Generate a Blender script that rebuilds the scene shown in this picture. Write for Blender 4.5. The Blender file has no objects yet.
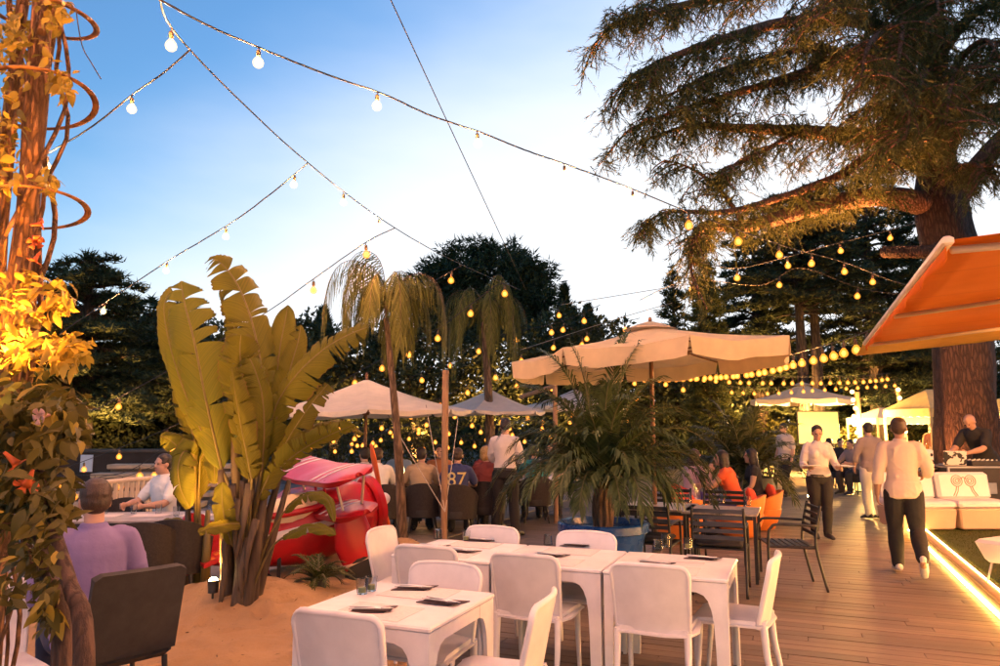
import bpy, math, random
import numpy as np
from mathutils import Vector, Matrix, Quaternion, Euler, noise as mnoise

scene = bpy.context.scene
COL = scene.collection

# ------------------------------------------------------------------ camera
CAM_H = 1.68
PITCH = math.radians(7.3)
FPX = 725.0                       # focal length in pixels of a 1000 px wide picture
cam_data = bpy.data.cameras.new('camera')
cam_data.sensor_width = 36.0
cam_data.lens = 36.0 * FPX / 1000.0
cam_data.clip_start = 0.05
cam_data.clip_end = 2000.0
cam = bpy.data.objects.new('camera', cam_data)
COL.objects.link(cam)
cam.location = (0, 0, CAM_H)
cam.rotation_euler = (math.pi / 2 + PITCH, 0, 0)
scene.camera = cam

# ------------------------------------------------------------------ sky
SUN_ELEV = math.radians(12.0)
SUN_AZ = math.radians(22.0)       # clockwise from +Y: the sun has gone down behind the big cedar
world = bpy.data.worlds.new('World')
scene.world = world
world.use_nodes = True
wn = world.node_tree
wn.nodes.clear()
w_out = wn.nodes.new('ShaderNodeOutputWorld')
w_bg = wn.nodes.new('ShaderNodeBackground')
w_sky = wn.nodes.new('ShaderNodeTexSky')
w_sky.sky_type = 'NISHITA'
w_sky.sun_disc = False
w_sky.sun_elevation = SUN_ELEV
w_sky.sun_rotation = SUN_AZ
w_sky.air_density = 1.4
w_sky.dust_density = 0.4
w_sky.ozone_density = 6.0
w_bg.inputs['Strength'].default_value = 0.15
wn.links.new(w_sky.outputs[0], w_bg.inputs['Color'])
# thin high cloud veil, thickest low down and towards the afterglow
w_tc = wn.nodes.new('ShaderNodeTexCoord')
w_dot = wn.nodes.new('ShaderNodeVectorMath'); w_dot.operation = 'DOT_PRODUCT'
w_dot.inputs[1].default_value = (math.sin(SUN_AZ) * 0.985, math.cos(SUN_AZ) * 0.985, 0.174 - 0.9)
wn.links.new(w_tc.outputs['Generated'], w_dot.inputs[0])
w_nz = wn.nodes.new('ShaderNodeTexNoise')
w_nz.inputs['Scale'].default_value = 2.2; w_nz.inputs['Detail'].default_value = 5
w_mp = wn.nodes.new('ShaderNodeMapping'); w_mp.inputs['Scale'].default_value = (1, 1, 3.2)
wn.links.new(w_tc.outputs['Generated'], w_mp.inputs['Vector'])
wn.links.new(w_mp.outputs[0], w_nz.inputs['Vector'])
w_add = wn.nodes.new('ShaderNodeMath'); w_add.operation = 'MULTIPLY_ADD'
w_add.inputs[1].default_value = 0.22
wn.links.new(w_nz.outputs[0], w_add.inputs[0])
wn.links.new(w_dot.outputs['Value'], w_add.inputs[2])
w_map = wn.nodes.new('ShaderNodeMapRange'); w_map.interpolation_type = 'SMOOTHSTEP'
w_map.inputs['From Min'].default_value = 0.37; w_map.inputs['From Max'].default_value = 0.80
w_map.inputs['To Max'].default_value = 0.93
wn.links.new(w_add.outputs[0], w_map.inputs['Value'])
w_veil = wn.nodes.new('ShaderNodeBackground')
w_veil.inputs['Color'].default_value = (0.94, 0.96, 1.0, 1)
w_veil.inputs['Strength'].default_value = 0.74
w_mix = wn.nodes.new('ShaderNodeMixShader')
wn.links.new(w_map.outputs[0], w_mix.inputs[0])
wn.links.new(w_bg.outputs[0], w_mix.inputs[1])
wn.links.new(w_veil.outputs[0], w_mix.inputs[2])
wn.links.new(w_mix.outputs[0], w_out.inputs['Surface'])

sun_data = bpy.data.lights.new('sun', 'SUN')
sun_data.energy = 0.12
sun_data.angle = math.radians(14)
sun_data.color = (1.0, 0.75, 0.55)
sun = bpy.data.objects.new('sun', sun_data)
COL.objects.link(sun)
_sd = Vector((math.sin(SUN_AZ) * math.cos(SUN_ELEV), math.cos(SUN_AZ) * math.cos(SUN_ELEV), math.sin(SUN_ELEV)))
sun.rotation_euler = (-_sd).to_track_quat('-Z', 'Y').to_euler()

# ------------------------------------------------------------------ picture
scene.view_settings.view_transform = 'Standard'
scene.view_settings.look = 'None'
scene.view_settings.exposure = 0.7
scene.view_settings.gamma = 1.0
scene.render.engine = 'CYCLES'
scene.cycles.use_denoising = True
try:
    scene.cycles.denoiser = 'OPENIMAGEDENOISE'
except Exception:
    pass
scene.cycles.max_bounces = 5
scene.cycles.diffuse_bounces = 2
scene.cycles.glossy_bounces = 2
scene.cycles.transmission_bounces = 4
scene.cycles.transparent_max_bounces = 8
scene.cycles.sample_clamp_indirect = 4.0
scene.cycles.use_adaptive_sampling = True
scene.cycles.adaptive_threshold = 0.03

# ------------------------------------------------------------------ places
_c, _s = math.cos(PITCH), math.sin(PITCH)


def ray(px, py):
    x = (px - 500.0) / FPX
    y = -(py - 333.0) / FPX
    return Vector((x, _c - y * _s, _s + y * _c))


def at(px, py, Y):
    """world point at depth Y seen at the photo pixel"""
    r = ray(px, py)
    return Vector((0, 0, CAM_H)) + r * (Y / r.y)


def ground(px, py, z=0.0):
    r = ray(px, py)
    t = (z - CAM_H) / r.z
    return Vector((0, 0, CAM_H)) + r * t


DECK_A = math.radians(22.3)       # the terrace is turned this far from the view axis
AV = Vector((math.sin(DECK_A), math.cos(DECK_A), 0))     # along the walk
BV = Vector((math.cos(DECK_A), -math.sin(DECK_A), 0))    # across it, to the right

# ------------------------------------------------------------------ tagging
def tag(o, label=None, cat=None, group=None, kind=None):
    if label: o['label'] = label
    if cat: o['category'] = cat
    if group: o['group'] = group
    if kind: o['kind'] = kind
    return o


def empty(name, loc=(0, 0, 0), rz=0.0, label=None, cat=None, group=None, rot=None, scale=None):
    o = bpy.data.objects.new(name, None)
    o.empty_display_size = 0.1
    COL.objects.link(o)
    o.location = loc
    o.rotation_euler = rot if rot is not None else (0, 0, rz)
    if scale: o.scale = (scale, scale, scale)
    return tag(o, label, cat, group)


def children_of(o):
    return [c for c in ALLOBJ if c.parent == o]


ALLOBJ = []


def link(o, parent=None):
    COL.objects.link(o)
    o.parent = parent
    ALLOBJ.append(o)
    return o


def copy_tree(o, parent=None):
    c = o.copy()
    COL.objects.link(c)
    c.parent = parent
    kids = children_of(o)
    ALLOBJ.append(c)
    for k in kids:
        copy_tree(k, c)
    return c


# ------------------------------------------------------------------ materials
MATS = {}


class NT:
    def __init__(self, name):
        self.m = bpy.data.materials.new(name)
        self.m.use_nodes = True
        self.t = self.m.node_tree
        self.b = self.t.nodes['Principled BSDF']
        self.out = self.t.nodes['Material Output']

    def n(self, kind, **kw):
        nd = self.t.nodes.new(kind)
        for k, v in kw.items():
            setattr(nd, k, v)
        return nd

    def l(self, a, b):
        self.t.links.new(a, b)

    def coord(self, which='Object', scale=None):
        tc = self.n('ShaderNodeTexCoord')
        if scale is None:
            return tc.outputs[which]
        mp = self.n('ShaderNodeMapping')
        mp.inputs['Scale'].default_value = scale if hasattr(scale, '__len__') else (scale,) * 3
        self.l(tc.outputs[which], mp.inputs['Vector'])
        return mp.outputs[0]

    def noise(self, vec, scale, detail=4, rough=0.55):
        nz = self.n('ShaderNodeTexNoise')
        nz.inputs['Scale'].default_value = scale
        nz.inputs['Detail'].default_value = detail
        nz.inputs['Roughness'].default_value = rough
        if vec is not None: self.l(vec, nz.inputs['Vector'])
        return nz.outputs[0]

    def ramp(self, fac, stops):
        r = self.n('ShaderNodeValToRGB')
        els = r.color_ramp.elements
        while len(els) < len(stops): els.new(0.5)
        for e, (p, c) in zip(els, stops):
            e.position = p
            e.color = (*c[:3], 1)
        self.l(fac, r.inputs[0])
        return r.outputs[0]

    def mixc(self, fac, a, b, mode='MIX'):
        mx = self.n('ShaderNodeMix', data_type='RGBA', blend_type=mode)
        if isinstance(fac, (int, float)): mx.inputs[0].default_value = fac
        else: self.l(fac, mx.inputs[0])
        for sock, v in ((mx.inputs[6], a), (mx.inputs[7], b)):
            if hasattr(v, 'is_output'): self.l(v, sock)
            else: sock.default_value = (*v[:3], 1)
        return mx.outputs[2]

    def math(self, op, a, b=None, clamp=False):
        m = self.n('ShaderNodeMath', operation=op, use_clamp=clamp)
        for i, v in enumerate((a, b)):
            if v is None: continue
            if hasattr(v, 'is_output'): self.l(v, m.inputs[i])
            else: m.inputs[i].default_value = v
        return m.outputs[0]

    def bump(self, h, strength=0.3, dist=0.01):
        b = self.n('ShaderNodeBump')
        b.inputs['Strength'].default_value = strength
        b.inputs['Distance'].default_value = dist
        self.l(h, b.inputs['Height'])
        self.l(b.outputs[0], self.b.inputs['Normal'])
        return b.outputs[0]

    def color(self, c):
        if hasattr(c, 'is_output'): self.l(c, self.b.inputs['Base Color'])
        else: self.b.inputs['Base Color'].default_value = (*c[:3], 1)

    def set(self, **kw):
        for k, v in kw.items():
            self.b.inputs[k.replace('_', ' ')].default_value = v


def lerp3(c, k):
    return tuple(min(1.0, v * k) for v in c)


def simple(name, col, rough=0.6, var=0.18, scale=8.0, bump=0.0, bscale=60.0, metal=0.0, perobj=0.0, spec=None, stretch=None, translucent=0.0, bdist=0.004):
    """a base colour broken up by two sizes of noise, fine relief and a little change from object to object"""
    if name in MATS: return MATS[name]
    t = NT(name)
    v = t.coord('Object', stretch) if stretch else t.coord('Object')
    n1 = t.noise(v, scale, 5)
    c = t.ramp(n1, [(0.28, lerp3(col, 1 - var)), (0.72, lerp3(col, 1 + var))])
    if perobj:
        oi = t.n('ShaderNodeObjectInfo')
        hs = t.n('ShaderNodeHueSaturation')
        t.l(c, hs.inputs['Color'])
        t.l(t.math('ADD', t.math('MULTIPLY', oi.outputs['Random'], 2 * perobj), 1 - perobj), hs.inputs['Value'])
        c = hs.outputs[0]
    t.color(c)
    rv = t.math('ADD', t.math('MULTIPLY', t.noise(v, scale * 2.3, 3), 0.2), rough - 0.1, True)
    t.l(rv, t.b.inputs['Roughness'])
    t.set(Metallic=metal)
    if spec is not None: t.b.inputs['Specular IOR Level'].default_value = spec
    if bump:
        t.bump(t.noise(v, bscale, 4, 0.6), bump, bdist)
    if translucent:
        tr = t.n('ShaderNodeBsdfTranslucent')
        t.l(c, tr.inputs['Color'])
        mx = t.n('ShaderNodeMixShader')
        mx.inputs[0].default_value = translucent
        t.l(t.b.outputs[0], mx.inputs[1])
        t.l(tr.outputs[0], mx.inputs[2])
        t.l(mx.outputs[0], t.out.inputs['Surface'])
    MATS[name] = t.m
    return t.m


def emit(name, col, strength):
    if name in MATS: return MATS[name]
    t = NT(name)
    t.color(tuple(c * 0.5 for c in col))
    t.b.inputs['Emission Color'].default_value = (*col, 1)
    t.b.inputs['Emission Strength'].default_value = strength
    MATS[name] = t.m
    return t.m


def glass(name, col=(1, 1, 1), rough=0.02, ior=1.45):
    if name in MATS: return MATS[name]
    t = NT(name)
    t.color(col)
    t.set(Roughness=rough, IOR=ior)
    t.b.inputs['Transmission Weight'].default_value = 1.0
    MATS[name] = t.m
    return t.m


# ------------------------------------------------------------------ meshes
def frame_from(t, side):
    """two unit vectors across t; the first as near to `side` as it can be"""
    t = t.normalized()
    a = side - t * side.dot(t)
    if a.length < 1e-4:
        a = Vector((0, 1, 0)) - t * t.y
        if a.length < 1e-4: a = Vector((1, 0, 0)) - t * t.x
    a.normalize()
    return a, t.cross(a)


class MB:
    """collects simple shapes; build() links them as ONE mesh object"""
    def __init__(self):
        self.v = []; self.f = []; self.mi = []; self.uv = {}

    def add(self, vs, fs, mi=0):
        o = len(self.v)
        self.v.extend([tuple(p) for p in vs])
        self.f.extend([tuple(i + o for i in f) for f in fs])
        self.mi.extend([mi] * len(fs))

    def box(self, c, s, rot=None, mi=0, taper=1.0, bev=0.0):
        hx, hy, hz = s[0] / 2, s[1] / 2, s[2] / 2
        if bev > 0:
            b = min(bev, hx * .9, hy * .9, hz * .9)
            ring = [(-hx + b, -hy), (hx - b, -hy), (hx, -hy + b), (hx, hy - b), (hx - b, hy), (-hx + b, hy), (-hx, hy - b), (-hx, -hy + b)]
            ins = [(x * (hx - b) / hx, y * (hy - b) / hy) for x, y in ring]
            vs = [(x * taper, y * taper, -hz) for x, y in ins] + [(x * taper, y * taper, -hz + b) for x, y in ring] + [(x, y, hz - b) for x, y in ring] + [(x, y, hz) for x, y in ins]
            fs = [tuple(range(7, -1, -1))]
            for k in range(3):
                for i in range(8):
                    j = (i + 1) % 8
                    fs.append((k * 8 + i, k * 8 + j, k * 8 + 8 + j, k * 8 + 8 + i))
            fs.append(tuple(24 + i for i in range(8)))
        else:
            vs = [(-hx * taper, -hy * taper, -hz), (hx * taper, -hy * taper, -hz), (hx * taper, hy * taper, -hz), (-hx * taper, hy * taper, -hz), (-hx, -hy, hz), (hx, -hy, hz), (hx, hy, hz), (-hx, hy, hz)]
            fs = [(0, 3, 2, 1), (4, 5, 6, 7), (0, 1, 5, 4), (1, 2, 6, 5), (2, 3, 7, 6), (3, 0, 4, 7)]
        M = Matrix.Translation(Vector(c))
        if rot is not None:
            M = M @ (rot.to_4x4() if isinstance(rot, Matrix) else Euler(rot).to_matrix().to_4x4())
        self.add([M @ Vector(p) for p in vs], fs, mi)
        return self

    def tube(self, pts, rad, n=8, mi=0, side=(1, 0, 0), cap=True, round_cap=False):
        """rad: a number, or a list of numbers or (a, b) ellipse radii"""
        pts = [Vector(p) for p in pts]
        if not hasattr(rad, '__len__'): rad = [rad] * len(pts)
        side = Vector(side)
        if round_cap:
            def e(r): return r if hasattr(r, '__len__') else (r, r)
            np_, nr = [], []
            d0 = (pts[0] - pts[1]).normalized(); d1 = (pts[-1] - pts[-2]).normalized()
            a0, b0 = e(rad[0]); a1, b1 = e(rad[-1])
            for k in (0.2, 0.6, 0.88):
                np_.append(pts[0] + d0 * (min(a0, b0) * math.sqrt(1 - k * k))); nr.append((a0 * k, b0 * k))
            np_ += pts; nr += list(rad)
            for k in (0.88, 0.6, 0.2):
                np_.append(pts[-1] + d1 * (min(a1, b1) * math.sqrt(1 - k * k))); nr.append((a1 * k, b1 * k))
            pts, rad = np_, nr
        vs = []
        prev = None
        for i, p in enumerate(pts):
            t = pts[min(i + 1, len(pts) - 1)] - pts[max(i - 1, 0)]
            if t.length < 1e-9: t = Vector((0, 0, 1))
            a, b = frame_from(t, side if prev is None else prev)
            if prev is not None or abs(side.normalized().dot(t.normalized())) > 0.95: prev = a
            r = rad[i]
            ra, rb = r if hasattr(r, '__len__') else (r, r)
            for k in range(n):
                th = 2 * math.pi * k / n
                vs.append(p + a * (ra * math.cos(th)) + b * (rb * math.sin(th)))
        fs = []
        for i in range(len(pts) - 1):
            for k in range(n):
                j = (k + 1) % n
                fs.append((i * n + k, i * n + j, (i + 1) * n + j, (i + 1) * n + k))
        if cap:
            fs.append(tuple(range(n - 1, -1, -1)))
            fs.append(tuple((len(pts) - 1) * n + k for k in range(n)))
        self.add(vs, fs, mi)
        return self

    def lathe(self, prof, n=24, c=(0, 0, 0), mi=0, close=False):
        c = Vector(c)
        vs = [c + Vector((r * math.cos(2 * math.pi * k / n), r * math.sin(2 * math.pi * k / n), z)) for r, z in prof for k in range(n)]
        fs = []
        for i in range(len(prof) - 1):
            for k in range(n):
                j = (k + 1) % n
                fs.append((i * n + k, i * n + j, (i + 1) * n + j, (i + 1) * n + k))
        fs.append(tuple(range(n - 1, -1, -1)))
        fs.append(tuple((len(prof) - 1) * n + k for k in range(n)))
        self.add(vs, fs, mi)
        return self

    def ball(self, c, r, n=12, m=8, mi=0, rot=None):
        c = Vector(c)
        if not hasattr(r, '__len__'): r = (r, r, r)
        R = rot if rot is not None else Matrix.Identity(3)
        vs = []
        for i in range(1, m):
            ph = math.pi * i / m
            for k in range(n):
                th = 2 * math.pi * k / n
                vs.append(c + R @ Vector((r[0] * math.sin(ph) * math.cos(th), r[1] * math.sin(ph) * math.sin(th), r[2] * math.cos(ph))))
        vs.append(c + R @ Vector((0, 0, r[2]))); vs.append(c + R @ Vector((0, 0, -r[2])))
        fs = []
        for i in range(m - 2):
            for k in range(n):
                j = (k + 1) % n
                fs.append((i * n + k, (i + 1) * n + k, (i + 1) * n + j, i * n + j))
        T = (m - 1) * n
        for k in range(n):
            j = (k + 1) % n
            fs.append((T, k, j)); fs.append((T + 1, (m - 2) * n + j, (m - 2) * n + k))
        self.add(vs, fs, mi)
        return self

    def prism(self, poly, th, M=None, mi=0):
        """a polygon in the local xy plane, th thick along local z (centred)"""
        M = M or Matrix.Identity(4)
        n = len(poly)
        vs = [M @ Vector((x, y, -th / 2)) for x, y in poly] + [M @ Vector((x, y, th / 2)) for x, y in poly]
        fs = [tuple(range(n - 1, -1, -1)), tuple(range(n, 2 * n))]
        for i in range(n):
            j = (i + 1) % n
            fs.append((i, j, n + j, n + i))
        self.add(vs, fs, mi)
        return self

    def grid(self, fn, nu, nv, mi=0):
        vs = [fn(i / nu, j / nv) for j in range(nv + 1) for i in range(nu + 1)]
        fs = [(j * (nu + 1) + i, j * (nu + 1) + i + 1, (j + 1) * (nu + 1) + i + 1, (j + 1) * (nu + 1) + i) for j in range(nv) for i in range(nu)]
        self.add(vs, fs, mi)
        return self

    def shell(self, fn, nu, nv, th, mi=0):
        """a curved sheet with thickness: fn(u, v) gives the mid surface"""
        P = [[Vector(fn(i / nu, j / nv)) for i in range(nu + 1)] for j in range(nv + 1)]
        def nrm(i, j):
            du = P[j][min(i + 1, nu)] - P[j][max(i - 1, 0)]
            dv = P[min(j + 1, nv)][i] - P[max(j - 1, 0)][i]
            n_ = du.cross(dv)
            return n_.normalized() if n_.length > 1e-12 else Vector((0, 0, 1))
        up, dn = [], []
        for j in range(nv + 1):
            for i in range(nu + 1):
                n_ = nrm(i, j)
                up.append(P[j][i] + n_ * th / 2); dn.append(P[j][i] - n_ * th / 2)
        W = nu + 1; K = len(up)
        fs = []
        for j in range(nv):
            for i in range(nu):
                a, b, c, d = j * W + i, j * W + i + 1, (j + 1) * W + i + 1, (j + 1) * W + i
                fs.append((a, b, c, d)); fs.append((K + a, K + d, K + c, K + b))
        for i in range(nu):
            fs.append((i, K + i, K + i + 1, i + 1))
            a = nv * W + i
            fs.append((a, a + 1, K + a + 1, K + a))
        for j in range(nv):
            a, b = j * W, (j + 1) * W
            fs.append((a, b, K + b, K + a))
            a, b = j * W + nu, (j + 1) * W + nu
            fs.append((a, K + a, K + b, b))
        self.add(up + dn, fs, mi)
        return self

    def mesh(self, name, smooth=None):
        me = bpy.data.meshes.new(name)
        me.from_pydata(self.v, [], self.f)
        if any(self.mi): me.polygons.foreach_set('material_index', self.mi)
        if smooth is not None:
            if smooth is True:
                me.shade_smooth()
            else:
                me.shade_smooth()
                try: me.set_sharp_from_angle(angle=math.radians(smooth))
                except Exception: pass
        me.update()
        return me

    def build(self, name, mat, parent=None, smooth=None, loc=None, rz=None):
        me = self.mesh(name, smooth)
        for m in (mat if isinstance(mat, (list, tuple)) else [mat]):
            me.materials.append(m)
        o = bpy.data.objects.new(name, me)
        link(o, parent)
        if loc is not None: o.location = loc
        if rz is not None: o.rotation_euler = (0, 0, rz)
        return o


def np_mesh(name, V, F, mat, parent=None, smooth=False):
    """V (n,3), F (m,3|4) arrays -> one mesh object"""
    V = np.asarray(V, dtype=np.float32).reshape(-1, 3)
    F = np.asarray(F, dtype=np.int32)
    k = F.shape[1]
    me = bpy.data.meshes.new(name)
    me.vertices.add(len(V)); me.vertices.foreach_set('co', V.ravel())
    me.loops.add(F.size); me.loops.foreach_set('vertex_index', F.ravel())
    me.polygons.add(len(F)); me.polygons.foreach_set('loop_start', np.arange(0, F.size, k, dtype=np.int32))
    me.update(calc_edges=True)
    if smooth: me.shade_smooth()
    for m in (mat if isinstance(mat, (list, tuple)) else [mat]):
        me.materials.append(m)
    o = bpy.data.objects.new(name, me)
    return link(o, parent)


def catmull(pts, per=6):
    pts = [Vector(p) for p in pts]
    if len(pts) < 3: return [pts[0].lerp(pts[1], k / per) for k in range(per + 1)]
    out = []
    for i in range(len(pts) - 1):
        p0 = pts[max(i - 1, 0)]; p1 = pts[i]; p2 = pts[i + 1]; p3 = pts[min(i + 2, len(pts) - 1)]
        for k in range(per):
            t = k / per
            out.append(0.5 * ((2 * p1) + (p2 - p0) * t + (2 * p0 - 5 * p1 + 4 * p2 - p3) * t * t + (3 * p1 - p0 - 3 * p2 + p3) * t ** 3))
    out.append(pts[-1])
    return out


def interp(seq, t):
    x = t * (len(seq) - 1)
    i = min(int(x), len(seq) - 2)
    return seq[i] + (seq[i + 1] - seq[i]) * (x - i)
# ================================================================== the setting
rnd = random.Random(7)
TURF_Z = 0.14
EDGE0 = ground(1000, 617)                     # where the lit platform edge leaves the picture


def deck_pt(a, b, z=0.0):
    return AV * a + BV * b + Vector((0, 0, z))


def deck_ab(p):
    return p.x * AV.x + p.y * AV.y, p.x * BV.x + p.y * BV.y


EDGE_A, EDGE_B = deck_ab(EDGE0)

# ---- ground: dark earth and clipped grass out to the horizon
t = NT('earth')
v = t.coord('Object')
n1 = t.noise(v, 0.35, 6); n2 = t.noise(v, 9.0, 5)
c = t.mixc(n1, (0.035, 0.040, 0.016), (0.075, 0.058, 0.036))
c = t.mixc(t.math('MULTIPLY', n2, 0.6), c, (0.10, 0.085, 0.06))
t.color(c); t.set(Roughness=0.95); t.bump(n2, 0.6, 0.03)
mb = MB()
mb.grid(lambda u, w: Vector((-600 + 1200 * u, -60 + 1260 * w, -0.12)), 40, 40)
g = mb.build('ground', t.m)
tag(g, 'dark earth ground under and beyond the terrace', kind='structure')

# ---- the paving under the dining area on the left
t = NT('paving_stone')
v = t.coord('Object')
n1 = t.noise(v, 2.5, 5); n2 = t.noise(v, 40, 4)
c = t.ramp(n1, [(0.3, (0.16, 0.125, 0.105)), (0.7, (0.27, 0.22, 0.185))])
oi = t.n('ShaderNodeObjectInfo'); hs = t.n('ShaderNodeHueSaturation'); t.l(c, hs.inputs['Color'])
t.l(t.math('ADD', t.math('MULTIPLY', oi.outputs['Random'], 0.35), 0.82), hs.inputs['Value'])
t.color(hs.outputs[0]); t.set(Roughness=0.7); t.bump(n2, 0.3, 0.004)
paving_mat = t.m
mb = MB()
mb.box((0, 0, -0.04), (15.2, 16.0, 0.06))
pv = mb.build('paving', simple('paving_bed', (0.10, 0.08, 0.07), 0.9, 0.3, 12, 0.4))
tag(pv, 'pale stone paving under the tables on the left', kind='structure')
pv.rotation_euler = (0, 0, -DECK_A)
pv.location = deck_pt(10.6, -12.2)
slab = MB().box((0, 0, 0), (0.792, 0.792, 0.03), bev=0.006).mesh('paving_slab')
slab.materials.append(paving_mat)
for i in range(14):
    for j in range(17):
        o = bpy.data.objects.new('paving_slab', slab)
        link(o, pv)
        o.location = (7.2 - 0.4 - i * 0.8, -6.4 + j * 0.8, -0.0065 + rnd.uniform(-0.001, 0.0015))
        o.rotation_euler = (rnd.uniform(-.002, .002), rnd.uniform(-.002, .002), 0)

# ---- deck of worn boards, laid across the walk
def deck_material():
    t = NT('deck_wood')
    v = t.coord('Object', (1.2, 22, 22))
    oi = t.n('ShaderNodeObjectInfo')
    geo = t.n('ShaderNodeNewGeometry')
    rsum = t.math('FRACT', t.math('ADD', t.math('MULTIPLY', geo.outputs['Random Per Island'], 7.3), oi.outputs['Random']))
    off = t.n('ShaderNodeVectorMath', operation='ADD'); t.l(v, off.inputs[0])
    comb = t.n('ShaderNodeCombineXYZ'); t.l(t.math('MULTIPLY', rsum, 57.0), comb.inputs[0]); t.l(t.math('MULTIPLY', rsum, 31.0), comb.inputs[1])
    t.l(comb.outputs[0], off.inputs[1])
    grain = t.noise(off.outputs[0], 2.0, 6, 0.65)
    big = t.noise(t.coord('Object'), 1.6, 4)
    c = t.ramp(grain, [(0.25, (0.075, 0.047, 0.029)), (0.5, (0.150, 0.100, 0.064)), (0.78, (0.25, 0.178, 0.122))])
    hs = t.n('ShaderNodeHueSaturation'); t.l(c, hs.inputs['Color'])
    t.l(t.math('ADD', t.math('MULTIPLY', rsum, 0.55), 0.72), hs.inputs['Value'])
    hs.inputs['Saturation'].default_value = 0.9
    c2 = t.mixc(t.math('MULTIPLY', big, 0.35), hs.outputs[0], (0.19, 0.143, 0.104))
    t.color(c2)
    t.l(t.math('ADD', t.math('MULTIPLY', grain, 0.25), 0.42), t.b.inputs['Roughness'])
    t.bump(grain, 0.35, 0.004)
    return t.m


deck_mat = deck_material()
deck = MB()
deck.box((0, 0, -0.055), (17.9, 32.0, 0.05))
dk = deck.build('deck', simple('deck_joist_board', (0.035, 0.022, 0.015), 0.9, 0.2))
dk.rotation_euler = (0, 0, -DECK_A)
DECK_A0, DECK_A1 = 0.9, 32.9
DECK_B0, DECK_B1 = -4.6, 13.3
dk.location = deck_pt((DECK_A0 + DECK_A1) / 2, (DECK_B0 + DECK_B1) / 2)
tag(dk, 'worn brown timber deck of the terrace', kind='structure')
PW = 0.135
plank_meshes = {}
planks = []
row = 0
a = DECK_A0
while a < DECK_A1:
    b = DECK_B0 - rnd.uniform(0, 1.6)
    while b < DECK_B1:
        L = rnd.choice((1.2, 1.8, 1.8, 2.4))
        b0, b1 = max(b, DECK_B0), min(b + L, DECK_B1)
        if b1 - b0 > 0.2:
            planks.append((a + PW / 2, (b0 + b1) / 2, b1 - b0 - 0.004))
        b += L
    a += PW
# only boards the camera can see; the nearest visible 300 are objects of their own
def on_screen(p):
    d = p.y * _c + (p.z - CAM_H) * _s
    if d < 0.3: return False
    u = -p.y * _s + (p.z - CAM_H) * _c
    return abs(FPX * p.x / d) < 620 and -FPX * u / d < 420
cand = []
for pl in planks:
    c = deck_pt(pl[0], pl[1])
    ab_right = pl[1] > EDGE_B + 0.6 and pl[0] < 20     # hidden under the platform
    vis = any(on_screen(deck_pt(pl[0], pl[1] + s_ * pl[2] / 2)) for s_ in (-1, 0, 1)) and not ab_right
    cand.append((0 if vis else 1, c.length, pl))
cand.sort(key=lambda q: (q[0], q[1]))
OA, OB = (DECK_A0 + DECK_A1) / 2, (DECK_B0 + DECK_B1) / 2
rest = MB()
for i, (nv, d, (pa, pb, L)) in enumerate(cand):
    z = rnd.uniform(-0.0018, 0.0018) - 0.011
    if i < 300 and nv == 0:
        key = round(L, 1)
        if key not in plank_meshes:
            me = MB().box((0, 0, 0), (1, PW - 0.007, 0.022), bev=0.0025).mesh('plank')
            me.materials.append(deck_mat)
            plank_meshes[key] = me
        o = bpy.data.objects.new('plank', plank_meshes[key])
        link(o, dk)
        o.location = (pb - OB, pa - OA, z)
        o.scale = (L, 1, 1)
        o.rotation_euler = (rnd.uniform(-.006, .006), rnd.uniform(-.0006, .0006), rnd.uniform(-.0012, .0012))
    else:
        rest.box((pb - OB, pa - OA, z), (L, PW - 0.007, 0.022))
o = rest.build('plank_field', deck_mat, dk)
tag(o, kind='stuff')

# ---- sand heaped round the plants and the ride
SAND = []     # (x, y, height, radius x, radius y)
def mound(px, py, h, rx, ry):
    p = ground(px, py, h * 0.5)
    SAND.append((p.x, p.y, h, rx, ry))
mound(245, 607, 0.24, 0.75, 0.55)
mound(190, 600, 0.12, 0.7, 0.6)
mound(330, 570, 0.26, 0.75, 0.50)
mound(300, 600, 0.12, 0.8, 0.6)
mound(413, 556, 0.28, 0.58, 0.42)
mound(360, 560, 0.20, 0.6, 0.5)
mound(120, 660, 0.06, 1.6, 1.0)
mound(240, 660, 0.09, 0.9, 0.7)


PRINTS = [(rnd.uniform(-4.4, -.5), rnd.uniform(4.6, 9.4), rnd.uniform(0, 6.3)) for _ in range(85)]


def sand_h(x, y):
    h = -0.035
    for (mx, my, mh, rx, ry) in SAND:
        h += mh * math.exp(-(((x - mx) / rx) ** 2 + ((y - my) / ry) ** 2))
    a_, b_ = x * AV.x + y * AV.y, x * BV.x + y * BV.y
    d = -2.55 - b_
    h += 0.05 / (1 + math.exp(-d * 5)) * (1 / (1 + math.exp((y - 7.4) * 3)))
    k = min(1, max(0, (h + .02) / .06))
    n = mnoise.noise(Vector((x * 1.7, y * 1.7, 0))) * 0.03 + mnoise.noise(Vector((x * 5.2, y * 5.2, 3))) * 0.026 + mnoise.noise(Vector((x * 13, y * 13, 7))) * 0.015
    for (fx, fy, fa) in PRINTS:
        dx, dy = x - fx, y - fy
        if abs(dx) < .3 and abs(dy) < .3:
            u_ = (dx * math.cos(fa) + dy * math.sin(fa)) / .125; v_ = (-dx * math.sin(fa) + dy * math.cos(fa)) / .058
            r_ = u_ * u_ + v_ * v_
            h += k * (.016 * math.exp(-(math.sqrt(r_) - 1.35) ** 2 * 6) - .030 * math.exp(-r_ * r_))
    return h + n * (0.25 + 0.75 * k)


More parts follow.
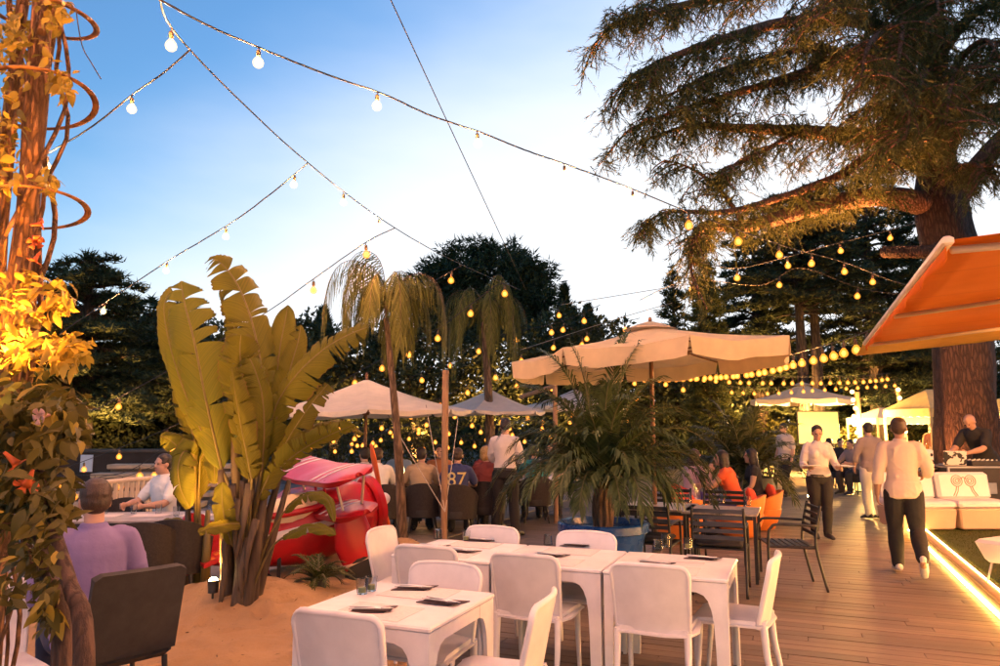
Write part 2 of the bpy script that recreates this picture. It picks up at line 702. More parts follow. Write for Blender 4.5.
t = NT('sand')
v = t.coord('Object')
n1 = t.noise(v, 3.0, 6); n2 = t.noise(v, 160, 3, 0.7); n3 = t.noise(v, 28, 5, 0.65)
c = t.ramp(n1, [(0.3, (0.42, 0.245, 0.110)), (0.7, (0.55, 0.335, 0.155))])
c = t.mixc(t.math('MULTIPLY', n2, 0.55), c, (0.27, 0.155, 0.075), 'MIX')
c = t.mixc(t.math('MULTIPLY', t.math('GREATER_THAN', n3, 0.66), 0.5), c, (0.20, 0.13, 0.08))
t.color(c); t.set(Roughness=0.95)
t.bump(t.math('ADD', t.math('MULTIPLY', n3, 1.0), t.math('MULTIPLY', n2, 0.35)), 0.9, 0.02)
mb = MB()
SX0, SX1, SY0, SY1 = -6.2, 0.6, 2.2, 11.2
mb.grid(lambda u, w: Vector((SX0 + (SX1 - SX0) * u, SY0 + (SY1 - SY0) * w, sand_h(SX0 + (SX1 - SX0) * u, SY0 + (SY1 - SY0) * w))), 230, 290)
sd = mb.build('sand', t.m, smooth=True)
tag(sd, 'raked ochre sand heaped round the banana plant and the red plane', kind='structure')

# ---- the platform of artificial turf on the right, with its lit edge
pl_len, pl_w = 17.0, 9.0
root = MB()
root.box((pl_w / 2, pl_len / 2, TURF_Z / 2 - 0.02), (pl_w, pl_len, TURF_Z))
P0 = deck_pt(EDGE_A - 6.0, EDGE_B)
pf = root.build('platform', simple('platform_side', (0.10, 0.06, 0.04), 0.7, 0.3))
pf.location = P0
pf.rotation_euler = (0, 0, -DECK_A)
tag(pf, 'low platform of dark artificial turf on the right', kind='structure')
t = NT('turf')
v = t.coord('Object')
n1 = t.noise(v, 3.0, 5); n2 = t.noise(v, 220, 3, 0.7)
c = t.ramp(n1, [(0.3, (0.032, 0.046, 0.010)), (0.7, (0.060, 0.076, 0.018))])
c = t.mixc(n2, c, (0.080, 0.088, 0.026))
t.color(c); t.set(Roughness=0.9); t.b.inputs['Specular IOR Level'].default_value = 0.15; t.bump(n2, 1.0, 0.01)
turf_mat = t.m
mb = MB().box((pl_w / 2 + 0.09, pl_len / 2, TURF_Z - 0.014), (pl_w - 0.18, pl_len, 0.022))
tf = mb.build('turf', turf_mat, pf)
# blades of the turf, near part
R = np.random.default_rng(5)
N = 26000
gx = R.uniform(0.10, 4.2, N); gy = R.uniform(3.5, 11.5, N)
ht = R.uniform(0.012, 0.026, N); an = R.uniform(0, 2 * np.pi, N); wd = 0.0035
z0 = TURF_Z - 0.004
Vt = np.zeros((N, 3, 3), np.float32)
Vt[:, 0] = np.stack([gx - wd * np.cos(an), gy - wd * np.sin(an), np.full(N, z0)], 1)
Vt[:, 1] = np.stack([gx + wd * np.cos(an), gy + wd * np.sin(an), np.full(N, z0)], 1)
Vt[:, 2] = np.stack([gx + R.normal(0, .008, N), gy + R.normal(0, .008, N), z0 + ht], 1)
bl = np_mesh('turf_blades', Vt.reshape(-1, 3), np.arange(N * 3).reshape(-1, 3), turf_mat, pf)
tag(bl, kind='stuff')
# edging board and its two runs of LED
ed = MB()
ed.box((0.045, pl_len / 2, TURF_Z - 0.012), (0.09, pl_len, 0.03))
ed.build('edging', simple('edging_wood', (0.28, 0.15, 0.07), 0.5, 0.25, 6, 0.2, 30), pf)
led_mat = emit('led_amber', (1.0, 0.50, 0.12), 70.0)
led2_mat = emit('led_amber_thin', (1.0, 0.56, 0.14), 40.0)
le = empty('led_strip', P0, -DECK_A, 'glowing amber light strip along the edge of the turf platform', 'light strip')
MB().box((-0.012, pl_len / 2, 0.022), (0.022, pl_len, 0.03), bev=0.005).build('tube', led_mat, le)
MB().box((0.102, pl_len / 2, TURF_Z + 0.008), (0.012, pl_len, 0.012)).build('upper_tube', led2_mat, le)
MB().box((-0.026, pl_len / 2, 0.006), (0.006, pl_len, 0.010)).build('channel', simple('alu', (0.55, 0.5, 0.46), 0.4, 0.1, metal=1.0), le)
# ================================================================== trees and plants
def foliage_mat(name, dark, light, trans=0.25, rough=0.6):
    if name in MATS: return MATS[name]
    t = NT(name)
    geo = t.n('ShaderNodeNewGeometry')
    n1 = t.noise(t.coord('Object'), 0.9, 4)
    f = t.math('ADD', t.math('MULTIPLY', geo.outputs['Random Per Island'], 0.65), t.math('MULTIPLY', n1, 0.35))
    c = t.ramp(f, [(0.15, dark), (0.85, light)])
    t.color(c); t.set(Roughness=rough)
    t.b.inputs['Specular IOR Level'].default_value = 0.25
    tr = t.n('ShaderNodeBsdfTranslucent'); t.l(c, tr.inputs['Color'])
    mx = t.n('ShaderNodeMixShader'); mx.inputs[0].default_value = trans
    t.l(t.b.outputs[0], mx.inputs[1]); t.l(tr.outputs[0], mx.inputs[2]); t.l(mx.outputs[0], t.out.inputs['Surface'])
    MATS[name] = t.m
    return t.m


def bark_mat(name, col, scale=7.0, strength=0.9):
    if name in MATS: return MATS[name]
    t = NT(name)
    v = t.coord('Object', (scale, scale, scale * 0.2))
    vor = t.n('ShaderNodeTexVoronoi'); vor.feature = 'DISTANCE_TO_EDGE'; vor.inputs['Scale'].default_value = 1.6
    nz = t.noise(v, 1.1, 7, 0.7)
    warp = t.n('ShaderNodeVectorMath', operation='ADD'); t.l(v, warp.inputs[0])
    cx = t.n('ShaderNodeCombineXYZ'); t.l(nz, cx.inputs[0]); t.l(nz, cx.inputs[1]); t.l(cx.outputs[0], warp.inputs[1])
    t.l(warp.outputs[0], vor.inputs['Vector'])
    h = t.math('MULTIPLY', t.math('MINIMUM', vor.outputs['Distance'], 0.25), 4.0)
    c = t.mixc(h, lerp3(col, 0.45), t.mixc(nz, lerp3(col, 0.75), lerp3(col, 1.4)))
    t.color(c); t.set(Roughness=0.9); t.bump(t.math('ADD', h, t.math('MULTIPLY', nz, 0.6)), strength, 0.05)
    MATS[name] = t.m
    return t.m


def unit(a):
    return a / np.maximum(np.linalg.norm(a, axis=-1, keepdims=True), 1e-9)


def blades(P, D, L, W, R):
    """thin triangles"""
    s = unit(np.cross(D, R.normal(size=P.shape)))
    L = np.broadcast_to(np.asarray(L), (len(P),))[:, None]; W = np.broadcast_to(np.asarray(W), (len(P),))[:, None]
    V = np.stack([P - s * W / 2, P + s * W / 2, P + D * L], 1)
    return V.reshape(-1, 3)


def diamonds(P, D, L, W, R, up=None):
    """leaf-shaped quads"""
    s = unit(np.cross(D, R.normal(size=P.shape) if up is None else up + 0.35 * R.normal(size=P.shape)))
    L = np.broadcast_to(np.asarray(L), (len(P),))[:, None]; W = np.broadcast_to(np.asarray(W), (len(P),))[:, None]
    V = np.stack([P, P + D * L * .45 + s * W / 2, P + D * L, P + D * L * .45 - s * W / 2], 1)
    return V.reshape(-1, 3)


def tri_obj(name, V, mat, parent, kind=None):
    o = np_mesh(name, V, np.arange(len(V)).reshape(-1, 3), mat, parent)
    return tag(o, kind=kind)


def quad_obj(name, V, mat, parent, kind=None):
    o = np_mesh(name, V, np.arange(len(V)).reshape(-1, 4), mat, parent)
    return tag(o, kind=kind)


# ------------------------------------------------------------------ the great cedar on the right
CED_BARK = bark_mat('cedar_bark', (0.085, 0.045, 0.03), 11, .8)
CED_FOL = foliage_mat('cedar_needles', (0.034, 0.044, 0.012), (0.125, 0.125, 0.036), 0.28)
CZ = 14.5
ced_base = ground(974, 512)
ced = empty('cedar_tree', (at(968, 470, CZ).x, CZ, 0), 0, 'huge old cedar with orange lit trunk behind the awning', 'tree')
CO = Vector(ced.location)


def pxl(pts):
    return [at(*p) for p in pts]


R = np.random.default_rng(11)
trunk_pts = [Vector((CO.x + 0.05, CZ, -0.12)), Vector((CO.x, CZ, 0.3))] + pxl([(968, 440, CZ), (966, 400, CZ), (962, 330, CZ), (953, 262, CZ), (941, 213, CZ), (937, 160, 14.6), (934, 80, 14.7), (930, 0, 14.8), (926, -110, 15)])
trunk_r = [0.78, 0.66, 0.58, 0.54, 0.51, 0.52, 0.50, 0.36, 0.30, 0.24, 0.15]
tp = catmull(trunk_pts, 4)
tr_ = [interp(trunk_r, i / (len(tp) - 1)) for i in range(len(tp))]
mb = MB()
vs_n = 28
mb.tube([p - CO for p in tp], [r * 1.0 for r in tr_], vs_n)
# fluted, knotty trunk
for i, vtx in enumerate(mb.v):
    p = Vector(vtx); k = i // vs_n
    if k < len(tp):
        c0 = tp[k] - CO
        d = p - c0; ang = math.atan2(d.y, d.x)
        f = 1 + 0.05 * math.sin(5 * ang + p.z * .7) + 0.09 * mnoise.noise(p * 1.6) + 0.05 * mnoise.noise(p * 5)
        mb.v[i] = tuple(c0 + d * f)
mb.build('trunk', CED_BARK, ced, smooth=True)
CED_LIMBS = [
    ([(938, 208, 14.5), (890, 197, 14.2), (850, 200, 13.9), (800, 212, 13.5), (745, 226, 13.0), (705, 226, 12.8), (690, 250, 12.7), (694, 285, 12.7)], 0.24, 1.0),
    ([(938, 180, 14.5), (881, 155, 13.9), (835, 178, 13.5), (780, 198, 13.0), (725, 212, 12.4), (668, 212, 12.0), (640, 228, 11.9)], 0.12, 0.8),
    ([(936, 150, 14.5), (884, 137, 14.0), (835, 134, 13.6), (780, 130, 13.2), (735, 128, 12.8), (690, 126, 12.4), (640, 142, 12.0)], 0.19, 1.25),
    ([(936, 100, 14.6), (890, 64, 14.0), (848, 54, 13.5), (800, 74, 13.0), (740, 92, 12.3), (680, 110, 11.8), (630, 128, 11.4)], 0.16, 1.2),
    ([(934, 60, 14.7), (870, 24, 13.8), (790, 22, 13.0), (720, 40, 12.2), (660, 62, 11.6), (628, 80, 11.4)], 0.16, 1.3),
    ([(932, 30, 14.7), (850, -18, 14.0), (760, -8, 13.2), (690, 4, 12.5), (640, 16, 12.0), (612, 24, 11.8)], 0.15, 1.3),
    ([(930, -10, 14.8), (840, -70, 14.0), (740, -60, 13.0), (660, -30, 12.3)], 0.14, 1.2),
    ([(940, 160, 14.3), (932, 110, 13.0), (925, 74, 11.9), (915, 96, 11.0), (905, 140, 10.6)], 0.15, 1.2),
    ([(945, 170, 14.2), (958, 120, 13.0), (978, 84, 11.9), (1000, 80, 11.2), (1015, 110, 10.9)], 0.15, 1.2),
    ([(938, 120, 14.4), (905, 66, 13.2), (885, 36, 12.0), (868, 48, 11.0), (860, 85, 10.6)], 0.13, 1.2),
    ([(948, 205, 14.5), (970, 178, 14.4), (1000, 140, 14.3), (1050, 95, 14.0), (1110, 60, 13.6)], 0.30, 1.0),
    ([(936, 60, 14.6), (965, 22, 13.2), (1000, 0, 12.2), (1040, 10, 11.5)], 0.14, 1.2),
    ([(934, 110, 14.8), (890, 70, 16.2), (840, 50, 17.4), (800, 40, 18.2)], 0.13, 1.1),
    ([(936, 140, 14.8), (975, 110, 16.4), (1020, 100, 17.6)], 0.13, 1.1),
    ([(938, 165, 14.3), (925, 150, 13.0), (905, 148, 12.0), (885, 168, 11.4)], 0.10, 0.9),
    ([(940, 185, 14.3), (955, 170, 13.1), (975, 165, 12.2), (990, 178, 11.7)], 0.10, 0.9),
    ([(934, 40, 14.7), (905, 0, 13.2), (880, -20, 12.0), (840, -10, 11.0), (815, 20, 10.6)], 0.12, 1.2),
    ([(940, 170, 14.3), (915, 135, 13.2), (890, 120, 12.2), (872, 140, 11.6)], 0.09, 1.0),
    ([(942, 150, 14.3), (950, 110, 13.0), (955, 70, 12.0), (950, 90, 11.2), (945, 130, 10.8)], 0.10, 1.1),
    ([(940, 100, 14.4), (960, 60, 13.2), (985, 40, 12.2), (1000, 60, 11.6)], 0.10, 1.1),
    ([(936, 60, 14.5), (915, 30, 13.2), (905, 20, 12.0), (900, 50, 11.0), (895, 90, 10.7)], 0.10, 1.1),
    ([(934, 20, 14.6), (930, -10, 13.2), (935, -10, 12.0), (940, 20, 11.2)], 0.10, 1.2),
    ([(935, 110, 14.5), (860, 60, 13.4), (800, 50, 12.5), (740, 66, 11.9), (700, 84, 11.5)], 0.10, 1.0),
    ([(745, 226, 13.0), (720, 190, 12.6), (690, 168, 12.2), (664, 160, 12.0)], 0.05, .9),
    ([(800, 130, 13.3), (765, 150, 12.8), (735, 165, 12.5), (715, 178, 12.3)], 0.05, .9),
    ([(760, 60, 12.6), (720, 70, 12.0), (680, 90, 11.6), (650, 100, 11.5)], 0.05, 1.0),
    ([(936, 130, 14.6), (900, 112, 13.6), (868, 108, 12.7), (846, 122, 12.2)], 0.08, 0.75),
]
SP, SD, SL, SW = [], [], [], []
tw = MB()
rr = random.Random(21)


SPR = []      # where a tassel of needles hangs, how long it is


for pts, r0, side_len in CED_LIMBS:
    line = catmull([p - CO for p in pxl(pts)], 7)
    n = len(line)
    tw.tube(line, [max(0.012, r0 * (1 - i / (n - 1)) ** 0.8 * (1 + 0.12 * mnoise.noise(line[i] * 2))) for i in range(n)], 10)
    total = sum((line[i + 1] - line[i]).length for i in range(n - 1))
    cnt = int(total / 0.15)
    for k in range(cnt):
        t_ = 0.16 + 0.84 * (k + rr.random()) / cnt
        if t_ > 1: continue
        x = t_ * (n - 1); i = min(int(x), n - 2)
        p = line[i].lerp(line[i + 1], x - i)
        fwd = (line[i + 1] - line[i]).normalized()
        sd_ = Vector((-fwd.y, fwd.x, 0))
        if sd_.length < .1: sd_ = Vector((1, 0, 0))
        sd_.normalize()
        d = (sd_ * rr.choice((-1, 1)) * rr.uniform(.5, 1.0) + fwd * rr.uniform(0.1, .9) + Vector((0, 0, rr.uniform(-.05, .45)))).normalized()
        L = side_len * rr.uniform(.35, 1.25) * (1.0 - .35 * t_)
        sub = []
        q = p.copy()
        m = 5
        for j in range(m + 1):
            sub.append(q.copy())
            d = (d + Vector((rr.gauss(0, .10), rr.gauss(0, .10), -0.20))).normalized()
            q = q + d * (L / m)
        tw.tube(sub, [0.018 * (1 - j / (m + 1)) + .004 for j in range(m + 1)], 4, cap=False)
        m2 = max(3, int(L / 0.075))
        for j in range(m2 + 1):
            SPR.append((*interp(sub, j / m2), 1.0))
            if rr.random() < .75: SPR.append((*interp(sub, j / m2), 1.35))
tw.build('branches', bark_mat('cedar_bark_lit', (0.26, 0.12, 0.065), 11, .6), ced, smooth=True)  # lighter than the trunk: orange light on the limbs is in the colour
S_ = np.array(SPR); nS = len(S_); mT = 15
d0 = R.normal(0, .5, (nS, 3)); d0[:, 2] = -R.uniform(.1, 1.1, nS); d0 = unit(d0)
L0 = R.uniform(.12, .36, nS) * S_[:, 3]
org = S_[:, :3] + R.normal(0, 1, (nS, 3)) * np.array([.06, .06, .04])
fj = (np.arange(mT) / mT)[None, :, None]
P_ = org[:, None] + d0[:, None] * L0[:, None, None] * fj + np.array([0, 0, -.16]) * (L0[:, None, None] * fj ** 2)
D_ = unit(d0[:, None] + R.normal(0, 1, (nS, mT, 3)) * np.array([.42, .42, .3]))
P_ = P_.reshape(-1, 3); D_ = D_.reshape(-1, 3); nB = len(P_)
tri_obj('crown', blades(P_, D_, R.uniform(.06, .15, nB), R.uniform(.010, .020, nB), R), CED_FOL, ced)
# a sawn-off stub and the band of cord tied round the trunk
stub = MB(); stub.tube([p - CO for p in pxl([(960, 240, 14.3), (930, 252, 13.9), (884, 252, 13.7)])], [.16, .13, .12], 10)
stub.build('branch_stub', CED_BARK, ced, smooth=True)

# ------------------------------------------------------------------ conifers with flat layers of branches
DARK_FOL = foliage_mat('dark_needles', (0.022, 0.032, 0.013), (0.075, 0.085, 0.030), 0.15)
GREY_BARK = bark_mat('grey_bark', (0.10, 0.065, 0.045), 5)


def layered_conifer(label, px, py_top, Y, spread, z_low, seed, mat=DARK_FOL, layers=16, lean=0.0, blade=0.2, name='cedar_tree', group=None, trunk_r=0.32, thick=1.0, top_frac=0.25):
    """trunk with whorls of spreading branches, each carrying flat plates of upright needles"""
    R_ = np.random.default_rng(seed); q = random.Random(seed)
    top = at(px, py_top, Y)
    root = empty(name, (top.x, Y, -0.12), 0, label, 'tree', group)
    H = top.z + 0.12
    mb = MB()
    mb.tube([(0, 0, 0), (0.05, 0, H * .4), (lean * .6, 0, H * .75), (lean, 0, H)], [trunk_r, trunk_r * .8, trunk_r * .45, .03], 10)
    Ps, Ds = [], []
    for k in range(layers):
        f = k / (layers - 1)
        z = z_low + (H * .97 - z_low) * f
        reach = spread * (top_frac + (1 - top_frac) * (1 - f) ** 0.7)
        nb = 7 if f < .8 else 5
        a0 = q.uniform(0, 6.28)
        for b in range(nb):
            an = a0 + 6.283 * b / nb + q.uniform(-.4, .4)
            L = reach * q.uniform(.55, 1.08)
            zz = z + q.uniform(-.3, .3)
            rise = q.uniform(-.05, .12)
            pts = []
            for j in range(6):
                s_ = j / 5
                pts.append(Vector((lean * f + math.cos(an) * L * s_, math.sin(an) * L * s_, zz + L * (rise * s_ - .10 * s_ * s_ * s_) + .05 * math.sin(9 * s_ + b))))
            mb.tube(pts, [.07 * trunk_r / .32 * (1 - .85 * j / 5) for j in range(6)], 5, cap=False)
            m = int(26 * L * thick)
            s_ = R_.uniform(.18, 1, m) ** 0.8
            base = np.array([tuple(interp(pts, x)) for x in s_])
            wd = (0.16 + .42 * np.sin(np.pi * np.clip(s_, 0, .97))) * L * .33
            off = R_.normal(0, .55, m) * wd
            base[:, 0] += -math.sin(an) * off; base[:, 1] += math.cos(an) * off
            base[:, 2] += R_.normal(0.03, .06, m) - .12 * np.abs(off)
            for rep in range(5):
                d = R_.normal(size=(m, 3)) * np.array([1, 1, .45]); d[:, 2] += .42
                Ps.append(base + R_.normal(0, .07, (m, 3)) * np.array([1, 1, .4])); Ds.append(unit(d))
    mb.build('trunk', GREY_BARK, root, smooth=True)
    Pn = np.concatenate(Ps); Dn = np.concatenate(Ds)
    tri_obj('crown', blades(Pn, Dn, R_.uniform(.6, 1.3, len(Pn)) * blade, R_.uniform(.35, .6, len(Pn)) * blade * .5, R_), mat, root)
    return root


layered_conifer('broad dark cedar with flat layered branches behind the flowering post', 92, 258, 24, 4.1, 2.2, 3, layers=17, blade=.24, trunk_r=.4, thick=1.4, top_frac=.3)
layered_conifer('darker cedar whose flat top shows left of the banana leaves', 168, 305, 30, 4.2, 1.5, 4, layers=13, blade=.3, trunk_r=.36, thick=1.2, top_frac=.5)
layered_conifer('cedar at the left edge half hidden by the vine', 15, 285, 27, 3.6, 1.5, 14, layers=13, blade=.26, thick=1.2)
layered_conifer('tall thin conifer with bare double trunk above the beige parasol', 792, 190, 27, 3.0, 6.2, 5, layers=11, blade=.26, trunk_r=.24, thick=1.1, top_frac=.4)
layered_conifer('dark layered conifer right of the bare double trunk', 862, 175, 30, 4.3, 3.0, 6, layers=15, blade=.3, thick=1.1, top_frac=.4)
layered_conifer('second slim trunk of the bare pair above the parasol', 806, 185, 28, 2.6, 6.8, 25, layers=9, blade=.26, trunk_r=.24, thick=1.0, top_frac=.4)
layered_conifer('low dark conifer in the gap between parasol and awning', 752, 232, 31, 3.4, 2.6, 7, layers=12, blade=.3, thick=1.0, top_frac=.35)
layered_conifer('dark conifer behind the great cedar trunk', 925, 215, 31, 4.2, 1.0, 8, layers=14, blade=.3, thick=1.0, top_frac=.4)
layered_conifer('small pointed fir left of the hanging lit sprays', 672, 268, 30, 1.5, 1.0, 9, layers=15, blade=.24, trunk_r=.15, top_frac=.1, name='fir_tree', thick=1.5)
LIT_FOL = foliage_mat('lit_needles', (0.06, 0.075, 0.016), (0.16, 0.15, 0.035), 0.3)  # paler yellow needles: the light of the bulbs is in the colour
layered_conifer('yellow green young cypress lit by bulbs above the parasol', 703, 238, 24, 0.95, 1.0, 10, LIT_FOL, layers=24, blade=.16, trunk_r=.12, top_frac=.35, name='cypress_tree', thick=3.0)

# ------------------------------------------------------------------ stone pine, cypresses and the wood behind
PINE_FOL = foliage_mat('pine_needles', (0.014, 0.026, 0.010), (0.045, 0.062, 0.022), 0.12)


def clump_tree(name, label, c_px, c_py, Y, rx, ry, rz, seed, n_clump, mat, leaf=0.2, per=40, clump_r=0.5, base_z=-0.12, trunk_r=0.25, kind='leaf', flat=0.0, group=None, hollow=0.35, parent_limbs=7, trunk_px=None):
    R_ = np.random.default_rng(seed); q = random.Random(seed)
    c = at(c_px, c_py, Y)
    root = empty(name, (c.x, Y, base_z), 0, label, 'tree', group)
    c = c - Vector(root.location)
    # clump centres through the crown, more of them near its skin
    d = unit(R_.normal(size=(n_clump, 3)))
    rad = hollow + (1 - hollow) * R_.uniform(0, 1, n_clump) ** .45
    if flat: d[:, 2] = np.where(d[:, 2] < 0, d[:, 2] * (1 - flat), d[:, 2])
    bump = 1 + 0.16 * np.sin(d[:, 0] * 5 + seed) * np.cos(d[:, 2] * 6 + d[:, 1] * 4)
    cc = d * rad[:, None] * bump[:, None] * np.array([rx, ry, rz]) + np.array(tuple(c))
    cr = clump_r * R_.uniform(.6, 1.25, n_clump)
    dd = unit(R_.normal(size=(n_clump, per, 3)))
    dd[:, :, 2] *= .8
    P = cc[:, None, :] + dd * cr[:, None, None] * (R_.uniform(.25, 1, (n_clump, per, 1)) ** .6)
    D = unit(dd + R_.normal(0, .5, dd.shape))
    P = P.reshape(-1, 3); D = D.reshape(-1, 3)
    mb = MB()
    tx = 0.0 if trunk_px is None else at(trunk_px, c_py, Y).x - root.location.x
    fork = Vector((tx * .6, 0, max(.4, c.z - rz * .55)))
    mb.tube(catmull([(tx, 0, 0), (tx * .9 + .05, 0, fork.z * .5), fork], 4), [trunk_r * (1.15 - .4 * i / 8) for i in range(9)], 10)
    for k in range(parent_limbs):
        tgt = cc[q.randrange(n_clump)]
        tgt = Vector(tgt)
        midp = fork.lerp(tgt, .5) + Vector((0, 0, .1 * rz))
        mb.tube(catmull([fork, midp, tgt], 4), [trunk_r * .5 * (1 - .8 * i / 8) for i in range(9)], 6, cap=False)
    mb.build('trunk', GREY_BARK, root, smooth=True)
    n = len(P)
    if kind == 'leaf':
        quad_obj('crown', diamonds(P, D, R_.uniform(.7, 1.3, n) * leaf, R_.uniform(.4, .7, n) * leaf, R_), mat, root)
    else:
        tri_obj('crown', blades(P, D, R_.uniform(.7, 1.3, n) * leaf, R_.uniform(.16, .3, n) * leaf, R_), mat, root)
    return root


clump_tree('pine_tree', 'umbrella shaped stone pine standing out against the white sky', 482, 300, 36, 3.75, 3.6, 2.9, 31, 620, PINE_FOL, .34, 60, .5, trunk_r=.3, kind='needle', flat=.25, hollow=.45, parent_limbs=12, trunk_px=492)
WOOD1 = foliage_mat('wood_leaves_dark', (0.024, 0.034, 0.012), (0.080, 0.085, 0.030), 0.15)
WOOD2 = foliage_mat('wood_leaves_olive', (0.032, 0.038, 0.013), (0.105, 0.100, 0.034), 0.15)
for args in [
    ('dark rounded tree behind the banana plant', 250, 385, 27, 3.0, 2, 2.5, 41, WOOD1),
    ('dark rounded tree above the left white parasol', 335, 372, 30, 2.9, 2, 2.3, 42, WOOD1),
    ('dark bushy tree behind the weeping palms', 415, 380, 29, 2.6, 2, 2.5, 43, WOOD2),
    ('dark bushy tree beneath the stone pine', 505, 372, 31, 2.8, 2, 2.4, 44, WOOD1),
    ('dark tree left of the beige parasol top', 575, 372, 29, 2.5, 2, 2.3, 45, WOOD1),
    ('dark tree behind the potted palm', 655, 385, 30, 3.2, 2, 2.3, 46, WOOD2),
    ('olive tree under the string lights right of the beige parasol', 745, 385, 33, 3.4, 2, 2.2, 47, WOOD2),
    ('olive tree behind the far white parasol', 835, 380, 36, 3.8, 2, 2.5, 48, WOOD2),
    ('dark tree under the awning right of the light pole', 905, 385, 35, 3.4, 2, 2.6, 49, WOOD1),
    ('bushy green tree behind the cedar trunk', 985, 385, 34, 3.6, 2, 2.6, 50, WOOD2),
    ('dark tree behind the railing on the left', 130, 420, 27, 3.2, 2, 2.2, 51, WOOD1),
    ('dark tree at the left edge behind the vine', 40, 400, 25, 2.8, 2, 2.6, 52, WOOD1),
]:
    lab, cx, cy, Y, rx, ry, rz, sd_, m_ = args
    clump_tree('tree', lab, cx, cy, Y, rx, ry, rz, sd_, 150, m_, .22, 62, .6, trunk_r=.2, hollow=.3)


def cypress(label, px, py_top, Y, w, seed):
    R_ = np.random.default_rng(seed)
    top = at(px, py_top, Y); H = top.z + .12
    root = empty('cypress_tree', (top.x, Y, -.12), 0, label, 'tree', 'cypresses on the skyline')
    n = int(5200 * w)
    f = R_.uniform(.04, 1, n) ** .85
    r = w * (np.sin(np.pi * np.clip(f * .93 + .07, 0, 1)) ** .6) * (.62 + .38 * (1 - f)) * R_.uniform(.55, 1.08, n)
    an = R_.uniform(0, 2 * np.pi, n)
    P = np.stack([np.cos(an) * r, np.sin(an) * r, f * H * .97], 1)
    D = unit(np.stack([np.cos(an) * .35, np.sin(an) * .35, np.ones(n)], 1) + R_.normal(0, .25, (n, 3)))
    MB().tube([(0, 0, 0), (0, 0, H * .9)], [.14, .02], 7).build('trunk', GREY_BARK, root)
    tri_obj('crown', blades(P, D, R_.uniform(.25, .5, n), R_.uniform(.07, .14, n), R_), PINE_FOL, root)


cypress('tall narrow cypress just right of the stone pine', 564, 283, 38, .8, 61)
cypress('short cypress left of its broader twin by the parasol edge', 574, 306, 40, .5, 62)
cypress('broad cypress just left of the beige parasol top', 588, 304, 38, .85, 63)
cypress('dark cypress behind the tip of the right banana leaf', 324, 306, 40, 1.2, 64)
cypress('dark cypress between the tall banana leaves', 297, 325, 42, 1.2, 65)

# ------------------------------------------------------------------ hedges lit by the bulbs on the right
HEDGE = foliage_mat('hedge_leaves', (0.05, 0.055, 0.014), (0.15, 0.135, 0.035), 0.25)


def hedge(label, px0, px1, Y, z0, z1, depth, seed, mat=HEDGE, n=5200, leaf=.11, name='hedge'):
    R_ = np.random.default_rng(seed)
    a_, b_ = at(px0, 440, Y), at(px1, 440, Y)
    W = b_.x - a_.x
    root = empty(name, ((a_.x + b_.x) / 2, Y, -.05), 0, label, 'hedge')
    P = np.stack([R_.uniform(-.5, .5, n) * W, R_.uniform(-.5, .5, n) * depth, z0 + (R_.uniform(0, 1, n) ** .8) * (z1 - z0)], 1)
    k = 1 + .10 * np.sin(P[:, 0] * 4.1 + seed) + .08 * np.sin(P[:, 0] * 9.7)
    P[:, 2] *= k
    P += R_.normal(0, .06, P.shape)
    D = unit(R_.normal(size=(n, 3)) + np.array([0, -.3, .5]))
    quad_obj('foliage', diamonds(P, D, R_.uniform(.7, 1.4, n) * leaf, R_.uniform(.35, .55, n) * leaf, R_), mat, root)
    q = random.Random(seed)
    for i in range(9):
        x = W * (-.45 + .9 * i / 8)
        MB().tube([(x, 0, 0), (x + q.uniform(-.1, .1), q.uniform(-.1, .1), z1 * .8)], [.025, .008], 5).build('stem', GREY_BARK, root)
    return root


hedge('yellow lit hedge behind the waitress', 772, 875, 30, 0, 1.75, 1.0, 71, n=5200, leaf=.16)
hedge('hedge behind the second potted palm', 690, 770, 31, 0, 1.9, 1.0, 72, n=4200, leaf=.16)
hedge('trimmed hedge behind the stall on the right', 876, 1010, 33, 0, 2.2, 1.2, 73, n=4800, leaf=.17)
hedge('dark hedge behind the far dining tables', 330, 600, 27, 0, 1.5, 1.0, 74, mat=WOOD2, n=7000, leaf=.16)
hedge('dark hedge beyond the railing on the left', -60, 330, 25, 0, 1.3, 1.0, 75, mat=WOOD1, n=7000, leaf=.16)
hedge('dark hedge across the back behind the potted palm', 596, 700, 30, 0, 1.7, 1.0, 76, mat=WOOD2, n=4200, leaf=.16)

# the wood far off behind everything, one dark mass
R_ = np.random.default_rng(90)
n = 26000
X_ = R_.uniform(-75, 75, n); Y_ = R_.uniform(56, 64, n)
top_ = 4.6 + 1.0 * np.sin(X_ * .35) + .7 * np.sin(X_ * .9 + 1) + .4 * np.sin(X_ * 2.3)
P = np.stack([X_, Y_, -.2 + (top_ + .2) * R_.uniform(0, 1, n) ** .75], 1)
D = unit(R_.normal(size=(n, 3)) + np.array([0, -.4, .4]))
wd = quad_obj('wood', diamonds(P, D, R_.uniform(.5, 1.1, n), R_.uniform(.35, .7, n), R_), WOOD1, None, 'stuff')
tag(wd, 'far dark wood closing the view behind the terrace')
# ================================================================== strings of bulbs and other lamps
CABLE = simple('black_cable', (0.035, 0.028, 0.024), 0.6, 0.2)
SOCKET = simple('brown_socket', (0.10, 0.055, 0.02), 0.5, 0.2)
ROPE = simple('pale_rope', (0.42, 0.34, 0.26), 0.9, 0.2, 30)
LAMP = (1.0, 0.43, 0.17)


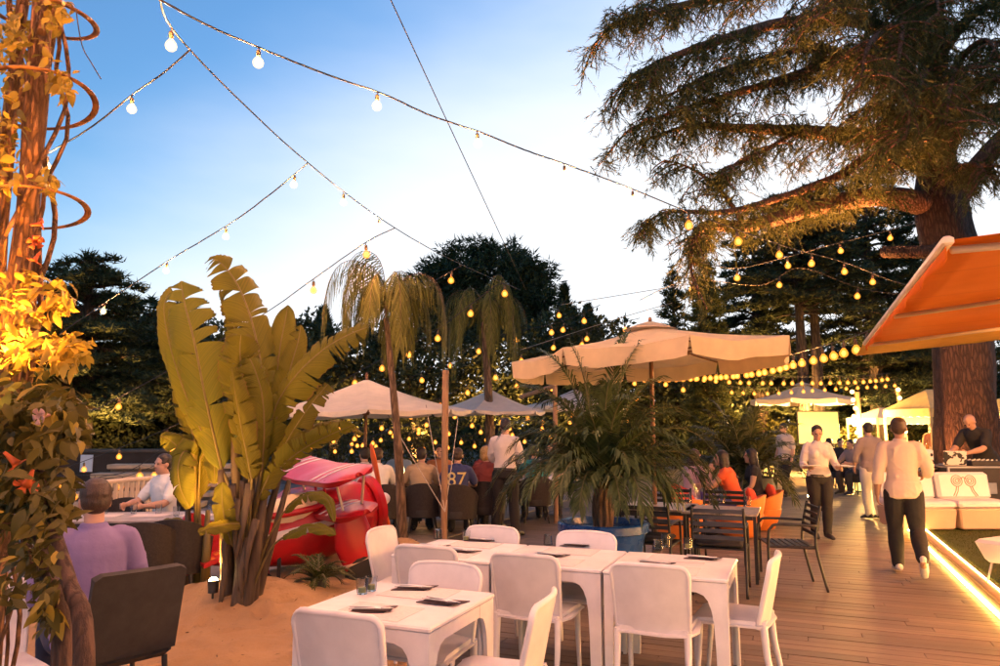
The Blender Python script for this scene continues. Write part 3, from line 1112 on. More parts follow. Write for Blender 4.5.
def bulb_globe_mat(name, col, k):
    t = NT(name)
    em = t.n('ShaderNodeEmission'); em.inputs['Color'].default_value = (*col, 1); em.inputs['Strength'].default_value = k
    tr = t.n('ShaderNodeBsdfTransparent')
    mx = t.n('ShaderNodeMixShader'); mx.inputs[0].default_value = 0.45
    t.l(tr.outputs[0], mx.inputs[1]); t.l(em.outputs[0], mx.inputs[2]); t.l(mx.outputs[0], t.out.inputs['Surface'])
    return t.m


GLOBE = bulb_globe_mat('bulb_glass_glow', (1.0, 0.60, 0.24), 2.2)
GLOBE_FAR = bulb_globe_mat('bulb_glass_amber', (1.0, 0.30, 0.03), 1.7)
CORE = emit('bulb_filament', (1.0, 0.76, 0.42), 22.0)
CORE_FAR = emit('bulb_filament_far', (1.0, 0.46, 0.08), 2.6)
BULB_W = 195.0                      # radiant power of one bulb

# pear shaped bulb, its filament and its socket; origin where it hangs from the cable
_b = MB(); _b.lathe([(0.013, -0.085), (0.02, -0.097), (0.037, -0.118), (0.045, -0.142), (0.040, -0.165), (0.024, -0.181), (0.005, -0.187)], 12)
BULB_ME = _b.mesh('bulb', True); BULB_ME.materials.append(GLOBE)
BULBF_ME = _b.mesh('bulb', True); BULBF_ME.materials.append(GLOBE_FAR)
_b = MB(); _b.ball((0, 0, -0.142), (0.028, 0.028, 0.034), 8, 6)
CORE_ME = _b.mesh('filament', True); CORE_ME.materials.append(CORE)
_b = MB(); _b.ball((0, 0, -0.142), (0.026, 0.026, 0.030), 6, 4)
COREF_ME = _b.mesh('filament', True); COREF_ME.materials.append(CORE_FAR)
_b = MB(); _b.tube([(0, 0, 0.004), (0.002, 0, -0.03)], 0.005, 5); _b.lathe([(0.008, -0.028), (0.017, -0.034), (0.019, -0.075), (0.014, -0.09)], 8)
SOCK_ME = _b.mesh('socket', 40); SOCK_ME.materials.append(SOCKET)
SR = random.Random(99)
LAMP_NEAR = bpy.data.lights.new('bulb_light', 'POINT'); LAMP_NEAR.energy = BULB_W; LAMP_NEAR.color = LAMP; LAMP_NEAR.shadow_soft_size = 0.03
LAMP_FAR = bpy.data.lights.new('bulb_light', 'POINT'); LAMP_FAR.energy = BULB_W * 2.2; LAMP_FAR.color = (1.0, 0.40, 0.08); LAMP_FAR.shadow_soft_size = 0.03

LAMP_BACK = bpy.data.lights.new('bulb_light', 'POINT'); LAMP_BACK.energy = BULB_W * 1.7; LAMP_BACK.color = (1.0, 0.38, 0.15); LAMP_BACK.shadow_soft_size = 0.03


def bulb_light(parent, far=False, back=False):
    o = bpy.data.objects.new('bulb_light', LAMP_BACK if back else LAMP_FAR if far else LAMP_NEAR)
    link(o, parent)
    o.location = (0, 0, -0.142)



def string_light(label, ctrl, n_bulbs=None, ts=None, cable_r=0.007, drop=1.0, far=False, group=None, per=8, sag=0.0, bulb_scale=1.0, name='string_light', amber=False):
    pts = [at(*p) if len(p) == 3 else Vector(p[:3]) for p in ctrl]
    line = catmull(pts, per)
    if sag:
        m = len(line) - 1
        for i, p in enumerate(line): p.z -= sag * 4 * (i / m) * (1 - i / m)
    o0 = pts[0].copy()
    root = empty(name, o0, 0, label, 'string lights', group)
    mb = MB(); loc = [p - o0 for p in line]
    for i, p in enumerate(loc): loc[i] = p + Vector((0, 0, SR.uniform(-.002, .002)))
    mb.tube(loc, cable_r, 5, cap=False)
    mb.build('cable', CABLE, root, smooth=True)
    # positions by arc length
    seg = [0.0]
    for i in range(len(loc) - 1): seg.append(seg[-1] + (loc[i + 1] - loc[i]).length)
    tot = seg[-1]
    if ts is None: ts = [(k + .5) / n_bulbs for k in range(n_bulbs)]
    for t_ in ts:
        s_ = min(max(t_ * tot + (SR.uniform(-.06, .06) if len(ts) > 3 else 0), 0), tot)
        i = max(0, min(len(loc) - 2, next((j for j in range(len(seg) - 1) if seg[j + 1] >= s_), len(loc) - 2)))
        f = (s_ - seg[i]) / max(1e-6, seg[i + 1] - seg[i])
        p = loc[i].lerp(loc[i + 1], f)
        b = bpy.data.objects.new('bulb', BULBF_ME if far or amber else BULB_ME); link(b, root)
        b.location = p
        b.rotation_euler = (SR.uniform(-.12, .12), SR.uniform(-.12, .12), SR.uniform(0, 6))
        b.scale = (bulb_scale * (1.4 if far else 1.15 if amber else .82),) * 3
        c = bpy.data.objects.new('filament', COREF_ME if far or amber else CORE_ME); link(c, b)
        s = bpy.data.objects.new('socket', SOCK_ME); link(s, b)
        bulb_light(b, far)
    return root


def ts_at(ctrl, pxs):
    """arc-length fractions whose picture x is nearest to the given ones"""
    pts = [at(*p) for p in ctrl]
    line = catmull(pts, 24)
    seg = [0.0]
    for i in range(len(line) - 1): seg.append(seg[-1] + (line[i + 1] - line[i]).length)
    out = []
    for x in pxs:
        best = min(range(len(line)), key=lambda i: abs(500 + FPX * line[i].x / (line[i].y * _c + (line[i].z - CAM_H) * _s) - x))
        out.append(seg[best] / seg[-1])
    return out


def plane_ctrl(pts, z):
    out = []
    for (px, py) in pts:
        p = ground(px, py, z); out.append((px, py, p.y))
    return out


# the long string that crosses the sky to the cedar
c1 = plane_ctrl([(150, -6), (205, 24), (253, 45), (320, 72), (383, 94), (432, 116), (480, 132), (525, 150), (565, 164), (630, 188), (688, 212), (735, 229)], 4.2) + [(790, 248, 10.6), (843, 262, 11.8), (893, 281, 13.2), (930, 291, 14.1)]
string_light('long string of bulbs crossing the blue sky to the cedar limb', c1[:11], ts=ts_at(c1[:11], [253, 383, 480, 565, 630]))
string_light('string of bulbs carrying on from the cedar limb tip to its trunk', c1[10:], ts=ts_at(c1[10:], [689, 735, 779, 812, 843, 872]), amber=True)
# the bare carrying cable and the strings tied to it
cc_ = plane_ctrl([(158, -6), (190, 50), (308, 163), (395, 228), (462, 265), (520, 290)], 4.2)
k = string_light('carrying cable with one bulb receding over the sand', cc_, ts=ts_at(cc_, [171, 343, 378]), cable_r=.006)
s3 = [(190, 50, 4.9), (162, 74, 5.2), (132, 95, 5.4), (90, 128, 5.7), (45, 155, 6.0)]
string_light('string with two bulbs running from the cable to the vine post', s3, ts=ts_at(s3, [132, 47]))
s4 = [(308, 163, 7.0), (268, 196, 7.4), (228, 225, 7.8), (165, 263, 8.6), (105, 303, 9.4), (59, 334, 10)]
string_light('string of bulbs sloping left above the tall banana leaf', s4, ts=ts_at(s4, [294, 228, 165, 104]))
s5 = [(395, 228, 9.3), (365, 243, 9.5), (312, 280, 10), (262, 315, 10.5), (157, 377, 11.5), (81, 417, 12.3)]
string_light('string of bulbs passing behind the banana leaves', s5, ts=ts_at(s5, [366, 312, 200, 120]), amber=True)
s6 = [(462, 265, 11.5), (405, 298, 11.8), (325, 345, 12.5), (240, 392, 13), (160, 432, 13.7), (60, 470, 14.5)]
string_light('string of bulbs from the weeping palm down behind the plane', s6, ts=ts_at(s6, [455, 411, 365, 323, 166, 120, 85]), amber=True)
# far strings over the dining tables
far = [
    ([(520, 290, 13.6), (500, 284, 13.8), (474, 302, 14), (430, 334, 14.5), (360, 371, 15.5), (290, 412, 16.5)], 8),
    ([(600, 305, 17), (560, 322, 17), (498, 336, 17), (462, 352, 17.5), (400, 384, 18), (330, 428, 19)], 9),
    ([(566, 300, 18), (557, 312, 18), (573, 330, 18), (620, 360, 18.5), (690, 385, 19)], 9),
    ([(640, 318, 18), (541, 344, 18), (509, 362, 18), (480, 378, 18.5), (440, 398, 19), (340, 437, 20)], 10),
    ([(640, 345, 19), (567, 380, 19), (519, 378, 19), (482, 402, 19.5), (439, 414, 20), (350, 443, 21)], 9),
    ([(650, 372, 20), (567, 397, 20), (544, 408, 20), (482, 418, 20.5), (413, 424, 21), (340, 449, 22)], 12),
    ([(650, 388, 21), (537, 417, 21), (458, 427, 21.5), (367, 427, 22), (300, 447, 23)], 12),
    ([(640, 400, 22), (534, 424, 22), (476, 435, 22.5), (434, 436, 23), (387, 433, 23), (300, 455, 24)], 13),
    ([(640, 412, 23), (527, 435, 23), (455, 441, 23), (411, 443, 23.5), (340, 437, 24)], 12),
]
whose = ['first', 'second', 'third', 'fourth', 'fifth', 'sixth', 'seventh', 'eighth', 'lowest']
for (c, n), w in zip(far, whose):
    string_light('%s string of bulbs counted down above the far dining tables' % w, c, n, far=True, group='strings over the far dining tables', cable_r=.008)
low_left = [
    ([(190, 425, 13), (137, 467, 13.2), (97, 478, 13.5), (60, 492, 14)], 4),
    ([(210, 440, 14), (134, 474, 14.2), (110, 475, 14.5), (50, 476, 15)], 5),
]
for (c, n), w in zip(low_left, ('upper', 'lower')):
    string_light('%s of two short strings of bulbs by the left railing' % w, c, n, far=True, group='strings by the left railing')
# right: from the awning corner and the cedar
string_light('dense string of bulbs from the awning corner down past the beige parasol', [(872, 329, 11.0), (846, 339, 12.0), (800, 352, 14.0), (750, 365, 17.0), (696, 371, 21.0), (640, 374, 24)], 30, far=True, cable_r=.008, bulb_scale=1.15)
string_light('level dense string of bulbs just above the far white parasol', [(690, 372, 21), (735, 376, 21.5), (800, 377, 22), (860, 376, 23), (890, 373, 24)], 22, far=True, cable_r=.008)
string_light('second level string of bulbs beside the far white parasol', [(700, 384, 24), (760, 388, 24.5), (830, 384, 25), (900, 380, 26)], 18, far=True, cable_r=.008)
s8 = [(700, 262, 11), (738, 268, 11.5), (790, 256, 12.2), (838, 243, 13), (890, 230, 13.8), (918, 222, 14.1)]
string_light('string of bulbs rising right to the fork of the cedar', s8, ts=ts_at(s8, [738, 788, 838, 890]), amber=True)
s9 = [(640, 300, 15), (690, 280, 15), (760, 285, 15.4), (800, 268, 15.8), (860, 288, 15.2), (905, 295, 15)]
string_light('string of bulbs dipping behind the hanging cedar sprays', s9, ts=ts_at(s9, [690, 780, 858]), far=True)
# unseen strings added behind the photographer for orange light on the chairs
for k_, (p0, p1) in enumerate([((-5.5, 2.3, 4.35), (5.2, 3.0, 4.35)), ((-5.5, 0.3, 4.3), (5.6, 1.0, 4.3)), ((-5.5, -1.8, 4.3), (6.0, -1.0, 4.3)), ((-5.5, -4.2, 4.3), (6.0, -3.4, 4.3))]):
    root_ = empty('string_light', p0, 0, '%s unseen string of bulbs added overhead behind the photographer' % ('first', 'second', 'third', 'fourth')[k_], 'string lights', 'unseen added strings')
    P0, P1 = Vector(p0), Vector(p1)
    pts = [(P1 - P0) * (i / 24) + Vector((0, 0, -0.25 * 4 * (i / 24) * (1 - i / 24))) for i in range(25)]
    MB().tube(pts, .007, 5, cap=False).build('cable', CABLE, root_)
    for i in range(1, 24, 2):
        b = bpy.data.objects.new('bulb', BULB_ME); link(b, root_); b.location = pts[i]
        c = bpy.data.objects.new('filament', CORE_ME); link(c, b)
        s = bpy.data.objects.new('socket', SOCK_ME); link(s, b)
        bulb_light(b, back=True)
# plain cables across the sky
def plain_cable(label, ctrl, r=.006, mat=CABLE, parent=None, name='cable', cat='cable'):
    pts = catmull([at(*p) for p in ctrl], 6)
    o = MB().tube([p - pts[0] for p in pts], r, 5, cap=False).build(name, mat, parent, smooth=True)
    o.location = pts[0]
    return tag(o, label, cat)
plain_cable('thin straight cable falling from the top edge to the stone pine', [(300, -190, 4.3), (388, -6, 6), (455, 138, 9), (526, 290, 14)], .006)
plain_cable('lower of two thin wires in the sky left of the cedar', [(520, 350, 20), (620, 318, 20), (672, 303, 20)], .009, ROPE)
plain_cable('upper of two thin wires in the sky left of the cedar', [(560, 305, 20), (640, 292, 20), (690, 284, 20)], .009, ROPE)
plain_cable('short loose wire hanging beside the vine post', [(76, 10, 3.0), (82, 45, 3.0), (92, 64, 3.0), (101, 79, 3.0)], .0025)

# ------------------------------------------------------------------ ground spotlights
LAMP_BODY = simple('lamp_body', (0.03, 0.025, 0.02), 0.5, 0.2)


def spotlight(label, loc, aim, power, angle=70, col=(1.0, 0.55, 0.16), blend=.7, lens=0.036):
    root = empty('ground_spotlight', loc, 0, label, 'lamp')
    d = (Vector(aim) - Vector(loc)).normalized()
    M = d.to_track_quat('Z', 'Y').to_matrix()
    mb = MB()
    pts = [(0.022, -.05), (0.04, -.045), (0.046, 0.04), (0.05, 0.05), (0.042, 0.05), (0.04, 0.035)]
    mb.lathe(pts, 16)
    mb.v = [tuple(M @ Vector(p) + Vector((0, 0, .09))) for p in mb.v]
    mb.build('housing', LAMP_BODY, root, smooth=40)
    sp = MB().tube([(0, 0, -.02), (0, 0, .06)], .01, 8); sp.build('spike', LAMP_BODY, root)
    le_ = MB().ball((0, 0, .052), (lens, lens, .03), 14, 8)
    le_.v = [tuple(M @ Vector(p) + Vector((0, 0, .09))) for p in le_.v]
    le_.build('lens', emit('lamp_lens', (1, .6, .22), 60.0), root)
    L = bpy.data.lights.new('spot', 'SPOT'); L.energy = power; L.spot_size = math.radians(angle); L.spot_blend = blend
    L.color = col; L.shadow_soft_size = .04
    o = bpy.data.objects.new('spot_beam', L); link(o, root)
    o.location = Vector((0, 0, .09)) + d * .105
    o.rotation_euler = (-d).to_track_quat('Z', 'Y').to_euler()
    return root


p = ground(228, 596, .2)
spotlight('lit spotlight on the sand at the foot of the banana plant', (p.x - .02, p.y - .30, sand_h(p.x, p.y - .30)), at(222, 360, p.y + .15), 300, 110, (1.0, .47, .08))
spotlight('unseen spotlight added on the sand to light the banana leaves', (-3.0, 4.7, sand_h(-3.0, 4.7)), at(235, 370, 6.8), 330, 56, (1.0, .50, .12))  # unseen, added for golden side light on the leaves
p = ground(420, 522, .02)
spotlight('lit spotlight at the foot of the weeping palm', (p.x, p.y - .1, .0), at(396, 340, p.y + .1), 900, 62, (1.0, .45, .12))
spotlight('unseen lamp among the vine leaves standing in for the orange light on them', (-1.93, 2.70, 1.62), (-2.02, 3.0, 4.2), 190, 130, (1.0, .33, .045))  # unseen, stands in for the orange light on the vine
spotlight('unseen lamp added on the turf behind the sofas to light the cedar crown', (7.3, 12.0, TURF_Z), (7.0, 13.2, 7.0), 11500, 120, (1.0, .36, .09))  # added out of sight for amber light in the crown
spotlight('unseen lamp added on the deck to light the long cedar limb', (6.9, 16.5, 0.0), (4.4, 13.2, 7.0), 22000, 58, (1.0, .38, .10))  # unseen lamp, added so that the limb glows orange
spotlight('small unseen lamp standing in for the light on the cedar trunk', (8.2, 14.0, .0), (8.7, 14.5, 5.0), 900, 70, (1.0, .30, .08))  # unseen stand-in for the red light on the trunk
# unseen uplights added among the hedges to give the far trees amber light
for k_, (px, Y, tx, ty, pw) in enumerate([(95, 20.5, 95, 330, 2600), (255, 25.8, 250, 350, 1500), (338, 28.0, 335, 340, 1700), (420, 28.0, 415, 350, 1700), (505, 28.6, 492, 310, 3200), (590, 28.0, 585, 340, 1700), (760, 28.0, 780, 270, 3600), (850, 28.2, 850, 270, 3600)]):
    p = at(px, 450, Y)
    spotlight('unseen spotlight added among the hedges to light the far trees, %s from the left' % ('first', 'second', 'third', 'fourth', 'fifth', 'sixth', 'seventh', 'eighth')[k_], (p.x, Y, -.05), at(tx, ty, Y + 3.5), pw, 90, (1.0, .50, .14))
# ================================================================== banana, palms, vine
def uv_mesh(name, V, F, UV, mat, parent, smooth=True):
    me = bpy.data.meshes.new(name)
    me.from_pydata([tuple(v) for v in V], [], F)
    uvl = me.uv_layers.new(name='UVMap')
    li = np.zeros(len(me.loops), np.int32); me.loops.foreach_get('vertex_index', li)
    uvl.data.foreach_set('uv', np.asarray(UV, np.float32)[li].ravel())
    if smooth: me.shade_smooth()
    me.materials.append(mat); me.update()
    o = bpy.data.objects.new(name, me)
    return link(o, parent)


def banana_mat():
    t = NT('banana_leaf')
    tc = t.n('ShaderNodeTexCoord')
    sep = t.n('ShaderNodeSeparateXYZ'); t.l(tc.outputs['UV'], sep.inputs[0])
    # veins run out from the midrib: fine stripes along the leaf, thin across
    v = t.math('SUBTRACT', t.math('MULTIPLY', sep.outputs[1], 1.0), t.math('MULTIPLY', t.math('ABSOLUTE', sep.outputs[0]), 0.10))
    comb = t.n('ShaderNodeCombineXYZ'); t.l(v, comb.inputs[0])
    vein = t.noise(comb.outputs[0], 95.0, 3, 0.7)
    big = t.noise(t.coord('Object'), 3.5, 4)
    oi = t.n('ShaderNodeObjectInfo')
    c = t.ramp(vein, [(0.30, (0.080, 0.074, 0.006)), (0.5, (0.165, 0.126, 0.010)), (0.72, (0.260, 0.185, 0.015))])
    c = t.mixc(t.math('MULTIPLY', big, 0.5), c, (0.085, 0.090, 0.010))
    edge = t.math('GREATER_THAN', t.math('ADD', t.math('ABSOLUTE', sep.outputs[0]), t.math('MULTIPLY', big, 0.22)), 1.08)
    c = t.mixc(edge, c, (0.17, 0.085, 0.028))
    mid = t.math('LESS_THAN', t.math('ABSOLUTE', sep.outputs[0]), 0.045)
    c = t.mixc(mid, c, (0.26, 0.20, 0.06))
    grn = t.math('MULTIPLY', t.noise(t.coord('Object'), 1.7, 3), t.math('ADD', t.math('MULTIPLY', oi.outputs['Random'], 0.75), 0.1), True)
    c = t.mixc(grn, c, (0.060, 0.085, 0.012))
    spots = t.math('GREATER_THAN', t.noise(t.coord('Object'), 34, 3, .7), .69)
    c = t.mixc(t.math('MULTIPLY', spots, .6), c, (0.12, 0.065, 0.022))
    hs = t.n('ShaderNodeHueSaturation'); t.l(c, hs.inputs['Color'])
    t.l(t.math('ADD', t.math('MULTIPLY', oi.outputs['Random'], 0.55), 0.72), hs.inputs['Value'])
    t.color(hs.outputs[0]); t.set(Roughness=0.58); t.b.inputs['Specular IOR Level'].default_value = 0.22; t.bump(vein, 0.7, 0.008)
    tr = t.n('ShaderNodeBsdfTranslucent'); t.l(hs.outputs[0], tr.inputs['Color'])
    mx = t.n('ShaderNodeMixShader'); mx.inputs[0].default_value = 0.35
    t.l(t.b.outputs[0], mx.inputs[1]); t.l(tr.outputs[0], mx.inputs[2]); t.l(mx.outputs[0], t.out.inputs['Surface'])
    return t.m


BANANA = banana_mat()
BSTEM = simple('banana_stem', (0.085, 0.052, 0.026), 0.65, 0.5, 5, 0.6, 30, stretch=(6, 6, 0.8))
BPET = simple('banana_petiole', (0.13, 0.09, 0.022), 0.5, 0.3, 6, stretch=(5, 5, 1))


def banana_leaf(parent, base, pts, width, face, seed, splits=7, droop=0.25, fold=0.15, stalk_from=None, tipw=.55, O=Vector((0, 0, 0))):
    """pts: midrib control points (world); face: the direction the upper side looks to"""
    q = random.Random(seed)
    line = catmull([Vector(p) - O for p in pts], 8)
    n = 44
    mid = [interp(line, i / n) for i in range(n + 1)]
    face = Vector(face).normalized()
    fr = []
    for i in range(n + 1):
        tg = (mid[min(i + 1, n)] - mid[max(i - 1, 0)]).normalized()
        sd = tg.cross(face)
        if sd.length < .15: sd = tg.cross(Vector((0.3, -1, .2)))
        sd.normalize()
        up = sd.cross(tg).normalized()
        if up.dot(face) < 0: up = -up
        fr.append((tg, sd, up))
    V, F, UV = [], [], []
    Ltot = sum((mid[i + 1] - mid[i]).length for i in range(n))
    def prof(s):
        return max(0.015, (math.sin(math.pi * (min(1, max(0, s)) * .93 + .03) ** .82)) ** .62)
    for sgn in (-1, 1):
        cuts = sorted(set([0, n] + [q.randrange(3, n - 2) for _ in range(splits)]))
        for g in range(len(cuts) - 1):
            i0, i1 = cuts[g], cuts[g + 1]
            sc_ = (i0 + i1) / 2 / n
            gw = (q.uniform(.08, .55) if splits else 0) * min(1, 6 / max(1, i1 - i0))
            xd = q.uniform(-.05, .38) * (1 if splits > 2 else .3); wv = q.uniform(.76, 1.05) if splits > 3 else 1.0; ph = q.uniform(0, 6); lg = q.uniform(-.10, .12) * (1 if splits > 3 else .2)
            K = 6
            o = len(V)
            for i in range(i0, i1 + 1):
                s_ = i / n
                tg, sd, up = fr[i]
                w = width * prof(s_) * wv * (1 + .05 * math.sin(i * 2.7 + ph) * (1 if splits > 2 else .3))
                plt = (.010 if i % 2 else -.010) * min(1, width / .2)
                for k in range(K + 1):
                    f = k / K
                    s2 = sc_ + (s_ - sc_) * (1 - gw * f ** 1.3)
                    out = w * f * math.cos(fold + .5 * droop * f)
                    dn = -w * (droop + xd * f) * f * f + w * fold * f * (1 - f) * 2 + math.sin(f * 7 + ph + i * .5) * .010 * f + plt * f * (1 - .5 * f)
                    fw = w * (0.20 + lg) * f + (s2 - s_) * Ltot
                    V.append(mid[i] + sd * (sgn * out) + up * dn + tg * fw)
                    UV.append((sgn * f, s_))
            for i in range(i1 - i0):
                for k in range(K):
                    a = o + i * (K + 1) + k
                    F.append((a, a + 1, a + K + 2, a + K + 1) if sgn > 0 else (a, a + K + 1, a + K + 2, a + 1))
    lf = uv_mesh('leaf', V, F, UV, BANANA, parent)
    # midrib and stalk
    mb = MB()
    bp = Vector(base) - O
    st = catmull([bp, bp.lerp(mid[0], .55) + Vector((0, 0, .08)), mid[0]], 5)
    k0 = min(1, .25 + width * 2.6)
    mb.tube(st + mid[1:], [k0 * (0.026 - .011 * i / len(st)) for i in range(len(st))] + [k0 * .014 * (1 - .85 * i / n) for i in range(1, n + 1)], 7)
    mb.build('midrib', BPET, lf, smooth=True)
    return lf


BY = 6.75
bp_ = ground(247, 603, .2)
BO = Vector((bp_.x, bp_.y, 0.1))
ban = empty('banana_plant', BO, 0, 'tall clump of golden lit banana leaves on the sand', 'plant')
D0 = BO.y
# the bundle of false stems
q = random.Random(5)
for k, (x0, x1, ytop, dy, r) in enumerate([(-16, -26, 470, .0, .052), (-8, -12, 440, .10, .06), (0, 2, 430, .05, .062), (6, 14, 450, -.05, .05), (2, 20, 470, -.10, .045), (-6, -4, 480, -.12, .048), (10, 34, 470, .08, .04), (12, 42, 480, .02, .034)]):
    b0 = at(244 + x0, 603, D0 + dy); b0.z = sand_h(b0.x, b0.y) - .05
    t0 = at(247 + x1, ytop, D0 + dy * .4)
    m0 = b0.lerp(t0, .5) + Vector((q.uniform(-.03, .03), 0, 0))
    MB().tube([p - BO for p in catmull([b0, m0, t0], 6)], [r * (1.35 - .8 * i / 12) for i in range(13)], 10).build('stem', BSTEM, ban, smooth=True)
# hanging dry sheaths round the stems
for k in range(10):
    a_ = k * 0.7
    p0 = at(244 + q.uniform(-16, 14), 510 + q.uniform(-30, 30), D0 - .08 - q.uniform(0, .1))
    p1 = p0 + Vector((q.uniform(-.08, .1), -.03, -q.uniform(.35, .7)))
    MB().tube([p - BO for p in catmull([p0, p0.lerp(p1, .5) + Vector((q.uniform(-.03, .03), -.03, 0)), p1], 4)], [(.03, .008), (.036, .008), (.034, .007), (.03, .007), (.026, .006), (.022, .006), (.018, .005), (.012, .004), (.006, .003)], 6).build('dry_sheath', BSTEM, ban, smooth=True)


def bl_(pts, width, face, seed, **kw):
    w = [at(px, py, D0 + dy) for (px, py, dy) in pts]
    base = kw.pop('base', (248, 470, 0))
    return banana_leaf(ban, at(base[0], base[1], D0 + base[2]), w, width * .86, face, seed, O=BO, **kw)


CAMF = (0.05, -1, 0.15)
bl_([(222, 470, 0), (206, 400, -.05), (194, 340, -.05), (185, 305, 0), (181, 281, .04)], .30, (.08, -1, .1), 1, splits=6, droop=.18, base=(240, 540, 0))
bl_([(215, 460, .2), (186, 395, .22), (170, 345, .24), (164, 308, .26), (171, 287, .27)], .20, (-.45, -.9, .1), 2, splits=2, droop=.2, base=(238, 540, .1))
bl_([(258, 450, .1), (262, 380, .1), (254, 330, .1), (240, 290, .1), (224, 266, .08), (210, 257, .05)], .27, (.55, -.85, .25), 3, splits=13, droop=.25, base=(250, 520, .05))
bl_([(258, 440, .3), (250, 380, .32), (236, 332, .34), (225, 304, .36), (220, 289, .36)], .20, (-.6, -.8, .2), 4, splits=6, droop=.3, base=(250, 520, .1))
bl_([(272, 430, .25), (276, 385, .3), (280, 348, .34), (285, 322, .38), (288, 305, .4)], .15, (.25, -1, .2), 5, splits=1, droop=.15, base=(252, 520, .1))
bl_([(270, 440, .15), (282, 400, .15), (291, 366, .16), (298, 342, .18), (301, 325, .2)], .16, (.4, -1, .2), 6, splits=4, droop=.25, base=(254, 520, .1))
bl_([(264, 460, .0), (274, 412, -.05), (294, 378, -.1), (323, 350, -.15), (348, 335, -.2), (368, 327, -.25)], .22, (-.3, -.9, .45), 7, splits=15, droop=.30, base=(252, 530, 0))
bl_([(250, 480, -.15), (246, 420, -.2), (242, 376, -.28), (240, 350, -.36), (241, 335, -.42)], .24, (.25, -1, .0), 8, splits=12, droop=.35, base=(246, 550, -.1))
bl_([(252, 480, -.2), (246, 450, -.26), (240, 420, -.32), (235, 392, -.38), (232, 368, -.42)], .17, (-.55, -.85, .05), 9, splits=11, droop=.35, base=(247, 560, -.1))
bl_([(262, 470, -.1), (264, 430, -.16), (262, 395, -.22), (254, 368, -.28), (246, 352, -.32)], .19, (.7, -.7, .1), 23, splits=10, droop=.35, base=(250, 560, -.05))
bl_([(258, 500, -.1), (272, 470, -.12), (290, 436, -.14), (310, 406, -.14), (328, 384, -.12)], .19, (-.62, -.62, -.25), 13, splits=16, droop=.3, base=(250, 570, 0))
bl_([(262, 492, -.05), (284, 464, -.15), (308, 446, -.25), (334, 433, -.35), (354, 425, -.4)], .14, (.25, -.80, -.45), 14, splits=15, droop=.3, base=(252, 575, 0))
bl_([(270, 470, .1), (292, 440, .1), (318, 424, .1), (344, 422, .1), (364, 434, .1)], .12, (.1, -.25, .95), 15, splits=9, droop=.5, base=(254, 540, .05))
bl_([(232, 545, -.18), (225, 520, -.22), (222, 500, -.26), (222, 482, -.28)], .11, (.0, -1, .1), 16, splits=1, droop=.1, base=(238, 580, -.1))
bl_([(242, 524, -.2), (228, 524, -.28), (214, 527, -.34), (198, 532, -.4)], .09, (0, -.7, .7), 17, splits=1, droop=.2, base=(244, 560, -.1))
bl_([(284, 512, -.1), (298, 499, -.18), (314, 494, -.26), (328, 500, -.3), (334, 522, -.34)], .075, (.1, -.7, .7), 18, splits=2, droop=.4, base=(252, 585, -.05))
bl_([(282, 538, -.15), (296, 531, -.22), (312, 527, -.28), (328, 530, -.3), (336, 535, -.32)], .07, (0, -.7, .7), 19, splits=1, droop=.3, base=(252, 590, -.1))
bl_([(246, 450, .2), (236, 405, .24), (226, 372, .26), (214, 352, .28)], .16, (-.3, -.9, .3), 22, splits=8, droop=.4, base=(246, 520, .1))
# the smaller clump left of it
sb_ = ground(196, 592, .12)
SO = Vector((sb_.x, sb_.y, .05))
ban2 = empty('banana_plant', SO, 0, 'small young banana clump left of the tall one', 'plant')
for k, (x0, x1, yt, dy) in enumerate([(-8, -8, 500, 0), (2, 2, 490, .05), (9, 12, 510, -.03)]):
    b0 = at(196 + x0, 590, SO.y + dy); b0.z = sand_h(b0.x, b0.y) - .05
    t0 = at(196 + x1, yt, SO.y + dy)
    MB().tube([b0 - SO, b0.lerp(t0, .5) - SO, t0 - SO], [.05, .038, .022], 9).build('stem', BPET if k else BSTEM, ban2, smooth=True)
for i, (pts, w, f, ns) in enumerate([
        ([(196, 500, 0), (196, 452, -.05), (188, 415, -.12), (180, 385, -.2), (173, 366, -.26)], .21, (-.2, -.95, .15), 11),
        ([(200, 495, 0), (206, 455, -.05), (205, 425, -.1), (199, 400, -.12)], .13, (.3, -.95, .1), 6),
        ([(194, 455, -.1), (184, 452, -.2), (178, 468, -.28), (181, 490, -.32), (190, 508, -.32)], .16, (-.35, -.9, .25), 3),
        ([(200, 460, -.1), (208, 450, -.2), (214, 464, -.28), (214, 484, -.32)], .10, (.2, -.9, .3), 3),
        ([(188, 524, 0), (176, 522, -.08), (164, 524, -.16), (152, 529, -.2)], .09, (0, -.7, .7), 1),
        ([(192, 470, 0), (182, 452, -.1), (170, 440, -.15), (160, 436, -.2)], .10, (-.1, -.8, .5), 2)]):
    banana_leaf(ban2, at(196, 545, SO.y), [at(a, b, SO.y + c) for a, b, c in pts], w, f, 40 + i, splits=ns, O=SO)

# ------------------------------------------------------------------ palms
PALM_BARK = bark_mat('palm_bark', (0.20, 0.12, 0.07), 9, .7)


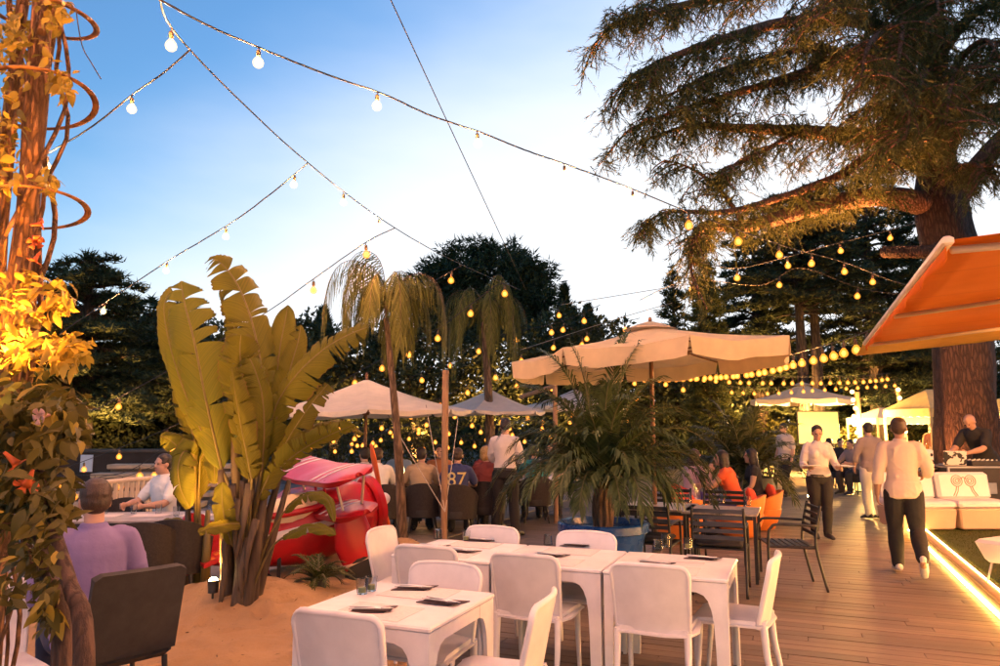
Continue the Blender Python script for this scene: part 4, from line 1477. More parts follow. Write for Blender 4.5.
def frond(parent, p0, az, elev, L, mat, rib_mat, seed, droop=1.0, n=30, leaf_len=.26, leaf_w=.02, hang=.5, O=Vector((0, 0, 0)), start=.12, weep=0.0, fold=.35, rib=1.0):
    q = random.Random(seed)
    d = Vector((math.cos(az) * math.cos(elev), math.sin(az) * math.cos(elev), math.sin(elev)))
    pts = [Vector(p0) - O]
    m = 18
    for i in range(m):
        pts.append(pts[-1] + d * (L / m))
        d = (d + Vector((0, 0, -droop * 1.9 / m * (0.35 + 1.3 * i / m)))).normalized()
    mb = MB(); mb.tube(pts, [rib * (.014 * (1 - .85 * i / m) + .002) for i in range(m + 1)], 5)
    fr = mb.build('frond', rib_mat, parent, smooth=True)
    V = []
    for k in range(n):
        t_ = start + (1 - start) * (k + .5) / n
        x = t_ * m; i = min(int(x), m - 1)
        p = pts[i].lerp(pts[i + 1], x - i)
        tg = (pts[i + 1] - pts[i]).normalized()
        sd = tg.cross(Vector((0, 0, 1)))
        if sd.length < .1: sd = Vector((math.sin(az), -math.cos(az), 0))
        sd.normalize(); up = sd.cross(tg).normalized()
        ll = leaf_len * (.55 + .45 * math.sin(math.pi * min(1, .12 + t_ * .95))) * q.uniform(.85, 1.1)
        for s_ in (-1, 1):
            dd = (sd * s_ * (1 - .45 * t_) + tg * (.55 + .6 * t_) + up * fold * q.uniform(.4, 1)).normalized()
            dd = (dd + Vector((q.gauss(0, .06), q.gauss(0, .06), q.gauss(0, .06) - weep))).normalized()
            a = p; 
            b = a + dd * ll * .5
            d2 = (dd + Vector((0, 0, -hang))).normalized()
            c = b + d2 * ll * .5
            wv = dd.cross(up)
            if wv.length < .05: wv = tg
            wv.normalize()
            w_ = leaf_w * (1 - .3 * t_)
            V += [a - wv * w_ * .3, a + wv * w_ * .3, b + wv * w_ * .5, b - wv * w_ * .5]
            V += [b - wv * w_ * .5, b + wv * w_ * .5, c + wv * w_ * .08, c - wv * w_ * .08]
    o = np_mesh('leaflets', np.array([tuple(v) for v in V], np.float32), np.arange(len(V)).reshape(-1, 4), mat, fr)
    tag(o, kind='stuff')
    return fr


POT_FOL = foliage_mat('pot_palm_leaf', (0.024, 0.040, 0.012), (0.095, 0.120, 0.038), 0.25, .36)
RIB = simple('palm_rib', (0.10, 0.09, 0.03), .5, .2)
# palm in the blue pot
pp = at(603, 520, 7.55)
PX, PY = pp.x, 7.55
BLUE = simple('blue_glaze', (0.010, 0.062, 0.23), .28, .25, 5, .1, 40)
SOIL = simple('potting_soil', (0.04, 0.025, 0.018), .95, .4, 30, .8, 60)


def pot(label, x, y, r, h, mat, style='rim'):
    root = empty('plant_pot', (x, y, 0), 0, label, 'pot')
    if style == 'rim':
        prof = [(r * .62, 0), (r * .66, .02), (r * .84, h * .55), (r * .92, h * .80), (r * .95, h * .86), (r * 1.02, h * .88), (r * 1.03, h * .98), (r * .99, h), (r * .93, h * .99), (r * .9, h * .9)]
    else:
        prof = [(r * .8, 0), (r * .85, .02), (r, h * .97), (r, h), (r * .92, h), (r * .9, h * .9)]
    MB().lathe(prof, 40).build('body', mat, root, smooth=35)
    MB().lathe([(.001, h * .86), (r * .5, h * .88), (r * .91, h * .87)], 24).build('soil', SOIL, root, smooth=True)
    return root


pot('large blue glazed pot holding the big dark palm', PX, PY, .45, .72, BLUE)
palm = empty('potted_palm', (PX, PY, .62), 0, 'dark feathery palm spreading over the blue pot', 'palm')
PO = Vector(palm.location)
q = random.Random(77)
for k in range(9):
    a_ = 6.283 * k / 9
    MB().tube(catmull([(.05 * math.cos(a_), .05 * math.sin(a_), -.02), (.08 * math.cos(a_), .08 * math.sin(a_), .22), (.05 * math.cos(a_ + .3), .05 * math.sin(a_ + .3), .45)], 4), [.045 * (1 - .05 * i) for i in range(9)], 7).build('stem', PALM_BARK, palm, smooth=True)
for k in range(46):
    az = k * 2.39996 + q.uniform(-.2, .2)
    f = k / 45
    elev = math.radians(87 - 52 * f ** .9 + q.uniform(-6, 6))
    L = q.uniform(1.25, 1.65) * (1.0 if f > .15 else 1.15)
    if math.sin(az) < -.35: L *= .72; elev = max(elev, math.radians(42))
    frond(palm, PO + Vector((.05 * math.cos(az), .05 * math.sin(az), .42)), az, elev, L, POT_FOL, RIB, 200 + k, droop=1.15 + .45 * f, n=44, leaf_len=.32, leaf_w=.027, hang=.9, O=PO)
# second pot palm
p2 = at(745, 470, 13.2)
GREYPOT = simple('grey_pot', (0.09, 0.095, 0.11), .6, .2)
pot('grey round pot holding the second palm', p2.x, 13.2, .5, .78, GREYPOT, 'plain')
palm2 = empty('potted_palm', (p2.x, 13.2, .68), 0, 'bushy green palm in the grey pot behind the pod chairs', 'palm')
PO2 = Vector(palm2.location)
POT_FOL2 = foliage_mat('pot_palm_leaf_green', (0.03, 0.042, 0.014), (0.11, 0.11, 0.035), 0.25, .45)
for k in range(34):
    az = k * 2.39996 + q.uniform(-.2, .2)
    f = k / 33
    elev = math.radians(84 - 64 * f ** .9 + q.uniform(-6, 6))
    frond(palm2, PO2 + Vector((.05 * math.cos(az), .05 * math.sin(az), .1)), az, elev, q.uniform(1.15, 1.5), POT_FOL2, RIB, 300 + k, droop=.9 + .3 * f, n=26, leaf_len=.36, leaf_w=.04, hang=.6, O=PO2)
MB().tube([(0, 0, -.05), (0, 0, .12)], [.13, .09], 10).build('stem', PALM_BARK, palm2, smooth=True)
# two weeping palms lit from below
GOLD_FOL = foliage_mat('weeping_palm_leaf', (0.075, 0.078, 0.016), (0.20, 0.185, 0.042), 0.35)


def weeping_palm(label, px, py_base, Y, base_z, py_crown, seed, L=1.5, fronds=15, lean=0.0, r=.055, x_crown=None, reach=1.0, droop=3.0, el=(60, 88)):
    b = at(px, py_base, Y); b.z = base_z
    c = at(x_crown or px, py_crown, Y)
    root = empty('weeping_palm', b, 0, label, 'palm')
    mb = MB()
    pts = catmull([(0, 0, -.05), (c - b) * .5 + Vector((.03, 0, 0)), c - b], 8)
    mb.tube(pts, [r * (1.35 - .7 * i / 16) * (1 + .07 * math.sin(i * 2.1)) for i in range(17)], 10)
    mb.build('trunk', PALM_BARK, root, smooth=True)
    q_ = random.Random(seed)
    for k in range(fronds):
        az = k * 2.4 + q_.uniform(-.3, .3)
        elev = math.radians(q_.uniform(*el))
        frond(root, c, az, elev, L * q_.uniform(.75, 1.15), GOLD_FOL, PALM_BARK, seed * 50 + k, droop=droop * q_.uniform(.8, 1.25), n=44, leaf_len=.62, leaf_w=.020, hang=2.0, O=b, weep=.9, fold=-.15, rib=.5)
    return root


weeping_palm('weeping palm with orange lit trunk in front of the left parasol', 404, 540, 10.2, .0, 318, 7, L=1.9, fronds=13, x_crown=386, droop=5.0, el=(74, 89))
weeping_palm('weeping palm against the stone pine with thick lit trunk', 492, 470, 15.0, .0, 322, 8, L=2.4, fronds=14, r=.09, x_crown=484, droop=5.0, el=(55, 88))
# low ferny plant on the sand
fp = ground(318, 596, .12)
fern = empty('fern', (fp.x, fp.y, sand_h(fp.x, fp.y)), 0, 'low green fern in a dark pot sunk in the sand before the plane', 'plant')
FERN = foliage_mat('fern_leaf', (0.03, 0.045, 0.010), (0.085, 0.10, 0.022), .25)
for k in range(22):
    frond(fern, (0, 0, .05), k * 2.4, math.radians(q.uniform(18, 62)), q.uniform(.26, .42), FERN, RIB, 500 + k, droop=.9, n=14, leaf_len=.09, leaf_w=.016, hang=.3)
MB().lathe([(.06, -.1), (.075, .06), (.08, .07), (.07, .07)], 14).build('nursery_pot', simple('black_pot', (.02, .02, .02), .6), fern)

# ------------------------------------------------------------------ the vine-covered post on the left
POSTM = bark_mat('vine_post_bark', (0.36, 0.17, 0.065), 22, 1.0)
VLEAF_LIT = foliage_mat('vine_leaf_lit', (0.20, 0.15, 0.018), (0.46, 0.32, 0.05), .4, .5)  # bright yellow leaf copy with the lamp light in its colour
VLEAF_SHADE = foliage_mat('vine_leaf_shade', (0.045, 0.045, 0.010), (0.15, 0.115, 0.022), .3, .5)  # same leaf with shade in its colour, mostly for the dim lower part
VY = 3.1
V0 = at(12, 420, VY); VO = Vector((V0.x, VY, 0))
vine = empty('vine_post', VO, 0, 'orange lit post wrapped in a leafy vine at the left edge', 'trellis')
q = random.Random(31)
for k, (x, dy, r, yy) in enumerate([(-.02, 0, .044, 6.0), (-.15, .05, .028, 6.0), (-.07, .15, .022, 6.0)]):
    pts = catmull([(x + .02 * math.sin(z * 3 + k), dy, z * yy / 6) for z in (0, 1, 2, 3, 4, 5, 6)], 5)
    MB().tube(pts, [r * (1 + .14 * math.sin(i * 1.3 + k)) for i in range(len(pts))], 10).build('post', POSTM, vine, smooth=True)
HOOP = simple('rusty_band', (0.22, 0.10, 0.04), .6, .3, 20, .3, 60)
for z, tilt, rad in ((at(60, 95, VY).z, .22, .24), (at(60, 205, VY).z, .16, .24), (at(60, 10, VY).z, -.10, .22)):
    pts = [(-.05 + rad * math.cos(a_ * math.pi / 18), .05 + rad * math.sin(a_ * math.pi / 18), z + tilt * rad * math.cos(a_ * math.pi / 18 + .6)) for a_ in range(37)]
    MB().tube(pts, [(.004, .016)] * 37, 6, side=(0, 0, 1)).build('hoop', HOOP, vine, smooth=True)
# twining stems
for k in range(6):
    ph = k * 1.3; pts = []
    for i in range(40):
        z = .4 + 4.6 * i / 39
        rr_ = .08 + .10 * abs(mnoise.noise(Vector((k * 3.1, i * .2, 0)))) + .03 * k / 9
        pts.append((-.06 + rr_ * math.cos(ph + z * (1.6 + .2 * k)), .05 + rr_ * math.sin(ph + z * (1.6 + .2 * k)), z))
    MB().tube(pts, .008 + .002 * (k % 3), 5).build('stem', POSTM, vine, smooth=True)
# leaves: ovate, folded along the midrib; those near the eye one by one
def leaf_mesh(w, L, bend):
    mb = MB()
    prof = [(0, .03), (.18, .62), (.42, 1), (.68, .8), (.88, .36), (1, .02)]
    vs = []
    for (t_, k) in prof:
        z = -bend * t_ * t_ * L
        vs += [(-w / 2 * k, t_ * L, z + .12 * w * k), (0, t_ * L, z), (w / 2 * k, t_ * L, z + .12 * w * k)]
    fs = []
    for i in range(len(prof) - 1):
        a = i * 3
        fs += [(a, a + 1, a + 4, a + 3), (a + 1, a + 2, a + 5, a + 4)]
    mb.add(vs, fs)
    return mb


LV = []
for k in range(3):
    for m_ in (VLEAF_LIT, VLEAF_SHADE):
        me = leaf_mesh((.042, .05, .036)[k], (.085, .10, .075)[k], (.25, .5, .1)[k]).mesh('leaf', True); me.materials.append(m_); LV.append(me)


def spray_leaves(root, O, zones, n_obj, n_stuff, seed, scale=1.0):
    q_ = random.Random(seed)
    P, D, S, K = [], [], [], []
    for i in range(n_obj + n_stuff):
        zc = q_.choices(zones, [z_[-2] for z_ in zones])[0]
        px, py, Y, rx, ry, rd, wgt, dark = zc
        while True:
            a_, b_, c_ = q_.gauss(0, .55), q_.gauss(0, .55), q_.gauss(0, .6)
            if a_ * a_ + b_ * b_ < 1.3: break
        p = at(px + rx * a_, py + ry * b_, Y + rd * c_) - O
        d = Vector((q_.gauss(0, .6), q_.gauss(-.35, .6), q_.gauss(-.35, .55)))
        P.append(p); D.append(d.normalized()); S.append(scale * q_.uniform(.7, 1.25)); K.append(dark)
    order = sorted(range(len(P)), key=lambda i: P[i].y)          # nearest first
    V, F = [], []
    for r_, i in enumerate(order):
        M = D[i].to_track_quat('Y', 'Z').to_matrix() @ Matrix.Rotation(q_.uniform(-1.2, 1.2), 3, 'Y')
        k = q_.randrange(3) * 2 + (1 if q_.random() < K[i] else 0)
        if r_ < n_obj:
            o = bpy.data.objects.new('leaf', LV[k]); link(o, root)
            o.matrix_basis = Matrix.Translation(P[i]) @ M.to_4x4() @ Matrix.Scale(S[i], 4)
        else:
            o_ = len(V)
            me = LV[k]
            for v in me.vertices: V.append(tuple(P[i] + M @ (v.co * S[i])))
            for pl in me.polygons: F.append(tuple(o_ + x for x in pl.vertices))
    if V:
        me = bpy.data.meshes.new('leaf_mass'); me.from_pydata(V, [], F); me.shade_smooth(); me.materials.append(VLEAF_SHADE if zones[0][-1] > .5 else VLEAF_LIT)
        o = bpy.data.objects.new('leaf_mass', me); link(o, root); tag(o, kind='stuff')


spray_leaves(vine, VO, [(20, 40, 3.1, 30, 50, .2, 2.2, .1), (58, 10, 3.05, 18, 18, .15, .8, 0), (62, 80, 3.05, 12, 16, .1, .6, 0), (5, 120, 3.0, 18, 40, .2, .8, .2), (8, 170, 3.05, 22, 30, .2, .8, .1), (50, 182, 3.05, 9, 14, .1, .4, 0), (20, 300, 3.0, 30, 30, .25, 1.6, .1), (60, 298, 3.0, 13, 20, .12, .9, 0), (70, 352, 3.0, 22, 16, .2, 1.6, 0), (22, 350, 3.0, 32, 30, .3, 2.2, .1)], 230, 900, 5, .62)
# the dark flowering bush below it
bush = empty('flowering_bush', (VO.x, VO.y - .1, 0), 0, 'dense dark leafy bush with orange trumpet flowers below the vine post', 'bush')
BUO = Vector(bush.location)
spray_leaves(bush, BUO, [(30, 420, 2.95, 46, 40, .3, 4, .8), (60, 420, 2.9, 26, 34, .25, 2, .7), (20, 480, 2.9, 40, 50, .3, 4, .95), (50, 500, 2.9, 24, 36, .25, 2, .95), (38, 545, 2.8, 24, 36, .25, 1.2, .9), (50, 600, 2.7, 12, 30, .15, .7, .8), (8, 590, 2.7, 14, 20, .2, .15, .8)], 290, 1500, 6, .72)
for k, pts in enumerate([[(92, 720, 2.6), (84, 650, 2.62), (70, 585, 2.68), (52, 520, 2.8), (36, 450, 2.95)], [(70, 720, 2.7), (62, 640, 2.72), (46, 570, 2.78), (34, 500, 2.9), (20, 430, 3.0)]]):
    line = [at(*p) - BUO for p in pts]
    line[0].z = -.05
    MB().tube(catmull(line, 5), [.042 * (1 - .035 * i) for i in range(21)], 10).build('trunk', bark_mat('bush_bark', (0.11, .06, .04), 12, .5), bush, smooth=True)
for k in range(7):
    s_ = at(q.uniform(25, 60), q.uniform(520, 600), 2.75) - BUO
    e_ = s_ + Vector((q.uniform(-.3, .05), q.uniform(-.15, .1), q.uniform(-.1, .12)))
    MB().tube(catmull([s_, s_.lerp(e_, .5) + Vector((0, 0, .03)), e_], 4), [.006 * (1 - .08 * i) for i in range(9)], 5).build('twig', POSTM, bush)
FLOWER = simple('orange_petal', (0.62, 0.13, 0.025), .5, .25, 14, translucent=.3)
FLOWER2 = simple('pink_petal', (0.70, 0.42, 0.36), .5, .2, 14, translucent=.3)
for k, (px, py, Y, s_, m_, tilt) in enumerate([(33, 470, 2.62, 1.15, FLOWER, .5), (4, 452, 2.6, 1.1, FLOWER, -.7), (50, 415, 2.62, .8, FLOWER2, 1.4), (33, 236, 2.7, .8, FLOWER, .8), (40, 252, 2.72, .7, FLOWER, -.4), (30, 225, 2.72, .7, FLOWER, 2.2)]):
    mb = MB()
    mb.lathe([(.006, 0), (.009, -.02), (.014, -.05), (.02, -.068), (.017, -.066), (.01, -.05)], 10)
    for j in range(5):
        a_ = 6.283 * j / 5
        mb.shell(lambda u, w, a_=a_: Vector((math.cos(a_ + (u - .5) * .9) * (.018 + .026 * w), math.sin(a_ + (u - .5) * .9) * (.018 + .026 * w), -.066 - .010 * w + .012 * w * w * (1 if j % 2 else .3))), 4, 3, .002)
    o = mb.build('flower', m_, bush if k < 3 else vine, smooth=True)
    o.location = at(px, py, Y) - (BUO if k < 3 else VO)
    o.rotation_euler = (tilt * .5, tilt, k)
    o.scale = (s_ * .85,) * 3
# ================================================================== furniture
def plastic(name, col, rough=.42, perobj=0.06):
    return simple(name, col, rough, .09, 7, .15, 90, perobj=perobj, bdist=.002)


WHITE_PL = plastic('white_plastic', (0.69, 0.64, 0.62))
TABLE_PL = plastic('white_table_plastic', (0.73, 0.69, 0.67), .35)
TH = 0.73


# ---- white moulded chair; seat centre at the origin, front towards +y
def make_white_chair():
    root = empty('white_chair')
    def back(u, w):
        W_ = .435 + .035 * w
        uu = .5 - .5 * math.cos(math.pi * u)          # closer columns towards the edges
        x = (uu - .5) * W_
        r_ = .055
        e_ = max(0, abs(x) - (W_ / 2 - r_))
        top = .84 - r_ + math.sqrt(max(0, r_ * r_ - e_ * e_)) - .012 * (2 * uu - 1) ** 2
        z = .415 + (top - .415) * w
        y = -.20 - .085 * w - .044 * (1 - (2 * uu - 1) ** 2)
        return Vector((x, y + .035, z))
    MB().shell(back, 20, 12, .022).build('backrest', WHITE_PL, root, smooth=45)
    # raised frame round the back panel
    fr = MB()
    edge = [back(0, k / 8) for k in range(9)] + [back(k / 20, 1) for k in range(1, 21)] + [back(1, 1 - k / 8) for k in range(1, 9)]
    fr.tube(edge, [(.013, .017)] * len(edge), 8)
    fr.build('back_frame', WHITE_PL, root, smooth=True)
    def seat(u, w):
        x = (u - .5) * (.43 + .04 * w)
        y = -.215 + .445 * w
        z = .445 - .018 * math.sin(math.pi * u) * math.sin(math.pi * min(1, w * 1.05)) - .02 * max(0, (w - .85) / .15) ** 2
        return Vector((x, y, z))
    MB().shell(seat, 10, 10, .024).build('seat', WHITE_PL, root, smooth=45)
    ap = MB()
    rim = [(-.21, -.20, .425), (-.228, .2, .425), (-.20, .225, .422), (.20, .225, .422), (.228, .2, .425), (.21, -.20, .425), (-.21, -.20, .425)]
    ap.tube(catmull(rim, 3), [(.012, .026)] * 19, 6, side=(0, 0, 1))
    ap.build('seat_rim', WHITE_PL, root, smooth=50)
    for sx in (-1, 1):
        l = MB(); l.tube([(sx * .212, -.20, .44), (sx * .214, -.215, .25), (sx * .218, -.265, 0)], [(.024, .024), (.020, .022), (.014, .016)], 8)
        l.build('leg', WHITE_PL, root, smooth=50)
        l = MB(); l.tube([(sx * .215, .19, .435), (sx * .216, .20, .25), (sx * .218, .225, 0)], [(.024, .022), (.019, .019), (.014, .014)], 8)
        l.build('leg', WHITE_PL, root, smooth=50)
    return root


# ---- white square table with arched legs
def make_white_table():
    S = .796; h = S / 2
    root = empty('white_table')
    MB().box((0, 0, TH - .014), (S, S, .028), bev=.008).build('top', TABLE_PL, root, smooth=30)
    for k in range(4):
        R4 = Matrix.Rotation(k * math.pi / 2, 4, 'Z')
        # apron of one side with the arch into both legs
        a = MB()
        poly = [(-h + .172, TH - .03), (-h + .172, TH - .092), (h - .172, TH - .092), (h - .172, TH - .03)]
        M = R4 @ Matrix.Translation((0, -h + .017, 0)) @ Matrix.Rotation(math.pi / 2, 4, 'X')
        a.prism(poly, .018, M)
        a.build('apron', TABLE_PL, root)
        # corner leg: two tapering flanges
        l = MB()
        fl = [(-h + .006, TH - .0285), (-h + .006, .0), (-h + .056, .0), (-h + .062, .30), (-h + .070, .46), (-h + .082, .535), (-h + .102, .59), (-h + .128, .622), (-h + .172, .638), (-h + .172, TH - .0285)]
        l.prism(fl, .022, R4 @ Matrix.Translation((0, -h + .0175, 0)) @ Matrix.Rotation(math.pi / 2, 4, 'X'))
        M2 = R4 @ Matrix.Translation((-h + .0175, 0, 0)) @ Matrix.Rotation(math.pi / 2, 4, 'Z') @ Matrix.Rotation(math.pi / 2, 4, 'X')
        l.prism([(p[0] + .023, p[1]) for p in fl], .022, M2)
        l.build('leg', TABLE_PL, root)
    return root


T1c = sum((ground(x, y, TH) for x, y in [(430, 629), (292.6, 612), (374, 582), (495.6, 593)]), Vector()) / 4
T1c.z = 0
F3 = ground(490, 562, TH); F3.z = 0
T3c = F3 + BV * .40 + AV * .40
T2c = T3c - BV * .805
T4c = T3c + BV * .805
tproto = make_white_table()
tables = []
for i, (c, lab) in enumerate([(T1c, 'white plastic table standing alone nearest the camera'), (T2c, 'white plastic table at the left end of the row of three'), (T3c, 'white plastic table in the middle of the row of three'), (T4c, 'white plastic table at the right end of the row of three')]):
    o = tproto if i == 0 else copy_tree(tproto)
    o.location = c + Vector((0, 0, .0015)); o.rotation_euler = (0, 0, -DECK_A)
    tag(o, lab, 'table', 'white square tables'); tables.append(o)

cproto = make_white_chair()
ANG = -DECK_A
spots = [
    (T1c - AV * .43 + BV * .07, ANG, 'white chair on the near side of the foremost table, its back to us'),
    (T1c + AV * .27 + BV * .02, ANG + math.pi, 'white chair on the far side of the foremost table, facing us'),
    (T1c + BV * .59 - AV * .06, ANG + math.pi / 2 + .10, 'white chair cut by the bottom edge right of the foremost table'),
    (T2c - AV * .33 - BV * .02, ANG + .03, 'white chair tucked into the near side of the left row table'),
    (T2c - BV * .50 + AV * .05, ANG - math.pi / 2 + .05, 'white chair at the left end of the row of tables, seen side on'),
    (T2c + AV * .21 + BV * .05, ANG + math.pi - .04, 'white chair on the far side of the left row table'),
    (T3c + AV * .21 + BV * .06, ANG + math.pi, 'white chair on the far side of the middle row table before the blue pot'),
    (T3c - AV * .38 - BV * .05, ANG - .03, 'white chair on the near side of the middle row table'),
    (T4c - AV * .42 - BV * .04, ANG + .02, 'white chair on the near side of the right row table'),
    (T4c + BV * .40 - AV * .02, ANG + math.pi / 2 - .06, 'white chair at the right end of the row of tables, seen side on'),
    (Vector((-2.60, 3.85, 0)), -2.3, 'white chair behind the bush at the left edge'),
]
for i, (c, a_, lab) in enumerate(spots):
    o = cproto if i == 0 else copy_tree(cproto)
    zz = max(0.0, sand_h(c.x, c.y)) if i == 10 else 0.0015
    o.location = (c.x, c.y, zz); o.rotation_euler = (0, 0, a_)
    tag(o, lab, 'chair', 'white plastic chairs')

# ---- table settings
NAPKIN = simple('brown_napkin', (0.050, 0.026, 0.024), .85, .2, 20, .3, 150)
STEEL = simple('steel', (0.78, 0.75, 0.72), .4, .1, metal=.55)
PAPER = None


def paper_mat():
    t = NT('printed_paper')
    v = t.coord('Object')
    n = t.noise(v, 26, 3, .7)
    sep = t.n('ShaderNodeSeparateXYZ'); t.l(v, sep.inputs[0])
    lines = t.math('GREATER_THAN', t.math('FRACT', t.math('MULTIPLY', sep.outputs[1], 55.0)), .62)
    f = t.math('MULTIPLY', lines, t.math('GREATER_THAN', n, .52))
    c = t.mixc(t.math('MULTIPLY', f, .4), (0.66, 0.58, 0.55), (0.42, 0.28, 0.26))
    t.color(c); t.set(Roughness=.8)
    return t.m


PAPER = paper_mat()
GLASS = glass('tumbler_glass', (.96, .97, .95))
WAX = simple('yellow_wax', (0.66, 0.52, 0.14), .5, .1)
ZT = TH + .0015


def placemat(c, ang, lab, k):
    o = MB().box((0, 0, .0008), (.40, .29, .0012)).build('placemat', PAPER)
    o.location = (c.x, c.y, ZT + .0006 + .0004 * k); o.rotation_euler = (0, 0, ang)
    return tag(o, lab, 'placemat', 'paper placemats')


def napkin_set(p, ang, lab):
    root = empty('napkin', (p.x, p.y, ZT + .0035), ang, lab, 'napkin', 'folded napkins with cutlery')
    n = MB()
    n.shell(lambda u, w: Vector(((u - .5) * .19 + .05 * (w - .5), (w - .5) * .135 + .03 * (u - .5), .003 + .004 * math.sin(u * 3.1) * math.sin(w * 3.1) + .0015 * math.sin(w * 9 + u * 4))), 10, 6, .004)
    n.build('cloth', NAPKIN, root, smooth=50)
    n = MB(); n.shell(lambda u, w: Vector(((u - .5) * .20 + .006, (w - .5) * .06 - .02, .0105 + .002 * math.sin(u * 4))), 8, 3, .003)
    n.build('fold', NAPKIN, root, smooth=50)
    kn = MB(); kn.tube([(-.12, .020, .014), (-.01, .010, .0155), (.02, .006, .0155), (.115, -.006, .014)], [(.010, .003), (.011, .003), (.016, .0020), (.006, .001)], 6, side=(0, 1, 0)); kn.build('knife', STEEL, root, smooth=True)
    fk = MB(); fk.tube([(-.115, -.030, .015), (.02, -.022, .0165), (.05, -.020, .016)], [(.010, .003), (.007, .002), (.015, .002)], 6, side=(0, 1, 0))
    for j in (-1, 0, 1): fk.tube([(.05, -.020 + j * .007, .016), (.10, -.017 + j * .007, .0175)], [.004, .003], 4)
    fk.build('fork', STEEL, root, smooth=True)
    return root


def tumbler(p, lab, candle=False, h=.085, r=.036, down=True):
    root = empty('glass_tumbler', (p.x, p.y, ZT + .002), 0, lab, 'glass', 'small glasses on the white tables')
    w = .0025
    if down: prof = [(r, 0), (r * .86, h), (r * .3, h + .002), (r * .3, h - .006), (r * .83 - w, h - .008), (r - w, .0)]
    else: prof = [(r * .82, 0), (r, h), (r - w, h), (r * .82 - w, .008), (.002, .007)]
    MB().lathe(prof, 24).build('body', GLASS, root, smooth=40)
    if candle:
        MB().lathe([(r * .6, .009), (r * .62, .035), (.002, .037)], 16).build('wax', WAX, root, smooth=40)
    return root


tnames = ['foremost table', 'left row table', 'middle row table', 'right row table']
for ti, (c, nm) in enumerate(zip((T1c, T2c, T3c, T4c), tnames)):
    for k, (da, db, rot, who) in enumerate([(-.22, 0, 0, 'near side'), (.23, 0, 0, 'far side')]):
        placemat(c + AV * da + BV * db, ANG + rot, 'pale printed paper mat on the %s of the %s' % (who, nm), k)
for px, py, a_, lab in [
    (372, 611, .35, 'dark napkin with cutlery on the left of the foremost table'), (415, 589, .2, 'dark napkin with cutlery at the back of the foremost table'), (443, 603, -.15, 'dark napkin with cutlery on the right of the foremost table'),
    (433, 547, .1, 'dark napkin with cutlery on the left row table, left side'), (463, 552, -.1, 'dark napkin with cutlery on the left row table, near side'), (481, 541, .0, 'dark napkin with cutlery on the left row table, far side'),
    (551, 556, -.1, 'dark napkin with cutlery on the middle row table, near side'), (577, 546, .0, 'dark napkin with cutlery on the middle row table, far side'),
    (655, 564, -.2, 'dark napkin with cutlery on the right row table, near side'), (703, 559, -.1, 'dark napkin with cutlery on the right row table, far side')]:
    napkin_set(ground(px, py, ZT), ANG + a_, lab)
for px, py, kind, lab in [
    (362, 594, 1, 'small candle glass on the foremost table, left of its pair'), (371, 591, 1, 'small candle glass on the foremost table, right of its pair'),
    (438, 539, 0, 'upturned glass on the left row table beside the left napkin'), (466, 541, 1, 'candle glass on the left row table, left of its pair'), (471, 537, 0, 'upturned glass on the left row table, right of its pair'),
    (548, 545, 0, 'upturned glass on the middle row table, left of its pair'), (570, 542, 2, 'clear tumbler on the middle row table, right of its pair'),
    (658, 550, 0, 'upturned glass on the right row table, leftmost of three'), (666, 547, 2, 'clear tumbler on the right row table, middle of three'), (688, 549, 1, 'candle glass on the right row table, rightmost of three')]:
    tumbler(ground(px, py, ZT), lab, candle=(kind == 1), down=(kind == 0), h=.10 if kind == 2 else .08)

# ---- black metal armchair with slatted back
BLACKM = simple('black_metal', (0.018, 0.015, 0.014), .45, .3, 14)
BLACKC = simple('black_cushion', (0.028, 0.024, 0.022), .8, .3, 10, .3, 120)


def make_slat_chair():
    root = empty('slatted_armchair')
    for sx in (-1, 1):
        # rear leg runs up into the back post; front leg turns into the armrest
        MB().tube(catmull([(sx * .26, -.33, 0), (sx * .26, -.24, .40), (sx * .255, -.245, .60), (sx * .25, -.30, .86)], 5), .014, 8).build('back_leg', BLACKM, root, smooth=True)
        MB().tube(catmull([(sx * .27, .24, 0), (sx * .27, .235, .52), (sx * .27, .20, .635), (sx * .27, .12, .665), (sx * .262, -.25, .655)], 5), .014, 8).build('arm', BLACKM, root, smooth=True)
        MB().tube([(sx * .255, -.24, .43), (sx * .262, .235, .44)], .012, 6).build('seat_rail', BLACKM, root)
    for k in range(5):
        z = .56 + k * .066
        y = -.245 - .055 * max(0, (z - .6) / .26)
        MB().box((0, y, z), (.50, .012, .040), (-.2, 0, 0)).build('back_slat', BLACKM, root)
    for k in range(7):
        MB().box((0, -.20 + k * .066, .445), (.50, .048, .014)).build('seat_slat', BLACKM, root)
    return root


sproto = make_slat_chair()
BT = at(722, 505, 8.5); BT.z = 0
slats = [
    (at(720, 540, 7.75), ANG + .04, 'black slatted armchair with dark cushion on the near side of the black table'),
    (at(651, 540, 8.05), ANG - .05, 'black slatted armchair half hidden by the palm fronds'),
    (at(786, 545, 7.95), ANG + math.pi / 2 + .25, 'black slatted armchair standing alone on the deck, side on'),
    (at(722, 500, 9.35), ANG + math.pi, 'black slatted armchair on the far side of the black table, right'),
    (at(668, 500, 9.6), ANG + math.pi, 'black slatted armchair on the far side of the black table, left'),
]
for i, (p, a_, lab) in enumerate(slats):
    o = sproto if i == 0 else copy_tree(sproto)
    o.location = (p.x, p.y, .0015); o.rotation_euler = (0, 0, a_)
    tag(o, lab, 'chair', 'black slatted armchairs')
for p, a_, lab in [(slats[0][0], slats[0][1], 'dark seat cushion on the near black armchair'), (slats[1][0], slats[1][1], 'dark seat cushion on the armchair behind the palm')]:
    o = MB().box((0, 0, .03), (.46, .44, .05), bev=.02).build('seat_cushion', BLACKC, smooth=40)
    o.location = (p.x, p.y, .457); o.rotation_euler = (0, 0, a_); tag(o, lab, 'cushion')


